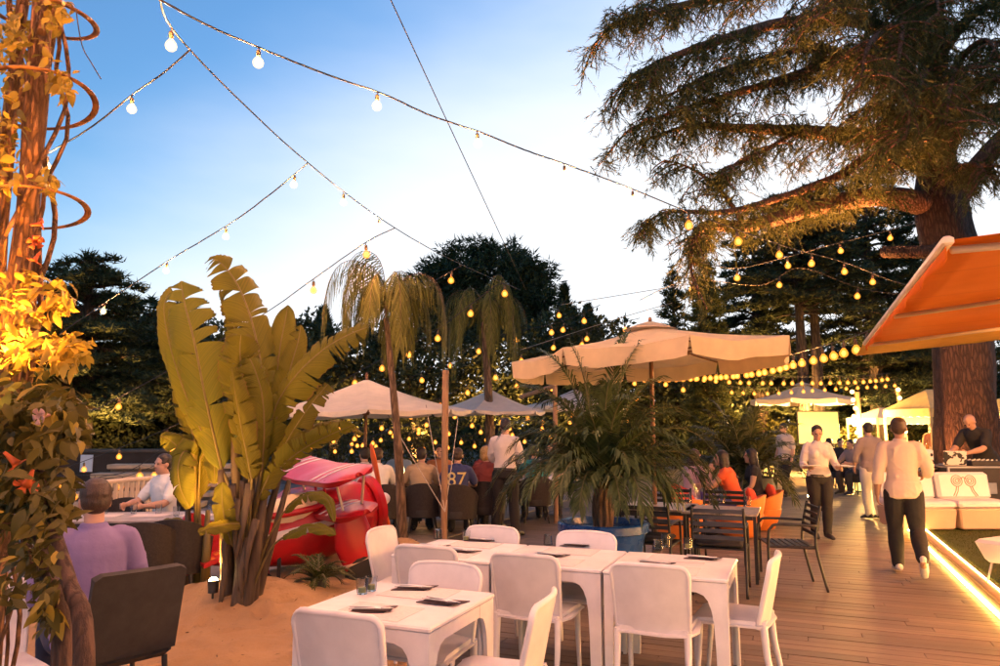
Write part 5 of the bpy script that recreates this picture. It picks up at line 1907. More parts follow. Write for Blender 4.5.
def metal_table(c, ang, w, d, lab, top_mat, cat='table', h=.73):
    root = empty('metal_table', c, ang, lab, cat)
    MB().box((0, 0, h - .012), (w, d, .022), bev=.004).build('top', top_mat, root)
    for sx in (-1, 1):
        for sy in (-1, 1):
            MB().box((sx * (w / 2 - .03), sy * (d / 2 - .03), (h - .024) / 2), (.035, .035, h - .024)).build('leg', BLACKM, root)
    for sy in (-1, 1): MB().box((0, sy * (d / 2 - .03), h - .046), (w - .1, .02, .04)).build('rail', BLACKM, root)
    return root


TGLASS = simple('table_print', (0.34, 0.27, 0.21), .35, .5, 18)
metal_table((BT.x, BT.y, .0015), ANG, .80, .80, 'black metal table with pale top among the slatted armchairs', TGLASS)
BT2 = at(660, 505, 8.9)
metal_table((BT2.x, BT2.y, .0015), ANG, .80, .80, 'black metal table behind the potted palm', TGLASS)
for px, py, lab in [(712, 505, 'tumbler on the black table, leftmost'), (722, 503, 'tumbler on the black table, middle'), (748, 506, 'tumbler on the black table, rightmost'), (688, 503, 'tumbler on the table behind the palm')]:
    tumbler(ground(px, py, ZT), lab, down=False, h=.11, r=.04)
# ---- dark tub chairs of the far dining tables
WICK = simple('dark_wicker', (0.022, 0.016, 0.014), .75, .4, 40, .6, 70)
REDC = simple('red_cushion', (0.34, 0.015, 0.015), .75, .2, 12, .3, 100)


def make_tub(seat_mat):
    root = empty('tub_chair')
    def bk(u, w):
        th = math.pi * (1.02 + .96 * u)
        rr_ = .27 + .03 * w
        top = .40 + .42 * math.sin(math.pi * u) ** .35 * .98 + .0
        z = .30 + (max(.62, top) - .30) * w
        return Vector((math.cos(th) * rr_, math.sin(th) * rr_ * .95 + .02, z))
    MB().shell(bk, 18, 6, .03).build('back', WICK, root, smooth=60)
    MB().lathe([(.20, .28), (.255, .30), (.262, .40), (.25, .435), (.15, .455), (.002, .458)], 24).build('seat', seat_mat, root, smooth=40)
    for sx in (-1, 1):
        for sy in (-1, 1):
            MB().tube([(sx * .17, sy * .17, .30), (sx * .215, sy * .215, 0)], [.02, .013], 8).build('leg', BLACKM, root)
    return root


tub = make_tub(BLACKC)
tub_red = make_tub(REDC)
tubs = [(384, 11.3, .25), (423, 11.5, .05), (458, 11.3, -.05), (487, 11.9, -.2)]
tlabs = ['dark tub chair of the man in white at the far dining table', 'dark tub chair of the man in tan at the far dining table', 'dark tub chair of the guest in the number jersey', 'dark tub chair beside the standing waiter']
for i, ((px, Y, a_), lab) in enumerate(zip(tubs, tlabs)):
    o = tub if i == 0 else copy_tree(tub)
    p = at(px, 500, Y); o.location = (p.x, Y, .0015); o.rotation_euler = (0, 0, a_)
    tag(o, lab, 'chair', 'dark tub chairs')
FT = at(430, 470, 12.5)
metal_table((FT.x, 12.55, .0015), 0.0, 2.9, .85, 'long white topped dining table of the far guests', TABLE_PL)
FT2 = at(520, 470, 13.4)
metal_table((FT2.x, 13.6, .0015), 0.0, 1.5, .85, 'white topped table behind the standing waiter', TABLE_PL)
DR = random.Random(3)
ORD = ('first', 'second', 'third', 'fourth', 'fifth', 'sixth', 'seventh', 'eighth', 'ninth', 'tenth', 'eleventh', 'twelfth', 'thirteenth', 'fourteenth', 'fifteenth', 'sixteenth')
for k in range(16):
    x = FT.x - 1.3 + 2.6 * k / 15
    tumbler(Vector((x, 12.55 + DR.uniform(-.3, .3), 0)), '%s tumbler from the left on the long far dining table' % ORD[k], down=False, h=.11, r=.035)
# left dining table behind the seated man
LT = at(160, 508, 7.9)
lt = metal_table((LT.x, 7.9, .0015), .12, 2.7, .8, 'long table laid with white mats left of the banana plants', simple('grey_table', (0.30, 0.26, 0.25), .4, .3, 6))
for k in range(5):
    o = MB().box((0, 0, .001), (.36, .27, .0016)).build('placemat', PAPER)
    o.location = (LT.x - 1.1 + .5 * k, 7.82 + .05 * k, .734); o.rotation_euler = (0, 0, .12)
    tag(o, '%s white paper mat from the left on the long left table' % ORD[k], 'placemat', 'paper placemats')
for k in range(9):
    tumbler(Vector((LT.x - 1.2 + .28 * k, 7.95 + DR.uniform(-.12, .2), 0)), '%s tumbler from the left on the long left table' % ORD[k], down=False, h=.1, r=.034)
for i, (px, Y, a_, lab) in enumerate([(150, 7.0, .2, 'dark chair with red cushion nearest the seated man'), (182, 7.2, .1, 'dark chair with red cushion beside the young banana'), (118, 8.8, 3.2, 'dark chair with red cushion on the far side of the left table')]):
    o = tub_red if i == 0 else copy_tree(tub_red)
    p = at(px, 500, Y); o.location = (p.x, Y, .0015); o.rotation_euler = (0, 0, a_)
    tag(o, lab, 'chair', 'dark chairs with red cushions')
# black padded chair of the man on the left
bc = empty('padded_chair', (0, 0, 0), 0, 'black padded chair with a square back at the lower left', 'chair')
def bback(u, w):
    cx = abs(2 * u - 1); 
    return Vector(((u - .5) * .47 * (1 - .04 * max(0, cx - .8)), -.21 - .10 * w - .015 * math.sin(math.pi * u), .47 + .44 * w - .02 * max(0, (cx - .85) / .15) * (1 if w > .95 else 0)))
MB().shell(bback, 12, 8, .045).build('backrest', BLACKC, bc, smooth=50)
MB().box((0, .02, .45), (.47, .47, .07), bev=.025).build('seat', BLACKC, bc, smooth=40)
for sx in (-1, 1):
    for sy in (-1, 1):
        MB().tube([(sx * .2, sy * .2 + .01, .42), (sx * .215, sy * .23, 0)], [.016, .012], 8).build('leg', BLACKM, bc)
BCA = .85
p = at(134, 600, 3.95)
p = Vector((p.x, p.y, 0)) + Vector((-math.sin(BCA), math.cos(BCA), 0)) * .24
BCP = Vector((p.x, p.y, max(0, sand_h(p.x, p.y)) - .005))
bc.location = BCP; bc.rotation_euler = (0, 0, BCA)
# ================================================================== people
SKIN = simple('skin', (0.46, 0.26, 0.18), .5, .08, 10)
SKIN2 = simple('skin_tan', (0.36, 0.19, 0.12), .5, .08, 10)
HAIR_D = simple('dark_hair', (0.018, 0.011, 0.008), .5, .5, 40, .6, 90, stretch=(3, 3, 1))
HAIR_B = simple('blond_hair', (0.42, 0.25, 0.09), .5, .4, 40, .6, 90, stretch=(3, 3, 1))
HAIR_BR = simple('brown_hair', (0.05, 0.026, 0.014), .5, .5, 40, .6, 90, stretch=(3, 3, 1))
EYE = simple('eye_dark', (0.02, 0.015, 0.012), .2)
LIPS = simple('lips', (0.42, 0.14, 0.12), .4)


def cloth(name, col, var=.1, rough=.85):
    return simple(name, col, rough, var, 4, .28, 22, bdist=.012)


SHOE_W = simple('pale_shoe', (0.55, 0.5, 0.46), .6)
SHOE_D = simple('dark_shoe', (0.02, 0.015, 0.012), .5)
DG = None


def remesh(mb, name, voxel, mat, parent, smooth_iter=6, wrinkle=0.0, seed=0, freq=1.0):
    me = mb.mesh(name + '_raw')
    o = bpy.data.objects.new(name, me); COL.objects.link(o)
    m = o.modifiers.new('r', 'REMESH'); m.mode = 'VOXEL'; m.voxel_size = voxel
    s = o.modifiers.new('s', 'SMOOTH'); s.factor = .5; s.iterations = smooth_iter
    dg = bpy.context.evaluated_depsgraph_get()
    me2 = bpy.data.meshes.new_from_object(o.evaluated_get(dg))
    bpy.data.objects.remove(o, do_unlink=True)
    bpy.data.meshes.remove(me)
    if wrinkle:
        n = len(me2.vertices); co = np.zeros(n * 3, np.float32); no = np.zeros(n * 3, np.float32)
        me2.vertices.foreach_get('co', co); me2.vertices.foreach_get('normal', no)
        co = co.reshape(-1, 3); no = no.reshape(-1, 3)
        R_ = np.random.default_rng(seed)
        w = np.zeros(n)
        for k in range(5):
            d = R_.normal(size=3) * np.array([12, 12, 22]) * freq; ph = R_.uniform(0, 6)
            w += 1 - 2 * np.abs(np.sin(.5 * (co @ d) + ph + 1.3 * np.sin(co @ (R_.normal(size=3) * 8)))) ** .7
        co += no * np.clip(w / 3 + .35, 0, 1.6)[:, None] * wrinkle
        me2.vertices.foreach_set('co', co.ravel())
    me2.name = name
    me2.materials.clear(); me2.materials.append(mat)
    me2.shade_smooth()
    o2 = bpy.data.objects.new(name, me2)
    return link(o2, parent)


def V3(*a): return Vector(a)


def person(label, loc, rz, pose, top, bottom, hair=HAIR_D, hair_style='short', skin=SKIN, shoes=SHOE_D, sleeve='short', voxel=.012, scale=1.0, female=False, bottom_len='long', group=None, face=True, seed=1, tuck=False, collar=True):
    root = empty('person', loc, rz, label, 'person', group, scale=scale)
    J = dict(
        pelvis=V3(0, 0, .95), chest=V3(0, .0, 1.28), neck=V3(0, -.01, 1.47), head=V3(0, .025, 1.62),
        sh_l=V3(-.175, -.01, 1.405), sh_r=V3(.175, -.01, 1.405), el_l=V3(-.225, -.03, 1.12), el_r=V3(.225, -.03, 1.12), wr_l=V3(-.25, .07, .88), wr_r=V3(.25, .07, .88),
        hip_l=V3(-.095, 0, .90), hip_r=V3(.095, 0, .90), kn_l=V3(-.10, .02, .49), kn_r=V3(.10, .02, .49), an_l=V3(-.10, -.03, .085), an_r=V3(.10, -.03, .085),
        to_l=V3(-.12, .14, .03), to_r=V3(.12, .14, .03), hd=V3(0, 1, 0), hand_l=V3(0, .25, -1), hand_r=V3(0, .25, -1), grip=.5)
    J.update({k: (V3(*v) if hasattr(v, '__len__') else v) for k, v in pose.items()})
    sw = .92 if female else 1.0
    for k in ('sh_l', 'sh_r'):
        if k not in pose: J[k].x *= sw
    torso_up = (J['neck'] - J['pelvis']).normalized()
    side = (J['sh_r'] - J['sh_l']).normalized()
    fwd = torso_up.cross(side) * -1
    fwd = side.cross(torso_up) * -1
    if fwd.dot(V3(0, 1, 0)) < -.3: fwd = -fwd
    T = lambda f: J['pelvis'].lerp(J['neck'], f) + fwd * (0.02 * math.sin(f * 3.1))
    hipw = 1.06 if female else 1.0
    waist = .88 if female else 1.0

    def torso(mb, g, lo=-.06, hi=1.0, n=14):
        prof = [(-.20, .150 * hipw, .105), (-.06, .165 * hipw, .120), (.10, .158 * hipw, .115), (.30, .138 * waist, .105), (.52, .155 * sw, .115), (.74, .172 * sw, .118), (.88, .170 * sw, .100), (.96, .125 * sw, .080), (1.02, .065, .062)]
        pts, rad = [], []
        m = 16
        for i in range(m + 1):
            f = lo + (hi - lo) * i / m
            for k in range(len(prof) - 1):
                if prof[k][0] <= f <= prof[k + 1][0] or k == len(prof) - 2:
                    t_ = min(1, max(0, (f - prof[k][0]) / (prof[k + 1][0] - prof[k][0]))); break
            a = prof[k][1] + (prof[k + 1][1] - prof[k][1]) * t_; b = prof[k][2] + (prof[k + 1][2] - prof[k][2]) * t_
            pts.append(T(f)); rad.append((a + g, b + g))
        mb.tube(pts, rad, 20, side=tuple(side), round_cap=False)
        if female and hi > .6:
            for s_ in (-1, 1): mb.ball(T(.66) + side * (s_ * .075) + fwd * .080, .056 + g * 1.1, 10, 8)

    def limb(mb, a, b, c, r, g=0.0, upto=1.0):
        """two-segment limb, r = radii at root, mid, end"""
        L1, L2 = (b - a).length, (c - b).length
        tot = L1 + L2
        pts, rad = [], []
        m = 14
        bend = ((a - b).normalized() + (c - b).normalized())
        for i in range(m + 1):
            s_ = upto * tot * i / m
            if s_ <= L1: p = a.lerp(b, s_ / L1); f = s_ / L1; r_ = r[0] + (r[1] - r[0]) * f + .008 * math.sin(math.pi * f)
            else: f = (s_ - L1) / L2; p = b.lerp(c, f); r_ = r[1] + (r[2] - r[1]) * f + .010 * math.sin(math.pi * min(1, f * 1.3))
            d = abs(s_ - L1) / tot
            p = p + bend * (.018 * math.exp(-(d / .06) ** 2))
            pts.append(p); rad.append(r_ + g)
        mb.tube(pts, rad, 14, round_cap=True)

    AR = (.054, .043, .030) if not female else (.046, .036, .026)
    LR = (.092, .060, .040) if not female else (.092, .058, .038)
    # ---- body: one continuous surface
    b = MB()
    torso(b, 0)
    for s_ in (-1, 1): b.ball(T(.92) + side * (s_ * .125), (.052, .046, .040), 10, 8)
    b.tube([T(.93), J['neck'], J['head'] + V3(0, -.01, -.06)], [.058, .054, .052], 12)
    # head looking along hd
    hd = J['hd'].normalized(); hs = hd.cross(V3(0, 0, 1)).normalized(); hu = hs.cross(hd).normalized()
    H = Matrix((hs, hd, hu)).transposed()
    hc = J['head']
    def hp(x, y, z): return hc + H @ V3(x, y, z)
    b.ball(hp(0, -.008, .025), (.076, .094, .092), 16, 12, rot=H)
    b.ball(hp(0, .020, -.045), (.060, .070, .075), 14, 10, rot=H)
    b.ball(hp(0, .062, -.095), (.030, .026, .022), 8, 6, rot=H)
    b.tube([hp(0, .090, .012), hp(0, .104, -.022), hp(0, .098, -.032)], [.009, .015, .012], 8)
    for s_ in (-1, 1):
        b.ball(hp(s_ * .077, -.008, -.012), (.010, .022, .032), 8, 6, rot=H)
        b.ball(hp(s_ * .030, .082, .024), (.022, .012, .010), 8, 6, rot=H)      # brow
    for k in ('l', 'r'):
        limb(b, J['sh_' + k], J['el_' + k], J['wr_' + k], AR)
        limb(b, J['hip_' + k], J['kn_' + k], J['an_' + k], LR)
        # hand: palm, four fingers of different length bent at the knuckle, thumb from the side
        w = J['wr_' + k]; hdir = J['hand_' + k].normalized()
        fore = (w - J['el_' + k]).normalized()
        sgn = -1 if k == 'l' else 1
        across = hdir.cross(V3(-sgn * 1.0, .12, 0))
        if across.length < .2: across = hdir.cross(V3(0, 0, 1))
        across.normalize()
        nrm = hdir.cross(across).normalized()
        if nrm.dot(V3(-sgn, 0, 0)) < 0: nrm = -nrm
        palm = w + hdir * .05
        b.tube([w - hdir * .01, w + hdir * .04, w + hdir * .088], [(.026, .019), (.040, .016), (.038, .013)], 12, side=tuple(across))
        gr = J['grip']
        for fi, (off, L) in enumerate([(-.029, .066), (-.010, .076), (.010, .072), (.028, .058)]):
            r0 = w + hdir * .082 + across * off
            d1 = (hdir + nrm * gr * .9).normalized(); d2 = (hdir * (1 - gr) + nrm * (gr * 1.6 + .1)).normalized()
            m1 = r0 + d1 * L * .5
            b.tube([r0, m1, m1 + d2 * L * .5], [.0098, .009, .0075], 7, round_cap=True)
        tb = w + hdir * .03 + across * -.034
        b.tube([tb, tb + (hdir * .6 - across * .8 + nrm * .4).normalized() * .032, tb + (hdir * .6 - across * .8 + nrm * .4).normalized() * .032 + (hdir + nrm * .3).normalized() * .03], [.014, .0115, .009], 7, round_cap=True)
        # foot
        an, to = J['an_' + k], J['to_' + k]
        fd = (to - an); fd.z = 0
        b.tube([an + V3(0, 0, 0) - fd.normalized() * .03 + V3(0, 0, -.03), an.lerp(to, .5) + V3(0, 0, -.01), to], [(.034, .035), (.040, .030), (.036, .018)], 12, side=tuple(fd.cross(V3(0, 0, 1)).normalized()), round_cap=True)
    body = remesh(b, 'body', voxel, skin, root, 4)
    # ---- clothing
    c = MB()
    torso(c, .017, lo=(.0 if not tuck else .02), hi=1.0)
    if not tuck: torso(c, .030, lo=-.22, hi=.12)
    for s_ in (-1, 1): c.ball(T(.92) + side * (s_ * .132), (.070, .064, .056), 10, 8)
    for k in ('l', 'r'):
        limb(c, J['sh_' + k], J['el_' + k], J['wr_' + k], (AR[0] + .013, AR[1] + .016, AR[2] + .016), 0, {'long': .93, 'rolled': .70, 'short': .42, 'none': .12}[sleeve])
    if collar: c.tube([T(.95), J['neck'] + V3(0, .0, .035)], [.085, .070], 14)
    remesh(c, 'shirt', voxel * 1.1, top, root, 5, .014, seed)
    if bottom is not None:
        c = MB()
        torso(c, .012 if tuck else .010, lo=-.20, hi=.10 if not tuck else .16)
        c.ball(J['pelvis'] + torso_up * -.03, (.165 * hipw, .125, .12), 14, 10)
        for k in ('l', 'r'):
            slim = .85 if female else 1.0
            limb(c, J['hip_' + k], J['kn_' + k], J['an_' + k] + V3(0, 0, .005), (LR[0] + .018, LR[1] + .018 * slim, LR[2] + .026 * slim), 0, {'long': .985, 'short': .40}[bottom_len])
        remesh(c, 'trousers', voxel * 1.1, bottom, root, 4, .005, seed + 5)
    if tuck:
        c = MB(); torso(c, .021, lo=.035, hi=.085); c.build('belt', SHOE_D, root, smooth=50)
    for k in ('l', 'r'):
        an, to = J['an_' + k], J['to_' + k]
        fd = (to - an); fl = fd.copy(); fl.z *= .3; fdn = fd.normalized(); 
        sh = MB()
        sdv = fd.cross(V3(0, 0, 1)); sdv = sdv.normalized() if sdv.length > .01 else V3(1, 0, 0)
        sh.tube([an - fdn * .055 + V3(0, 0, -.035), an.lerp(to, .35) + V3(0, 0, -.012), an.lerp(to, .75), to + fdn * .03], [(.040, .042), (.046, .042), (.046, .030), (.036, .022)], 14, side=tuple(sdv), round_cap=True)
        sh.build('shoe', shoes, root, smooth=True)
    # ---- hair
    h = MB()
    if hair_style != 'bald':
        h.ball(hp(0, -.020, .040), (.084, .096, .090), 16, 12, rot=H)
        h.ball(hp(0, -.045, .000), (.080, .068, .075), 14, 10, rot=H)
        if hair_style == 'long':
            bk = -hd
            p0 = hp(0, -.06, .02)
            h.tube([p0, hp(0, -.085, -.08), hp(0, -.10, -.22) , T(.66) - fwd * .135], [(.085, .045), (.088, .045), (.092, .04), (.05, .025)], 14, side=tuple(hs), round_cap=True)
            for s_ in (-1, 1): h.tube([hp(s_ * .06, -.02, .05), hp(s_ * .08, -.02, -.06), hp(s_ * .085, -.04, -.18)], [(.03, .05), (.024, .05), (.02, .04)], 10, side=tuple(hs), round_cap=True)
        elif hair_style == 'bun':
            h.ball(hp(0, -.12, .05), .045, 10, 8)
        elif hair_style == 'full':
            h.ball(hp(0, -.03, .035), (.100, .108, .105), 16, 12, rot=H)
            h.ball(hp(0, -.06, -.03), (.092, .075, .085), 14, 10, rot=H)
        remesh(h, 'hair', .008, hair, root, 2, .007, seed + 9, 3.2)
    if face:
        for s_ in (-1, 1):
            MB().ball(hp(s_ * .031, .082, .006), (.012, .008, .008), 8, 6, rot=H).build('eye', EYE, root, smooth=True)
        MB().ball(hp(0, .083, -.062), (.022, .008, .007), 8, 6, rot=H).build('mouth', LIPS, root, smooth=True)
    return root


def sit(lean=0.0, arms='table', head=(0, 1, 0), seat=.46, spread=.0, knee=.44):
    z = seat
    dz = z + .10 - .95
    P = dict(pelvis=(0, 0, .95 + dz), chest=(0, .02 + lean * .5, 1.28 + dz), neck=(0, -.01 + lean, 1.46 + dz), head=(0, .025 + lean * 1.15, 1.61 + dz),
             sh_l=(-.172, -.01 + lean * .95, 1.395 + dz), sh_r=(.172, -.01 + lean * .95, 1.395 + dz),
             hip_l=(-.10, .02, .90 + dz), hip_r=(.10, .02, .90 + dz), kn_l=(-.14 - spread, knee, .53), kn_r=(.14 + spread, knee, .53), an_l=(-.13 - spread, knee - .06, .085), an_r=(.13 + spread, knee - .06, .085),
             to_l=(-.14 - spread, knee + .11, .03), to_r=(.14 + spread, knee + .11, .03), hd=head)
    if arms == 'table': P.update(el_l=(-.27, .14 + lean, 1.16 + dz), el_r=(.27, .14 + lean, 1.16 + dz), wr_l=(-.17, .36 + lean, 1.15 + dz), wr_r=(.17, .36 + lean, 1.15 + dz), hand_l=(.3, 1, -.1), hand_r=(-.3, 1, -.1))
    elif arms == 'lap': P.update(el_l=(-.26, .04 + lean, 1.12 + dz), el_r=(.26, .04 + lean, 1.12 + dz), wr_l=(-.12, .25 + lean, .98 + dz), wr_r=(.12, .25 + lean, .98 + dz), hand_l=(.5, 1, -.2), hand_r=(-.5, 1, -.2))
    elif arms == 'chin': P.update(el_l=(-.24, .22 + lean, 1.14 + dz), el_r=(.24, .20 + lean, 1.14 + dz), wr_l=(-.07, .20 + lean, 1.40 + dz), wr_r=(.16, .38 + lean, 1.16 + dz), hand_l=(.2, 0, 1), hand_r=(-.3, 1, 0))
    return P


# man in the lavender shirt, seen from behind on the left
LAV = cloth('lavender_cotton', (0.20, 0.15, 0.32))
pm = at(86, 600, 4.28)
person('man in a lavender shirt seated with his back to us at the lower left', (BCP.x - .16, BCP.y + .04, BCP.z + .01), BCA - .25, sit(.05, 'lap', (-.05, 1, -.02)), LAV, cloth('navy_jeans', (0.03, 0.035, 0.07)), HAIR_BR, 'short', sleeve='long', voxel=.010, face=False, seed=2)
# guest in white far left
p = at(168, 480, 9.0)
person('guest in a white shirt seated beyond the left table', (p.x, 9.0, 0), 2.6, sit(.05, 'table'), cloth('white_cotton', (0.72, 0.70, 0.68)), cloth('dark_trousers', (0.02, 0.02, 0.024)), HAIR_D, 'short', seed=3)
o = copy_tree(tub_red); o.location = (p.x, 9.0, .0015); o.rotation_euler = (0, 0, 2.6); tag(o, 'dark chair with red cushion under the guest in white on the left', 'chair', 'dark chairs with red cushions')
# far dining group
DT = MATS['dark_trousers']
def seated(px, Y, rz, label, top, hair, style='short', lean=.06, arms='table', **kw):
    p = at(px, 480, Y)
    return person(label, (p.x, Y, 0), rz, sit(lean, arms, kw.pop('head', (0, 1, 0))), top, kw.pop('bottom', DT), hair, style, **kw)
seated(378, 11.35, .25, 'man in a white tee shirt hunched at the far table beside the plane', MATS['white_cotton'], HAIR_BR, lean=.14, seed=4)
seated(366, 11.75, .5, 'dark haired guest half hidden behind the wing of the plane', cloth('grey_pink', (0.5, 0.42, 0.42)), HAIR_D, lean=.08, seed=14)
seated(421, 11.55, .05, 'man in a tan shirt seated behind the weeping palm trunk', cloth('tan_cotton', (0.46, 0.32, 0.19)), HAIR_D, lean=.06, seed=5, head=(.25, 1, 0))
jersey = seated(457, 11.35, -.05, 'guest in a navy jersey with the number 87 seated at the far table', cloth('navy_jersey', (0.030, 0.040, 0.13)), HAIR_BR, lean=.06, seed=6, face=False)
seated(484, 11.9, -.35, 'blond guest in dark red reaching across the far table', cloth('dark_red', (0.20, 0.035, 0.03)), HAIR_B, 'full', lean=.1, seed=7, sleeve='none', head=(.5, 1, 0))
seated(440, 13.25, 3.1, 'guest in orange facing us across the far table', cloth('orange_tee', (0.42, 0.16, 0.06)), HAIR_D, lean=.05, seed=8)
seated(486, 13.35, 3.3, 'dark haired woman in dark red facing us across the far table', MATS['dark_red'], HAIR_D, 'long', female=True, lean=.08, seed=9)
seated(400, 13.3, 2.9, 'guest in pale blue facing us behind the palm trunk', cloth('pale_blue', (0.25, 0.34, 0.45)), HAIR_BR, lean=.05, seed=10)
seated(535, 13.1, .1, 'guest in a teal shirt behind the potted palm', cloth('teal', (0.01, 0.20, 0.22)), HAIR_D, lean=.05, seed=11)
seated(549, 14.4, 3.2, 'guest in white facing us at the table behind the waiter', MATS['white_cotton'], HAIR_D, lean=.05, seed=12)
# number on the jersey
def text_mesh(body, size, extrude=.001):
    cu = bpy.data.curves.new('txt', 'FONT'); cu.body = body; cu.size = size; cu.extrude = extrude; cu.align_x = 'CENTER'; cu.align_y = 'CENTER'
    o = bpy.data.objects.new('txt', cu); COL.objects.link(o)
    dg = bpy.context.evaluated_depsgraph_get()
    me = bpy.data.meshes.new_from_object(o.evaluated_get(dg))
    bpy.data.objects.remove(o, do_unlink=True)
    return me


NUM = simple('yellow_print', (0.65, 0.52, 0.20), .7)
shirt = [c for c in children_of(jersey) if c.name.startswith('shirt')][0]


def wrap_text(body, size, target, z0, name, mat, parent, bold=.012):
    """lettering laid onto the back of a shirt (local -y side)"""
    me = text_mesh(body, size, .0)
    from mathutils.bvhtree import BVHTree
    import bmesh
    bm = bmesh.new(); bm.from_mesh(me)
    bmesh.ops.triangulate(bm, faces=bm.faces[:])
    for _ in range(3): bmesh.ops.subdivide_edges(bm, edges=[e for e in bm.edges if e.calc_length() > .02], cuts=1)
    tree = BVHTree.FromPolygons([v.co for v in target.data.vertices], [p_.vertices for p_ in target.data.polygons])
    for v in bm.verts:
        x, z = v.co.x, v.co.y + z0
        hit = tree.ray_cast(Vector((x, -1.5, z)), Vector((0, 1, 0)))
        y = hit[0].y - .006 if hit[0] else -.1
        v.co = Vector((x, y, z))
    bm.to_mesh(me); bm.free()
    me.materials.append(mat)
    o = bpy.data.objects.new(name, me)
    return link(o, parent)


wrap_text('87', .30, shirt, .86, 'number', NUM, jersey)
# waiter standing
WSH = cloth('white_shirt', (0.62, 0.54, 0.52))
BLK = cloth('black_trousers', (0.014, 0.012, 0.013))
p = at(505, 520, 11.5)
person('waiter in a white shirt and black trousers standing with his back to us', (p.x, 11.5, 0), -.35, dict(el_l=(-.25, .05, 1.13), wr_l=(-.14, .24, 1.10), el_r=(.25, .05, 1.13), wr_r=(.12, .26, 1.10), hand_l=(.5, 1, 0), hand_r=(-.5, 1, 0), hd=(-.2, 1, -.45), kn_l=(-.12, .02, .49), an_l=(-.15, -.03, .085), to_l=(-.2, .12, .03), kn_r=(.13, .03, .49), an_r=(.17, -.02, .085), to_r=(.22, .13, .03)), WSH, BLK, HAIR_D, 'short', sleeve='long', tuck=True, face=False, seed=20, voxel=.010, scale=1.03)
# waitress walking towards us with two plates
p = at(822, 531, 11.2)
WP = V3(p.x, 11.2, 0)
person('waitress in a white blouse walking towards us carrying plates', WP, math.pi - .1, dict(el_l=(-.25, .02, 1.12), wr_l=(-.24, .26, 1.08), el_r=(.25, .02, 1.12), wr_r=(.24, .26, 1.10), hand_l=(.05, 1, .05), hand_r=(-.05, 1, .05), kn_l=(-.07, .10, .50), an_l=(-.05, .10, .09), to_l=(-.06, .27, .05), kn_r=(.08, .03, .49), an_r=(.07, -.14, .10), to_r=(.08, .02, .03), hd=(.15, 1, -.25), grip=.35), WSH, BLK, HAIR_D, 'bun', sleeve='rolled', tuck=True, female=True, seed=21, voxel=.009, scale=.97, shoes=SHOE_D)
PLATE = simple('white_plate', (0.80, 0.76, 0.72), .25, .05)
Rw = Matrix.Rotation(math.pi - .1, 3, 'Z')
for lx, lab, ty in ((-.25, 'white plate carried in the waitress’s raised right side', .12), (.25, 'white plate carried on the waitress’s left side', -.1)):
    o = MB().lathe([(.06, 0), (.10, .006), (.145, .018), (.145, .021), (.10, .011), (.002, .008)], 28).build('plate', PLATE, smooth=35)
    o.location = WP + Rw @ (V3(lx, .40, 1.118) * .97); o.rotation_euler = (ty * .3, ty * .4, 0)
    tag(o, 'white plate held at the %s of the waitress in the photo' % ('right' if lx < 0 else 'left'), 'plate')
# waiter walking away on the right
p = at(908, 560, 8.5)
person('waiter in a pale shirt walking away beside the lit edge', (p.x, 8.5, 0), -.42, dict(el_l=(-.245, -.06, 1.13), wr_l=(-.265, -.02, .88), el_r=(.27, .02, 1.14), wr_r=(.23, .24, 1.08), hand_l=(0, .15, -1), hand_r=(-.1, 1, .1), kn_l=(-.10, .10, .50), an_l=(-.09, .12, .09), to_l=(-.11, .29, .04), kn_r=(.11, .0, .48), an_r=(.12, -.30, .22), to_r=(.13, -.22, .06), hd=(0.1, 1, -.05)), cloth('peach_shirt', (0.56, 0.43, 0.36)), BLK, HAIR_BR, 'short', skin=SKIN2, sleeve='rolled', face=False, seed=22, voxel=.009, shoes=SHOE_W, scale=1.02)
# man in grey with white trousers
p = at(874, 520, 13.5)
person('man in a grey shirt and white trousers seen from behind', (p.x, 13.5, 0), .1, dict(el_l=(-.27, .02, 1.12), el_r=(.27, .02, 1.12), wr_l=(-.24, .12, .93), wr_r=(.22, .15, .95)), cloth('grey_shirt', (0.24, 0.19, 0.19)), cloth('white_trousers', (0.66, 0.60, 0.56)), HAIR_D, 'short', sleeve='rolled', face=False, seed=23)
# person walking behind the second palm
p = at(786, 470, 17.5)
person('person in black and pale top walking beside the grey pot', (p.x, 17.5, 0), 2.0, dict(kn_l=(-.1, .12, .5), an_l=(-.1, .16, .1), to_l=(-.1, .33, .06), an_r=(.1, -.22, .14), to_r=(.1, -.08, .04)), cloth('pale_top', (0.5, 0.42, 0.38)), BLK, HAIR_D, 'short', seed=24)
# women in the pod chairs
p = at(738, 500, 11.4)
PODA = V3(p.x, 11.4, 0)
person('long haired woman in an orange top resting her chin on her hand', PODA, 1.15, sit(.18, 'chin', (-.1, 1, .02), .42), cloth('orange_top', (0.66, 0.10, 0.03)), cloth('blue_shorts', (0.05, 0.05, 0.14)), HAIR_D, 'long', sleeve='none', female=True, bottom_len='short', seed=25, collar=False, voxel=.010)
p = at(690, 495, 12.0)
PODB = V3(p.x, 12.0, 0)
person('woman in violet shorts sitting in the white pod chair', PODB, -1.1, sit(.10, 'lap', (0, 1, 0), .42), cloth('pink_top', (0.62, 0.36, 0.36)), cloth('violet_shorts', (0.09, 0.05, 0.22)), HAIR_BR, 'long', sleeve='none', female=True, bottom_len='short', seed=26, collar=False)
p = at(757, 492, 12.2)
person('dark haired woman behind the one in orange', (p.x, 12.2, 0), 1.3, sit(.05, 'lap', (0, 1, 0), .42), cloth('black_top', (0.02, 0.018, 0.02)), BLK, HAIR_D, 'long', sleeve='none', female=True, seed=27, collar=False)
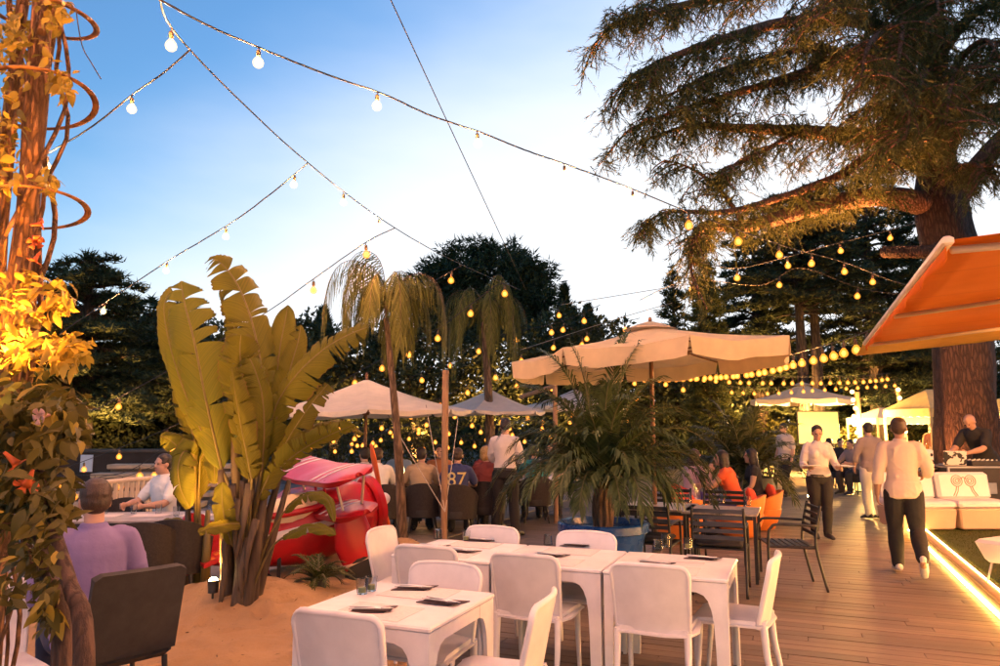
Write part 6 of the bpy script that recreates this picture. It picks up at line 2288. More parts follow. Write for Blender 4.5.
# seated guests far right, bar tender and disc jockey
seated(842, 20.0, 2.9, 'guest in black seated by the hedge right of the waitress', MATS['black_top'], HAIR_D, lean=.05, seed=28, voxel=.014)
seated(856, 18.5, 2.0, 'guest leaning forward on a dark chair by the light pole', MATS['grey_shirt'], HAIR_D, lean=.1, seed=29, voxel=.014)
seated(833, 20.5, .3, 'guest with pale sleeves behind the waitress’s plate', MATS['pale_top'], HAIR_D, lean=.05, seed=30, voxel=.014)
for i, (px, Y, a_, lab) in enumerate([(842, 20.0, 2.9, 'dark tub chair of the guest in black by the hedge'), (856, 18.5, 2.0, 'dark tub chair beside the light pole'), (833, 20.5, .3, 'dark tub chair behind the waitress’s plate'), (440, 13.25, 3.1, 'dark tub chair of the guest in orange'), (486, 13.35, 3.3, 'dark tub chair of the dark haired woman in red'), (400, 13.3, 2.9, 'dark tub chair of the guest in pale blue'), (535, 13.1, .1, 'dark tub chair of the guest in teal'), (549, 14.4, 3.2, 'dark tub chair of the guest in white facing us'), (366, 11.75, .5, 'dark tub chair behind the wing of the plane')]):
    o = copy_tree(tub); p = at(px, 480, Y); o.location = (p.x, Y, .0015); o.rotation_euler = (0, 0, a_); tag(o, lab, 'chair', 'dark tub chairs')
# ================================================================== parasols
def canvas(name, col, trans=.3):
    t = NT(name)
    v = t.coord('Object')
    n = t.noise(v, 5, 5); w = t.noise(v, 260, 2)
    c = t.ramp(n, [(.3, lerp3(col, .9)), (.7, lerp3(col, 1.06))])
    t.color(c); t.set(Roughness=.85); t.b.inputs['Specular IOR Level'].default_value = .2
    t.bump(t.math('ADD', w, t.math('MULTIPLY', n, 2.0)), .25, .004)
    tr = t.n('ShaderNodeBsdfTranslucent'); t.l(c, tr.inputs['Color'])
    mx = t.n('ShaderNodeMixShader'); mx.inputs[0].default_value = trans
    t.l(t.b.outputs[0], mx.inputs[1]); t.l(tr.outputs[0], mx.inputs[2]); t.l(mx.outputs[0], t.out.inputs['Surface'])
    return t.m


ECRU = canvas('ecru_canvas', (0.82, 0.66, 0.46), .5)
WHITEC = canvas('white_canvas', (0.82, 0.73, 0.63), .4)
WOODP = simple('parasol_wood', (0.20, 0.085, 0.035), .45, .3, 6, .2, 30, stretch=(4, 4, .6))


def parasol(label, cx, cy, rim_z, r, rise, n=8, a0=0.0, tx=0.0, ty=0.0, val=.18, mat=ECRU, pole_mat=WOODP, pole_r=.028, vent=True, base=True, sag=.05, ribs_on=True):
    root = empty('parasol', (cx, cy, 0), 0, label, 'parasol')
    def rim(k, s=1.0):
        a = a0 + 2 * math.pi * k / n
        x, y = r * s * math.cos(a), r * s * math.sin(a)
        return Vector((x, y, rim_z + x * tx + y * ty))
    apex = Vector((0, 0, rim_z + rise))
    for k in range(n):
        A, B = rim(k), rim(k + 1)
        q_ = random.Random(k + int(cx * 10))
        def pan(u, w):
            e = A.lerp(B, u)
            p = apex.lerp(e, .03 + .97 * w)
            p.z += -.5 * rise * .22 * math.sin(math.pi * w) - sag * math.sin(math.pi * u) * w * w + .007 * math.sin(u * 17 + k * 2.1 + w * 3) * w * math.sin(math.pi * u)
            mid = (A + B) / 2
            inward = -Vector((mid.x, mid.y, 0)).normalized()
            return p + inward * (.06 * r / 1.75 * math.sin(math.pi * u) * w * w)
        MB().shell(pan, 16, 8, .004).build('panel', mat, root, smooth=60)
        if val:
            ph = q_.uniform(0, 6)
            def va(u, w):
                p = pan(u, 1.0)
                out = Vector((p.x, p.y, 0)).normalized()
                gap = .035 * (2 * u - 1) * w
                d = (B - A).normalized()
                return p + Vector((0, 0, -val * w - .012 * w * math.sin(u * 6.3 * 1.5 + ph))) + out * (.012 * math.sin(u * 9 + ph) * w) - d * gap
            MB().shell(va, 10, 3, .004).build('valance', mat, root, smooth=60)
        if ribs_on:
            hub = Vector((0, 0, rim_z + rise - .08))
            e_ = A + Vector((0, 0, -.03)) - Vector((A.x, A.y, 0)).normalized() * .03
            MB().tube([hub, hub.lerp(e_, .3) + Vector((0, 0, -.13 * rise)), hub.lerp(e_, .65) + Vector((0, 0, -.13 * rise)), e_], .012, 6).build('rib', pole_mat, root)
            m_ = hub.lerp(A, .55) + Vector((0, 0, -.03 - .13 * rise))
            MB().tube([Vector((0, 0, rim_z - .02)), m_], .010, 6).build('strut', pole_mat, root)
    if vent:
        MB().lathe([(.34 * r / 1.75, rim_z + rise - .045), (.20 * r / 1.75, rim_z + rise + .01), (.05, rim_z + rise + .055), (.005, rim_z + rise + .06)], n * 2).build('vent_cap', mat, root, smooth=30)
    MB().tube([(0, 0, 0), (0, 0, rim_z + rise + .06)], pole_r, 12).build('pole', pole_mat, root, smooth=60)
    MB().lathe([(pole_r + .02, rim_z - .06), (pole_r + .035, rim_z - .05), (pole_r + .035, rim_z - .005), (pole_r + .01, rim_z)], 12).build('hub', pole_mat, root, smooth=40)
    MB().ball((0, 0, rim_z + rise + .08), (.025, .025, .04), 10, 8).build('finial', pole_mat, root, smooth=True)
    if base: MB().lathe([(.30, 0), (.32, .02), (.31, .05), (.06, .07), (.045, .25), (.03, .26)], 24).build('base', simple('cast_base', (.10, .09, .08), .7, .2), root, smooth=40)
    return root


parasol('large ecru parasol with scalloped valance over the potted palm', 1.895, 9.061, 2.566, 1.75, .36, 8, .018, .056, -.018, .20)
c = at(366, 410, 12.6)
parasol('big white parasol on the left behind the weeping palm', c.x, 12.6, 1.92, 1.85, .56, 8, .2, 0.02, 0, .07, WHITEC, vent=False, sag=.03)
c = at(490, 412, 15.5)
parasol('white parasol left of the waiter and behind the plain post', c.x, 15.5, 1.99, 1.26, .46, 6, .3, .0, 0, .06, WHITEC, vent=False, sag=.03)
c = at(803, 400, 26.0)
parasol('far white parasol glowing yellow underneath on the right', c.x, 26.0, 2.62, 1.85, .55, 8, .2, 0, 0, .16, WHITEC, vent=True)
c = at(575, 410, 19.5)
parasol('far white parasol hidden behind the potted palm', c.x, 19.5, 2.2, 1.4, .45, 8, .1, 0, 0, .1, WHITEC, vent=False)
# canopies of the stalls on the right
YELV = canvas('yellow_canopy', (0.74, 0.60, 0.30), .35)


def stall(label, px0, px1, Y, rim_z, rise, depth, mat, counter=True):
    a_, b_ = at(px0, 420, Y), at(px1, 420, Y)
    W = b_.x - a_.x
    root = empty('market_stall', ((a_.x + b_.x) / 2, Y, 0), 0, label, 'stall')
    h = W / 2; d = depth / 2
    P = [Vector((-h, -d, rim_z)), Vector((h, -d, rim_z)), Vector((h, d, rim_z)), Vector((-h, d, rim_z))]
    R0, R1 = Vector((-h * .25, 0, rim_z + rise)), Vector((h * .25, 0, rim_z + rise))
    for quad in ([P[0], P[1], R1, R0], [P[1], P[2], R1, R1], [P[2], P[3], R0, R1], [P[3], P[0], R0, R0]):
        MB().shell(lambda u, w, q_=quad: q_[0].lerp(q_[1], u).lerp(q_[3].lerp(q_[2], u), w) - Vector((0, 0, .06 * math.sin(math.pi * u) * (1 - w))), 8, 6, .006).build('roof_panel', mat, root, smooth=60)
    for i in range(4):
        A, B = P[i], P[(i + 1) % 4]
        MB().shell(lambda u, w: A.lerp(B, u) + Vector((0, 0, -.22 * w - .02 * w * math.sin(u * 40))), 20, 2, .005).build('valance', mat, root, smooth=60)
        MB().tube([(A.x * .97, A.y * .97, 0), (A.x * .97, A.y * .97, rim_z)], .04, 8).build('post', simple('stall_post', (.5, .36, .16), .5, .2), root)
    if counter:
        MB().box((0, -d * .8, .98), (W * .95, .5, .05), bev=.01).build('counter_top', simple('counter_wood', (.26, .14, .06), .5, .3, 6), root)
        for k in range(7):
            MB().box((-h * .9 + 1.8 * h * k / 6, -d * .8, .47), (.26, .40, .93)).build('counter_panel', simple('counter_panel', (.34, .20, .09), .6, .3, 5, perobj=.15), root)
    # a lamp hanging under the roof
    MB().ball((0, 0, rim_z - .05), .10, 12, 8).build('lamp', emit('stall_lamp', (1, .62, .2), 12), root, smooth=True)
    L = bpy.data.lights.new('stall_light', 'POINT'); L.energy = 1100; L.color = (1, .58, .18); L.shadow_soft_size = .12
    o = bpy.data.objects.new('stall_light', L); link(o, root); o.location = (0, 0, rim_z - .25)
    return root


stall('bar stall with a pale gabled canopy left of the cedar trunk', 906, 965, 20.5, 2.15, .55, 2.4, YELV)
stall('low white canopied stall behind the man in grey', 861, 912, 25.5, 1.95, .35, 2.2, WHITEC)
stall('stall with a pale canopy right of the cedar trunk', 988, 1060, 21.0, 2.1, .5, 2.4, YELV)
# lit panel under the far parasol
c = at(818, 425, 25.0)
sc = empty('lit_panel', (c.x, 25.0, 0), 0, 'glowing pale yellow screen under the far white parasol', 'screen')
MB().box((0, 0, 1.62), (1.45, .06, 1.15), bev=.02).build('frame', BLACKM, sc)
MB().box((0, -.036, 1.62), (1.36, .01, 1.06)).build('screen', emit('screen_glow', (.85, .70, .20), .42), sc)
for sx in (-1, 1): MB().tube([(sx * .5, 0, 1.06), (sx * .55, 0, 0)], .03, 8).build('leg', BLACKM, sc)
# lamp under the far parasol
pl_ = at(803, 398, 26.0)
L = bpy.data.lights.new('parasol_light', 'POINT'); L.energy = 1500; L.color = (1, .62, .18); L.shadow_soft_size = .1
lr = empty('hanging_lamp', (pl_.x + .35, 25.8, 2.1), 0, 'lamp hanging under the far white parasol', 'lamp')
MB().ball((0, 0, 0), .07, 10, 8).build('globe', emit('stall_lamp', (1, .62, .2), 12), lr, smooth=True)
MB().tube([(0, 0, .06), (0, 0, .6)], .006, 5).build('cord', CABLE, lr)
o = bpy.data.objects.new('parasol_light', L); link(o, lr); o.location = (0, 0, -.12)

# ------------------------------------------------------------------ the awning
def awning_mat():
    t = NT('orange_awning')
    v = t.coord('Object')
    sep = t.n('ShaderNodeSeparateXYZ'); t.l(v, sep.inputs[0])
    seam = t.math('GREATER_THAN', t.math('FRACT', t.math('MULTIPLY', sep.outputs[1], .83)), .97)
    n = t.noise(v, 2.0, 4)
    c = t.ramp(n, [(.3, (.60, .165, .016)), (.7, (.68, .20, .024))])
    c = t.mixc(t.math('MULTIPLY', seam, .35), c, (.42, .12, .02))
    t.color(c); t.set(Roughness=.8); t.b.inputs['Specular IOR Level'].default_value = .2
    t.bump(t.noise(v, 200, 2), .2, .002)
    tr = t.n('ShaderNodeBsdfTranslucent'); t.l(c, tr.inputs['Color'])
    mx = t.n('ShaderNodeMixShader'); mx.inputs[0].default_value = .4
    t.l(t.b.outputs[0], mx.inputs[1]); t.l(tr.outputs[0], mx.inputs[2]); t.l(mx.outputs[0], t.out.inputs['Surface'])
    return t.m


AWM = awning_mat()
AW_Z = 2.85
Anear = ground(951, 240, AW_Z); Afar = ground(869, 343, AW_Z)
awl = (Afar - Anear).length
aw = empty('awning', Anear, -DECK_A, 'large orange awning lit from below at the right edge', 'awning')
aw_w = 4.2; slope = .10
# local x runs to the building on the right, local y along the walk
MB().shell(lambda u, w: Vector((aw_w * u, awl * w, slope * aw_w * u - .05 * math.sin(math.pi * u) - .02 * math.sin(w * 25) * math.sin(math.pi * u))), 16, 40, .004).build('fabric', AWM, aw, smooth=True)
WBAR = simple('white_bar', (.62, .50, .40), .4, .1)
MB().box((-.02, awl / 2, -.005), (.07, awl + .06, .06), bev=.015).build('front_bar', WBAR, aw)
MB().shell(lambda u, w: Vector((-.03 + .02 * math.sin(u * 40) * w, awl * u, -.04 - .07 * w)), 60, 2, .004).build('front_valance', AWM, aw, smooth=True)
for w_ in (.02, .52, .985):
    MB().tube([(.02, awl * w_, -.04), (aw_w * .5, awl * w_ - .6 * (1 if w_ > .1 else -1), slope * aw_w * .5 - .10), (aw_w, awl * w_, slope * aw_w - .12)], .025, 8).build('arm', WBAR, aw, smooth=True)
MB().box((aw_w + .06, awl / 2, slope * aw_w + .02), (.16, awl + .1, .16), bev=.03).build('cassette', WBAR, aw)
# the next length of cloth beyond the far arm, hanging a little lower; stronger light is painted in as yellow
MB().shell(lambda u, w: Vector((-.05 + (aw_w + .05) * u, awl + .04 + 1.5 * w, -.02 + slope * aw_w * u - .02 * w - .03 * math.sin(math.pi * u))), 14, 8, .004).build('end_cloth', canvas('awning_cloth_lit', (.74, .42, .10), .4), aw, smooth=True)
# posts that carry it and the building side behind
for w_ in (.0, .5, 1.0):
    MB().tube([(aw_w + .05, awl * w_, -AW_Z + .02), (aw_w + .05, awl * w_, slope * aw_w)], .06, 10).build('post', WBAR, aw)
# unseen lamps added under the cassette for orange light on the awning
for k, w_ in enumerate((.12, .38, .64, .9)):
    lp = empty('unseen_awning_lamp', Anear + BV * (aw_w - .08) + AV * (awl * w_) + V3(0, 0, slope * aw_w - .42), -DECK_A, '%s unseen amber lamp added under the back of the awning' % ('first', 'second', 'third', 'fourth')[k], 'lamp', 'unseen lamps added under the awning')
    MB().lathe([(.03, .06), (.07, .03), (.075, -.07), (.06, -.08)], 14).build('shade', LAMP_BODY, lp, smooth=40)
    MB().ball((0, 0, -.07), .05, 10, 8).build('globe', emit('awning_lamp', (1, .5, .16), 14), lp, smooth=True)
    L = bpy.data.lights.new('awning_light', 'POINT'); L.energy = 480; L.color = (1, .42, .12); L.shadow_soft_size = .08
    o = bpy.data.objects.new('awning_light', L); link(o, lp); o.location = (0, 0, -.16)

# ------------------------------------------------------------------ white sofas with the red emblem
SOFA = simple('sofa_leather', (0.76, 0.68, 0.66), .5, .06, 3, .25, 18)
REDP = simple('red_print', (0.50, 0.10, 0.07), .7)
SY = 11.0


def sofa(label, px0, px1, emblem):
    a_, b_ = at(px0, 500, SY), at(px1, 500, SY)
    W = b_.x - a_.x
    root = empty('sofa', ((a_.x + b_.x) / 2, SY, TURF_Z + .006), 0, label, 'sofa', 'white sofas on the turf')
    # base: narrower at the floor; the orange light on it is in the colour
    b = MB(); b.box((0, .36, .16), (W - .015, .74, .30), taper=.93, bev=.02); b.build('base', simple('sofa_base_lit', (.62, .42, .28), .55, .1, 3, .2, 20), root, smooth=30)
    b = MB(); b.box((0, .34, .365), (W - .01, .72, .11), bev=.035); b.build('seat_cushion', SOFA, root, smooth=30)
    b = MB(); b.box((0, .60, .60), (W - .02, .16, .42), (-.16, 0, 0), bev=.045); bk = b.build('backrest', SOFA, root, smooth=30)
    M = Matrix.Translation((0, .60, .60)) @ Matrix.Rotation(-.16, 4, 'X') @ Matrix.Translation((0, -.0835, 0))
    e = MB()
    if emblem == 'bows':
        for s_ in (-1, 1):
            for (cx, cz, rx, rz, turns) in [(s_ * .105, .07, .085, .085, 1), (s_ * .105, .07, .055, .055, 1), (s_ * .10, .07, .028, .028, 1)]:
                pts = [M @ Vector((cx + rx * math.cos(t_ / 16 * 6.283), 0, cz + rz * math.sin(t_ / 16 * 6.283))) for t_ in range(17)]
                e.tube(pts, .0055, 5)
            e.tube([M @ Vector((s_ * .12, 0, -.01)), M @ Vector((s_ * .14, 0, -.08)), M @ Vector((s_ * .19, 0, -.16))], .006, 5)
            e.tube([M @ Vector((s_ * .09, 0, -.01)), M @ Vector((s_ * .11, 0, -.09)), M @ Vector((s_ * .16, 0, -.17))], .005, 5)
        e.tube([M @ Vector((-.04, 0, .10)), M @ Vector((0, 0, .13)), M @ Vector((.04, 0, .10))], .006, 5)
        e.build('emblem', REDP, bk)
    else:
        # two lines of small red capitals, too small to read in the photo
        q_ = random.Random(4)
        for row, (z0, n_) in enumerate(((.03, 8), (-.03, 7))):
            for j in range(n_):
                x = -.06 + j * .036
                for s_ in range(3):
                    e.box(M @ Vector((x + (s_ - 1) * .009, 0, z0 + q_.uniform(-.004, .004))), (.0045 if s_ != 1 else .018, .003, .036 if s_ != 1 else .005))
        e.build('lettering', REDP, bk)
    return root


sofa('white sofa with small red lettering behind the walking waiter', 900, 957, 'text')
sofa('white sofa with a red double loop emblem at the right edge', 958.5, 1016, 'bows')
# white side table / lounge chair cut by the right edge
pr = ground(1002, 590, TURF_Z)
lc = empty('lounge_chair', (pr.x + .42, pr.y + .25, TURF_Z + .006), .5, 'white square lounge chair cut off by the right edge', 'chair')
MB().box((0, 0, .30), (.62, .62, .22), taper=.82, bev=.03).build('shell', SOFA, lc, smooth=30)
MB().shell(lambda u, w: Vector((.31 - .02 * w + .10 * w, -.31 + .62 * u, .36 + .34 * w)), 6, 6, .04).build('backrest', SOFA, lc, smooth=40)
for sx in (-1, 1):
    for sy in (-1, 1): MB().tube([(sx * .2, sy * .2, .2), (sx * .24, sy * .24, 0)], .012, 6).build('leg', WBAR, lc)

# ------------------------------------------------------------------ the disc jockey's desk
CASE = simple('flight_case', (0.03, 0.026, 0.024), .6, .3, 8, .2, 60)
ALU = MATS['alu']
dj = at(978, 470, 12.15)
DJO = V3(dj.x, 12.15, TURF_Z)


def flight_case(label, c, size, rz=0.0, panel=True):
    root = empty('flight_case', c, rz, label, 'case', 'cases of the music desk')
    w, d, h = size
    MB().box((0, 0, h / 2), (w, d, h)).build('body', CASE, root)
    for sx in (-1, 1):
        for sy in (-1, 1): MB().box((sx * (w / 2), sy * (d / 2), h / 2), (.03, .03, h + .02)).build('edge', ALU, root)
        for z in (0, h): 
            MB().box((sx * (w / 2), 0, z), (.026, d + .01, .026)).build('edge', ALU, root)
            MB().box((0, sx * (d / 2), z), (w + .01, .026, .026)).build('edge', ALU, root)
    if panel:
        for k in (-1, 0, 1):
            o = MB().box((k * w * .30, -d / 2 - .012, h * .62), (w * .2, .02, h * .2), bev=.004).build('latch', ALU, root)
    return root


flight_case('black flight case with silver edges under the disc jockey’s hands', DJO + V3(-.05, 0, 0), (1.25, .6, .88))
flight_case('smaller flight case left of the disc jockey’s desk', DJO + V3(-.98, .15, 0), (.56, .55, .84), .45)
lp = empty('laptop', DJO + V3(-.42, .0, .895), 2.9, 'open laptop with black and white stickers on its lid', 'laptop')
MB().box((0, .0, .01), (.34, .24, .018), bev=.004).build('keyboard', ALU, lp)
def sticker_mat():
    t = NT('stickered_lid'); n = t.noise(t.coord('Object'), 11, 2)
    t.color(t.ramp(n, [(.47, (.03, .03, .03)), (.50, (.75, .70, .66))])); t.set(Roughness=.5); return t.m
MB().box((0, .15, .125), (.34, .012, .235), (-.25, 0, 0), bev=.004).build('lid', sticker_mat(), lp)
mx_ = empty('mixer', DJO + V3(.0, -.02, .895), 0, 'black mixing desk with knobs under the disc jockey’s hands', 'mixer')
MB().box((0, 0, .04), (.48, .42, .08), bev=.01).build('body', CASE, mx_)
q = random.Random(9)
for k in range(24): MB().tube([(-.2 + .08 * (k % 6), -.16 + .10 * (k // 6), .08), (-.2 + .08 * (k % 6), -.16 + .10 * (k // 6), .10)], .012, 8).build('knob', ALU, mx_)
sp = empty('desk_speaker', DJO + V3(-.78, .05, .855), .3, 'small upright white speaker on the left case', 'speaker')
MB().box((0, 0, .15), (.12, .14, .30), bev=.02).build('body', plastic('speaker_white', (.7, .66, .64)), sp, smooth=30)
for z_, r_ in ((.09, .045), (.21, .028)): MB().lathe([(r_, 0), (r_ * .9, .006), (.002, -.004)], 16).build('cone', CASE, sp).matrix_local = Matrix.Translation((0, -.072, z_)) @ Matrix.Rotation(math.pi / 2, 4, 'X')
person('bald disc jockey in a black tee shirt bending over his desk', DJO + V3(.42, .42, .0), math.pi / 2 + .45, dict(neck=(0, .24, 1.40), chest=(0, .12, 1.24), head=(0, .33, 1.52), sh_l=(-.185, .22, 1.34), sh_r=(.185, .22, 1.34), el_l=(-.24, .40, 1.10), el_r=(.22, .42, 1.08), wr_l=(-.10, .62, 1.03), wr_r=(.16, .66, 1.02), hand_l=(.2, 1, -.2), hand_r=(0, 1, -.2), hd=(.1, .8, -.75)), cloth('black_tee', (.016, .015, .016)), BLK, HAIR_D, 'bald', skin=SKIN, seed=33, voxel=.010, scale=1.06)
p = at(946, 440, 19.6)
person('barman in orange light behind the bar counter', (p.x, 20.2, 0), math.pi, dict(wr_l=(-.12, .3, 1.08), wr_r=(.14, .3, 1.06), hand_l=(0, 1, 0), hand_r=(0, 1, 0)), cloth('bar_shirt', (.5, .2, .1)), BLK, HAIR_D, 'short', seed=34, voxel=.014)
# bottles and orange bowls on the bar counter
BOT = glass('bottle_glass', (.75, .45, .15), .1)
for k in range(8):
    p = at(914 + 6.5 * k, 440, 19.55)
    o = MB().lathe([(.035, 0), (.04, .01), (.04, .17), (.016, .23), (.014, .30), (.002, .305)], 12).build('bottle', BOT, smooth=40)
    o.location = (p.x, 19.55, 1.006); tag(o, '%s amber bottle from the left on the bar counter' % ORD[k], 'bottle', 'bottles on the bar counter')
# railing in front of the bar
def railing(label, A, B, h, n, mat, name='railing', bar=.016, top=.03):
    A, B = Vector(A), Vector(B)
    root = empty(name, A, 0, label, 'railing')
    D = B - A
    MB().tube([V3(0, 0, h), D + V3(0, 0, h)], (top), 8).build('top_rail', mat, root)
    MB().tube([V3(0, 0, .12), D + V3(0, 0, .12)], bar, 8).build('bottom_rail', mat, root)
    for k in range(n):
        p_ = D * (k / (n - 1))
        MB().box((p_.x, p_.y, h / 2), (bar * 2.4, bar * 2.4, h)).build('picket', mat, root)
    return root


railing('black railing behind the sofa left of the music desk', at(905, 470, 13.6) * 1.0 - V3(0, 0, at(905, 470, 13.6).z), at(960, 470, 14.6) - V3(0, 0, at(960, 470, 14.6).z), .95, 7, BLACKM, bar=.012, top=.018)
a_ = at(92, 500, 10.4); b_ = at(172, 490, 11.8)
railing('cream picket railing beyond the left dining table', (a_.x, a_.y, 0), (b_.x, b_.y, 0), .88, 16, plastic('cream_paint', (.62, .48, .34)), bar=.018, top=.035)
# pale stacked steps beyond the railing
st = at(125, 470, 15.0)
stp = empty('stone_steps', (st.x, 15.0, 0), .08, 'pale stone steps rising beyond the cream railing', 'steps')
for k in range(5):
    MB().box((.1 * k, .42 * k, .095 + .17 * k), (3.2 - .1 * k, .46, .10), bev=.015).build('step', simple('step_stone', (.46, .33, .21), .8, .2, 5, .3, 40), stp)
    MB().box((.1 * k, .42 * k + .05, .02 + .17 * k), (3.1 - .1 * k, .36, .10)).build('riser', simple('step_riser', (.12, .09, .07), .8, .2), stp)
hs_ = at(78, 440, 18.0)
wl = empty('garden_wall', (hs_.x, 18.6, 0), .05, 'dark low wall with a pale notice behind the left terrace', 'wall')
MB().box((0, 0, .5), (6.5, .3, 1.0)).build('wall', simple('dark_plaster', (.05, .032, .022), .9, .3, 2, .3, 30), wl)
MB().box((0, 0, 1.05), (6.6, .4, .09), bev=.02).build('coping', simple('coping_stone', (.10, .07, .05), .8, .2), wl)
MB().box((.0, -.17, .75), (.30, .02, .42)).build('notice', plastic('notice_white', (.7, .68, .7)), wl)

# ------------------------------------------------------------------ posts and ropes in the middle
PW_ = simple('rough_post', (0.30, 0.17, 0.09), .75, .3, 6, .4, 30, stretch=(5, 5, .6))
p = at(444, 541, 10.1)
pl = empty('wooden_post', (p.x, 10.1, 0), 0, 'slim wooden post with white guy ropes beside the weeping palm', 'post')
H_ = at(444, 372, 10.1).z
MB().tube([(0, 0, -.05), (0, 0, H_)], .045, 10).build('shaft', PW_, pl, smooth=40)
MB().lathe([(.05, H_ - .02), (.05, H_ + .02), (.02, H_ + .03)], 10).build('cap', PW_, pl)
kp = at(445, 512, 9.9) - Vector(pl.location)
for (px, py, Y) in ((388, 415, 11.4), (458, 418, 11.5), (426, 405, 11.6)):
    e = at(px, py, Y) - Vector(pl.location)
    MB().tube([kp, kp.lerp(e, .5) + V3(0, 0, -.02), e], .007, 5).build('guy_rope', ROPE, pl)
p = at(556, 500, 13.0); H_ = at(556, 383, 13.0).z
p2_ = empty('wooden_post', (p.x, 13.0, 0), 0, 'wooden post with a slanting beam left of the potted palm', 'post')
MB().tube([(0, 0, 0), (0, 0, H_)], .042, 10).build('shaft', PW_, p2_, smooth=40)
MB().tube([V3(0, 0, H_ - .05), at(521, 397, 14.6) - Vector(p2_.location)], .045, 8).build('beam', PW_, p2_)
# pole wrapped with bulbs on the right
p = at(858, 465, 22.0); H_ = at(858, 392, 22.0).z
p3_ = empty('light_pole', (p.x, 22.0, 0), 0, 'post wound with bright bulbs right of the waitress', 'lamp post')
MB().tube([(0.12, 0, 0), (0.10, 0, H_)], .08, 10).build('shaft', PW_, p3_, smooth=40)
for k in range(10):
    z_ = .5 + (H_ - .5) * k / 9
    b = MB().ball((-.06 + .04 * math.sin(k * 2), -.10, z_), .06, 10, 8).build('bulb', emit('pole_bulb', (1, .58, .15), 9), p3_, smooth=True)
L = bpy.data.lights.new('pole_light', 'POINT'); L.energy = 1100; L.color = (1, .50, .12); L.shadow_soft_size = .2
o = bpy.data.objects.new('pole_light', L); link(o, p3_); o.location = (-.1, -.3, H_ * .6)
p = at(902, 440, 22.5)
p4_ = empty('light_pole', (p.x, 22.5, 0), 0, 'leaning post wound with bulbs behind the walking waiter', 'lamp post')
top_ = at(897, 388, 22.5) - Vector(p4_.location); bot_ = V3(.25, 0, 0)
MB().tube([bot_, top_], .06, 10).build('shaft', PW_, p4_)
for k in range(6):
    q_ = top_.lerp(bot_, .02 + .09 * k); MB().ball(q_ + V3(-.02, -.09, 0), .06, 10, 8).build('bulb', emit('pole_bulb', (1, .58, .15), 9), p4_, smooth=True)
for px, Y, lab in ((769, 24, 'glowing lantern on the deck left of the parasol foot'), (807, 24, 'glowing lantern on the deck right of the parasol foot'), (861, 19, 'glowing lantern under the dark chairs by the light pole')):
    p = at(px, 470, Y)
    r_ = empty('lantern', (p.x, Y, 0), 0, lab, 'lantern', 'lanterns on the far deck')
    MB().lathe([(.13, .02), (.15, .05), (.15, .36), (.12, .40)], 14).build('shade', emit('lantern_glow', (1, .6, .12), 2.0), r_, smooth=40)
    MB().lathe([(.16, 0), (.16, .03), (.14, .03)], 14).build('foot', BLACKM, r_)
    MB().tube([(-.12, 0, .38), (-.08, 0, .5), (.08, 0, .5), (.12, 0, .38)], .008, 5).build('handle', BLACKM, r_)

# ------------------------------------------------------------------ orange and white pod chairs
OR = simple('orange_shell', (0.72, 0.20, 0.03), .45, .1)
ORC = simple('orange_cushion', (0.66, 0.06, 0.02), .8, .15, 10, .3, 90)


def pod(label, loc, rz, shell_mat, cush):
    root = empty('pod_chair', loc, rz, label, 'armchair', 'rounded pod chairs')
    def sh(u, w):
        th = math.pi * (1.0 + 1.16 * (u - .07) )
        r_ = .26 + .14 * w ** .7
        zt = .44 + .20 * math.sin(math.pi * u)
        return Vector((math.cos(th) * r_, math.sin(th) * r_, .10 + (zt - .10) * w))
    MB().shell(sh, 22, 8, .03).build('shell', shell_mat, root, smooth=60)
    MB().lathe([(.20, 0), (.26, .03), (.36, .26), (.37, .34), (.30, .40), (.002, .415)], 24).build('seat', shell_mat, root, smooth=50)
    MB().box((-.05, -.22, .56), (.42, .13, .34), (-.3, .25, 0), bev=.06).build('cushion', cush, root, smooth=60)
    return root


pod('orange pod chair of the woman in orange', PODA - V3(0, 0, -.0015), 1.15, OR, ORC)
pod('white pod chair of the woman in violet shorts', PODB + V3(0, 0, .0015), -1.1, plastic('white_shell', (.76, .66, .68)), ORC)
p = at(757, 492, 12.2)
pod('orange pod chair behind the woman in orange', (p.x, 12.2, .0015), 1.3, OR, ORC)
p = at(678, 500, 10.9)
pod('orange pod chair seen through the slatted armchairs', (p.x, 10.9, .0015), .3, OR, ORC)

# ------------------------------------------------------------------ the red toy biplane
RED = simple('red_gloss', (0.46, 0.008, 0.014), .32, .12, 3)
CREAM = simple('cream_gloss', (0.72, 0.52, 0.32), .35, .1)
STRIPE = simple('white_gloss', (0.74, 0.62, 0.58), .35, .05)
TYRE = simple('tyre_rubber', (0.018, 0.017, 0.017), .8, .2)
PH = math.atan2(.6, .8)
PC = V3(-2.00, 8.15, .0)
plane = empty('toy_biplane', PC, PH, 'red kiddie ride biplane with white wing stripes standing on the sand', 'toy plane', rot=(math.radians(1.5), math.radians(-13), PH), scale=1.12)
# local x forward, y left, z up
fus = MB()
prof = [(-.98, .06, .60), (-.90, .10, .585), (-.7, .16, .56), (-.45, .23, .54), (-.15, .30, .53), (.15, .325, .53), (.42, .315, .54), (.60, .28, .56), (.70, .22, .57), (.74, .12, .58)]
fus.tube([V3(x, 0, z) for x, r, z in prof], [(r * .92, r) for x, r, z in prof], 26, side=(0, 1, 0))
fus.build('fuselage', RED, plane, smooth=50)
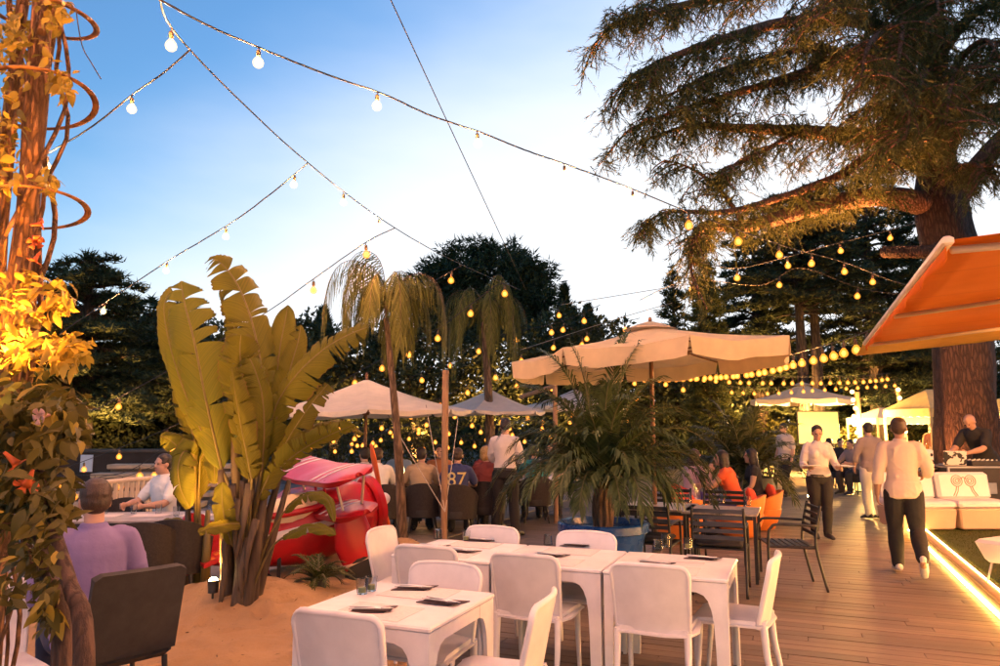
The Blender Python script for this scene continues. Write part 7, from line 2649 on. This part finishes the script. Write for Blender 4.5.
# cockpit surround with its cream lining, windscreen and headrest
ck = MB(); ck.ball((-.10, 0, .72), (.34, .24, .17), 20, 12); ck.build('cockpit_lining', CREAM, plane, smooth=True)
ck = MB()
ck.tube([V3(-.10 + .36 * math.cos(t_ / 20 * 6.283), .255 * math.sin(t_ / 20 * 6.283), .765 - .03 * math.cos(t_ / 20 * 6.283)) for t_ in range(21)], .032, 8); ck.build('cockpit_rim', RED, plane, smooth=True)
for s_ in (-1, 1):
    def flash(u, w, s_=s_):
        x = -.62 + .95 * u
        r = .30 + .08 * math.sin(math.pi * min(1, max(0, (x + .9) / 1.4)))
        th = .10 + .36 * w * (1 - u) ** .5
        rr_ = np.interp(x, [p_[0] for p_ in prof], [p_[1] for p_ in prof]); zc = np.interp(x, [p_[0] for p_ in prof], [p_[2] for p_ in prof])
        return V3(x, s_ * (rr_ * .92 * math.cos(th) + .008), zc + (rr_ + .008) * math.sin(th))
    MB().shell(flash, 16, 4, .006).build('side_flash', STRIPE, plane, smooth=True)


def wing(z, span, chord, x0, dihedral, name, tipr=.5, thick=.05, tilt=0.0):
    mb = MB()
    def w_(u, v_):
        y = (u - .5) * span
        k = abs(2 * u - 1)
        c_ = chord * max(.12, math.sqrt(max(0, 1 - (max(0, (k - .74) / .26)) ** 2.4)))
        x = x0 + (v_ - .5) * c_
        th_ = .02 * (1 - (2 * v_ - 1) ** 2)
        return V3(x, y, z + dihedral * abs(y) + th_ + tilt * (v_ - .5) * c_)
    mb.shell(w_, 28, 8, thick)
    o = mb.build(name, RED, plane, smooth=60)
    return o, w_


uw, uf = wing(1.02, 1.85, .46, .20, .04, 'upper_wing', tilt=.10)
lw, lf_ = wing(.68, 1.9, .40, .20, .05, 'lower_wing', tilt=.06)
for wo, wf, side_ in ((uw, uf, .052), (lw, lf_, .052)):
    for s_ in (-1, 1):
        for off in (0.0, .075):
            u0 = .5 + s_ * (.20 + off)
            MB().shell(lambda a, b, u0=u0, wf=wf: wf(u0 + (a - .5) * .022, .01 + .98 * b) + V3(0, 0, .0275), 2, 8, .003).build('stripe', STRIPE, wo, smooth=True)
for s_ in (-1, 1):
    for (yu, yl, xx) in ((.55, .66, .12), (.78, .66, .30)):
        MB().tube([V3(xx, s_ * yl, .73), V3(xx + .02, s_ * yu, 1.03)], .013, 8).build('strut', CREAM, plane)
    MB().tube([V3(.2, s_ * .10, .82), V3(.21, s_ * .12, 1.01)], .014, 8).build('cabane_strut', RED, plane)
    # wheel in its big red spat
    wx, wy = .20, s_ * .58
    sp_ = MB(); sp_.tube([V3(wx, wy, .66), V3(wx + .01, wy, .42), V3(wx + .02, wy, .20)], [(.035, .15), (.05, .20), (.045, .15)], 16, side=(0, 1, 0), round_cap=True)
    spat = sp_.build('wheel_spat', RED, plane, smooth=True)
    MB().tube([V3(wx - .16, wy, .23), V3(wx + .19, wy, .25)], [(.054, .016), (.052, .016)], 10, side=(0, 1, 0)).build('spat_trim', CREAM, spat, smooth=40)
    wh = MB(); wh.tube([V3(wx + .02, wy - .055, .13), V3(wx + .02, wy - .045, .13), V3(wx + .02, wy + .045, .13), V3(wx + .02, wy + .055, .13)], [.10, .145, .145, .10], 24)
    wh.build('wheel', TYRE, plane, smooth=50)
tw_ = MB(); tw_.tube([V3(-.55, -.06, .15), V3(-.55, -.05, .15), V3(-.55, .05, .15), V3(-.55, .06, .15)], [.11, .15, .15, .11], 24); tw_.build('wheel', TYRE, plane, smooth=50)
sp_ = MB(); sp_.tube([V3(-.55, 0, .50), V3(-.55, 0, .22)], [(.05, .15), (.045, .13)], 14, side=(0, 1, 0), round_cap=True); sp_.build('wheel_spat', RED, plane, smooth=True)
# tail: fin with checks and tailplane
fin = MB(); fin.prism([(-1.08, .62), (-1.12, .92), (-1.02, 1.0), (-.90, .95), (-.72, .66)], .04, Matrix.Rotation(math.pi / 2, 4, 'X'))
fn = fin.build('tail_fin', RED, plane)
ORCH = simple('orange_check', (.72, .22, .04), .4)
tl = MB(); tl.shell(lambda u, w: V3(-1.06 + .30 * w, (u - .5) * .80 * (1 - .2 * w), .60), 14, 5, .035); tp_ = tl.build('tailplane', RED, plane, smooth=50)
for i in range(4):
    for j in (0, 1):
        MB().box((-.99 + .12 * j, -.3 + .2 * i + .1 * (j % 2), .6195), (.09, .085, .004)).build('check', ORCH, tp_)
# engine cowl, nose and propeller
MB().lathe([(.26, 0), (.285, .03), (.28, .09), (.2, .12), (.002, .14)], 24).build('cowl', RED, plane, smooth=40).matrix_local = Matrix.Translation((.66, 0, .57)) @ Matrix.Rotation(math.pi / 2, 4, 'Y')
pr_ = MB()
for s_ in (-1, 1):
    pr_.tube([V3(.84, 0, .57), V3(.845, s_ * .02, .57 + s_ * .22), V3(.84, s_ * .03, .57 + s_ * .44), V3(.84, s_ * .03, .57 + s_ * .58)], [(.02, .02), (.012, .05), (.010, .065), (.006, .03)], 10, side=(1, 0, 0), round_cap=True)
prp = pr_.build('propeller', simple('orange_blade', (.66, .12, .02), .4), plane, smooth=True)
MB().ball((.84, 0, .57), (.09, .07, .07), 14, 10).build('spinner', STRIPE, plane, smooth=True)

# ------------------------------------------------------------------ litter on the sand
R_ = np.random.default_rng(8)
n = 420
X_ = R_.uniform(-4.6, -.2, n); Y_ = R_.uniform(4.2, 9.6, n)
Z_ = np.array([sand_h(x, y) for x, y in zip(X_, Y_)])
ok = Z_ > .012
P = np.stack([X_, Y_, Z_ + .006], 1)[ok]
D = unit(R_.normal(size=P.shape) * np.array([1, 1, .25]))
o = quad_obj('leaf_litter', diamonds(P, D, R_.uniform(.02, .07, len(P)), R_.uniform(.008, .022, len(P)), R_, np.array([0, 0, 1.0])), foliage_mat('dry_leaf', (.10, .05, .02), (.30, .18, .07), .1), None, 'stuff')
tag(o, 'scattered dry leaves and twigs on the sand')
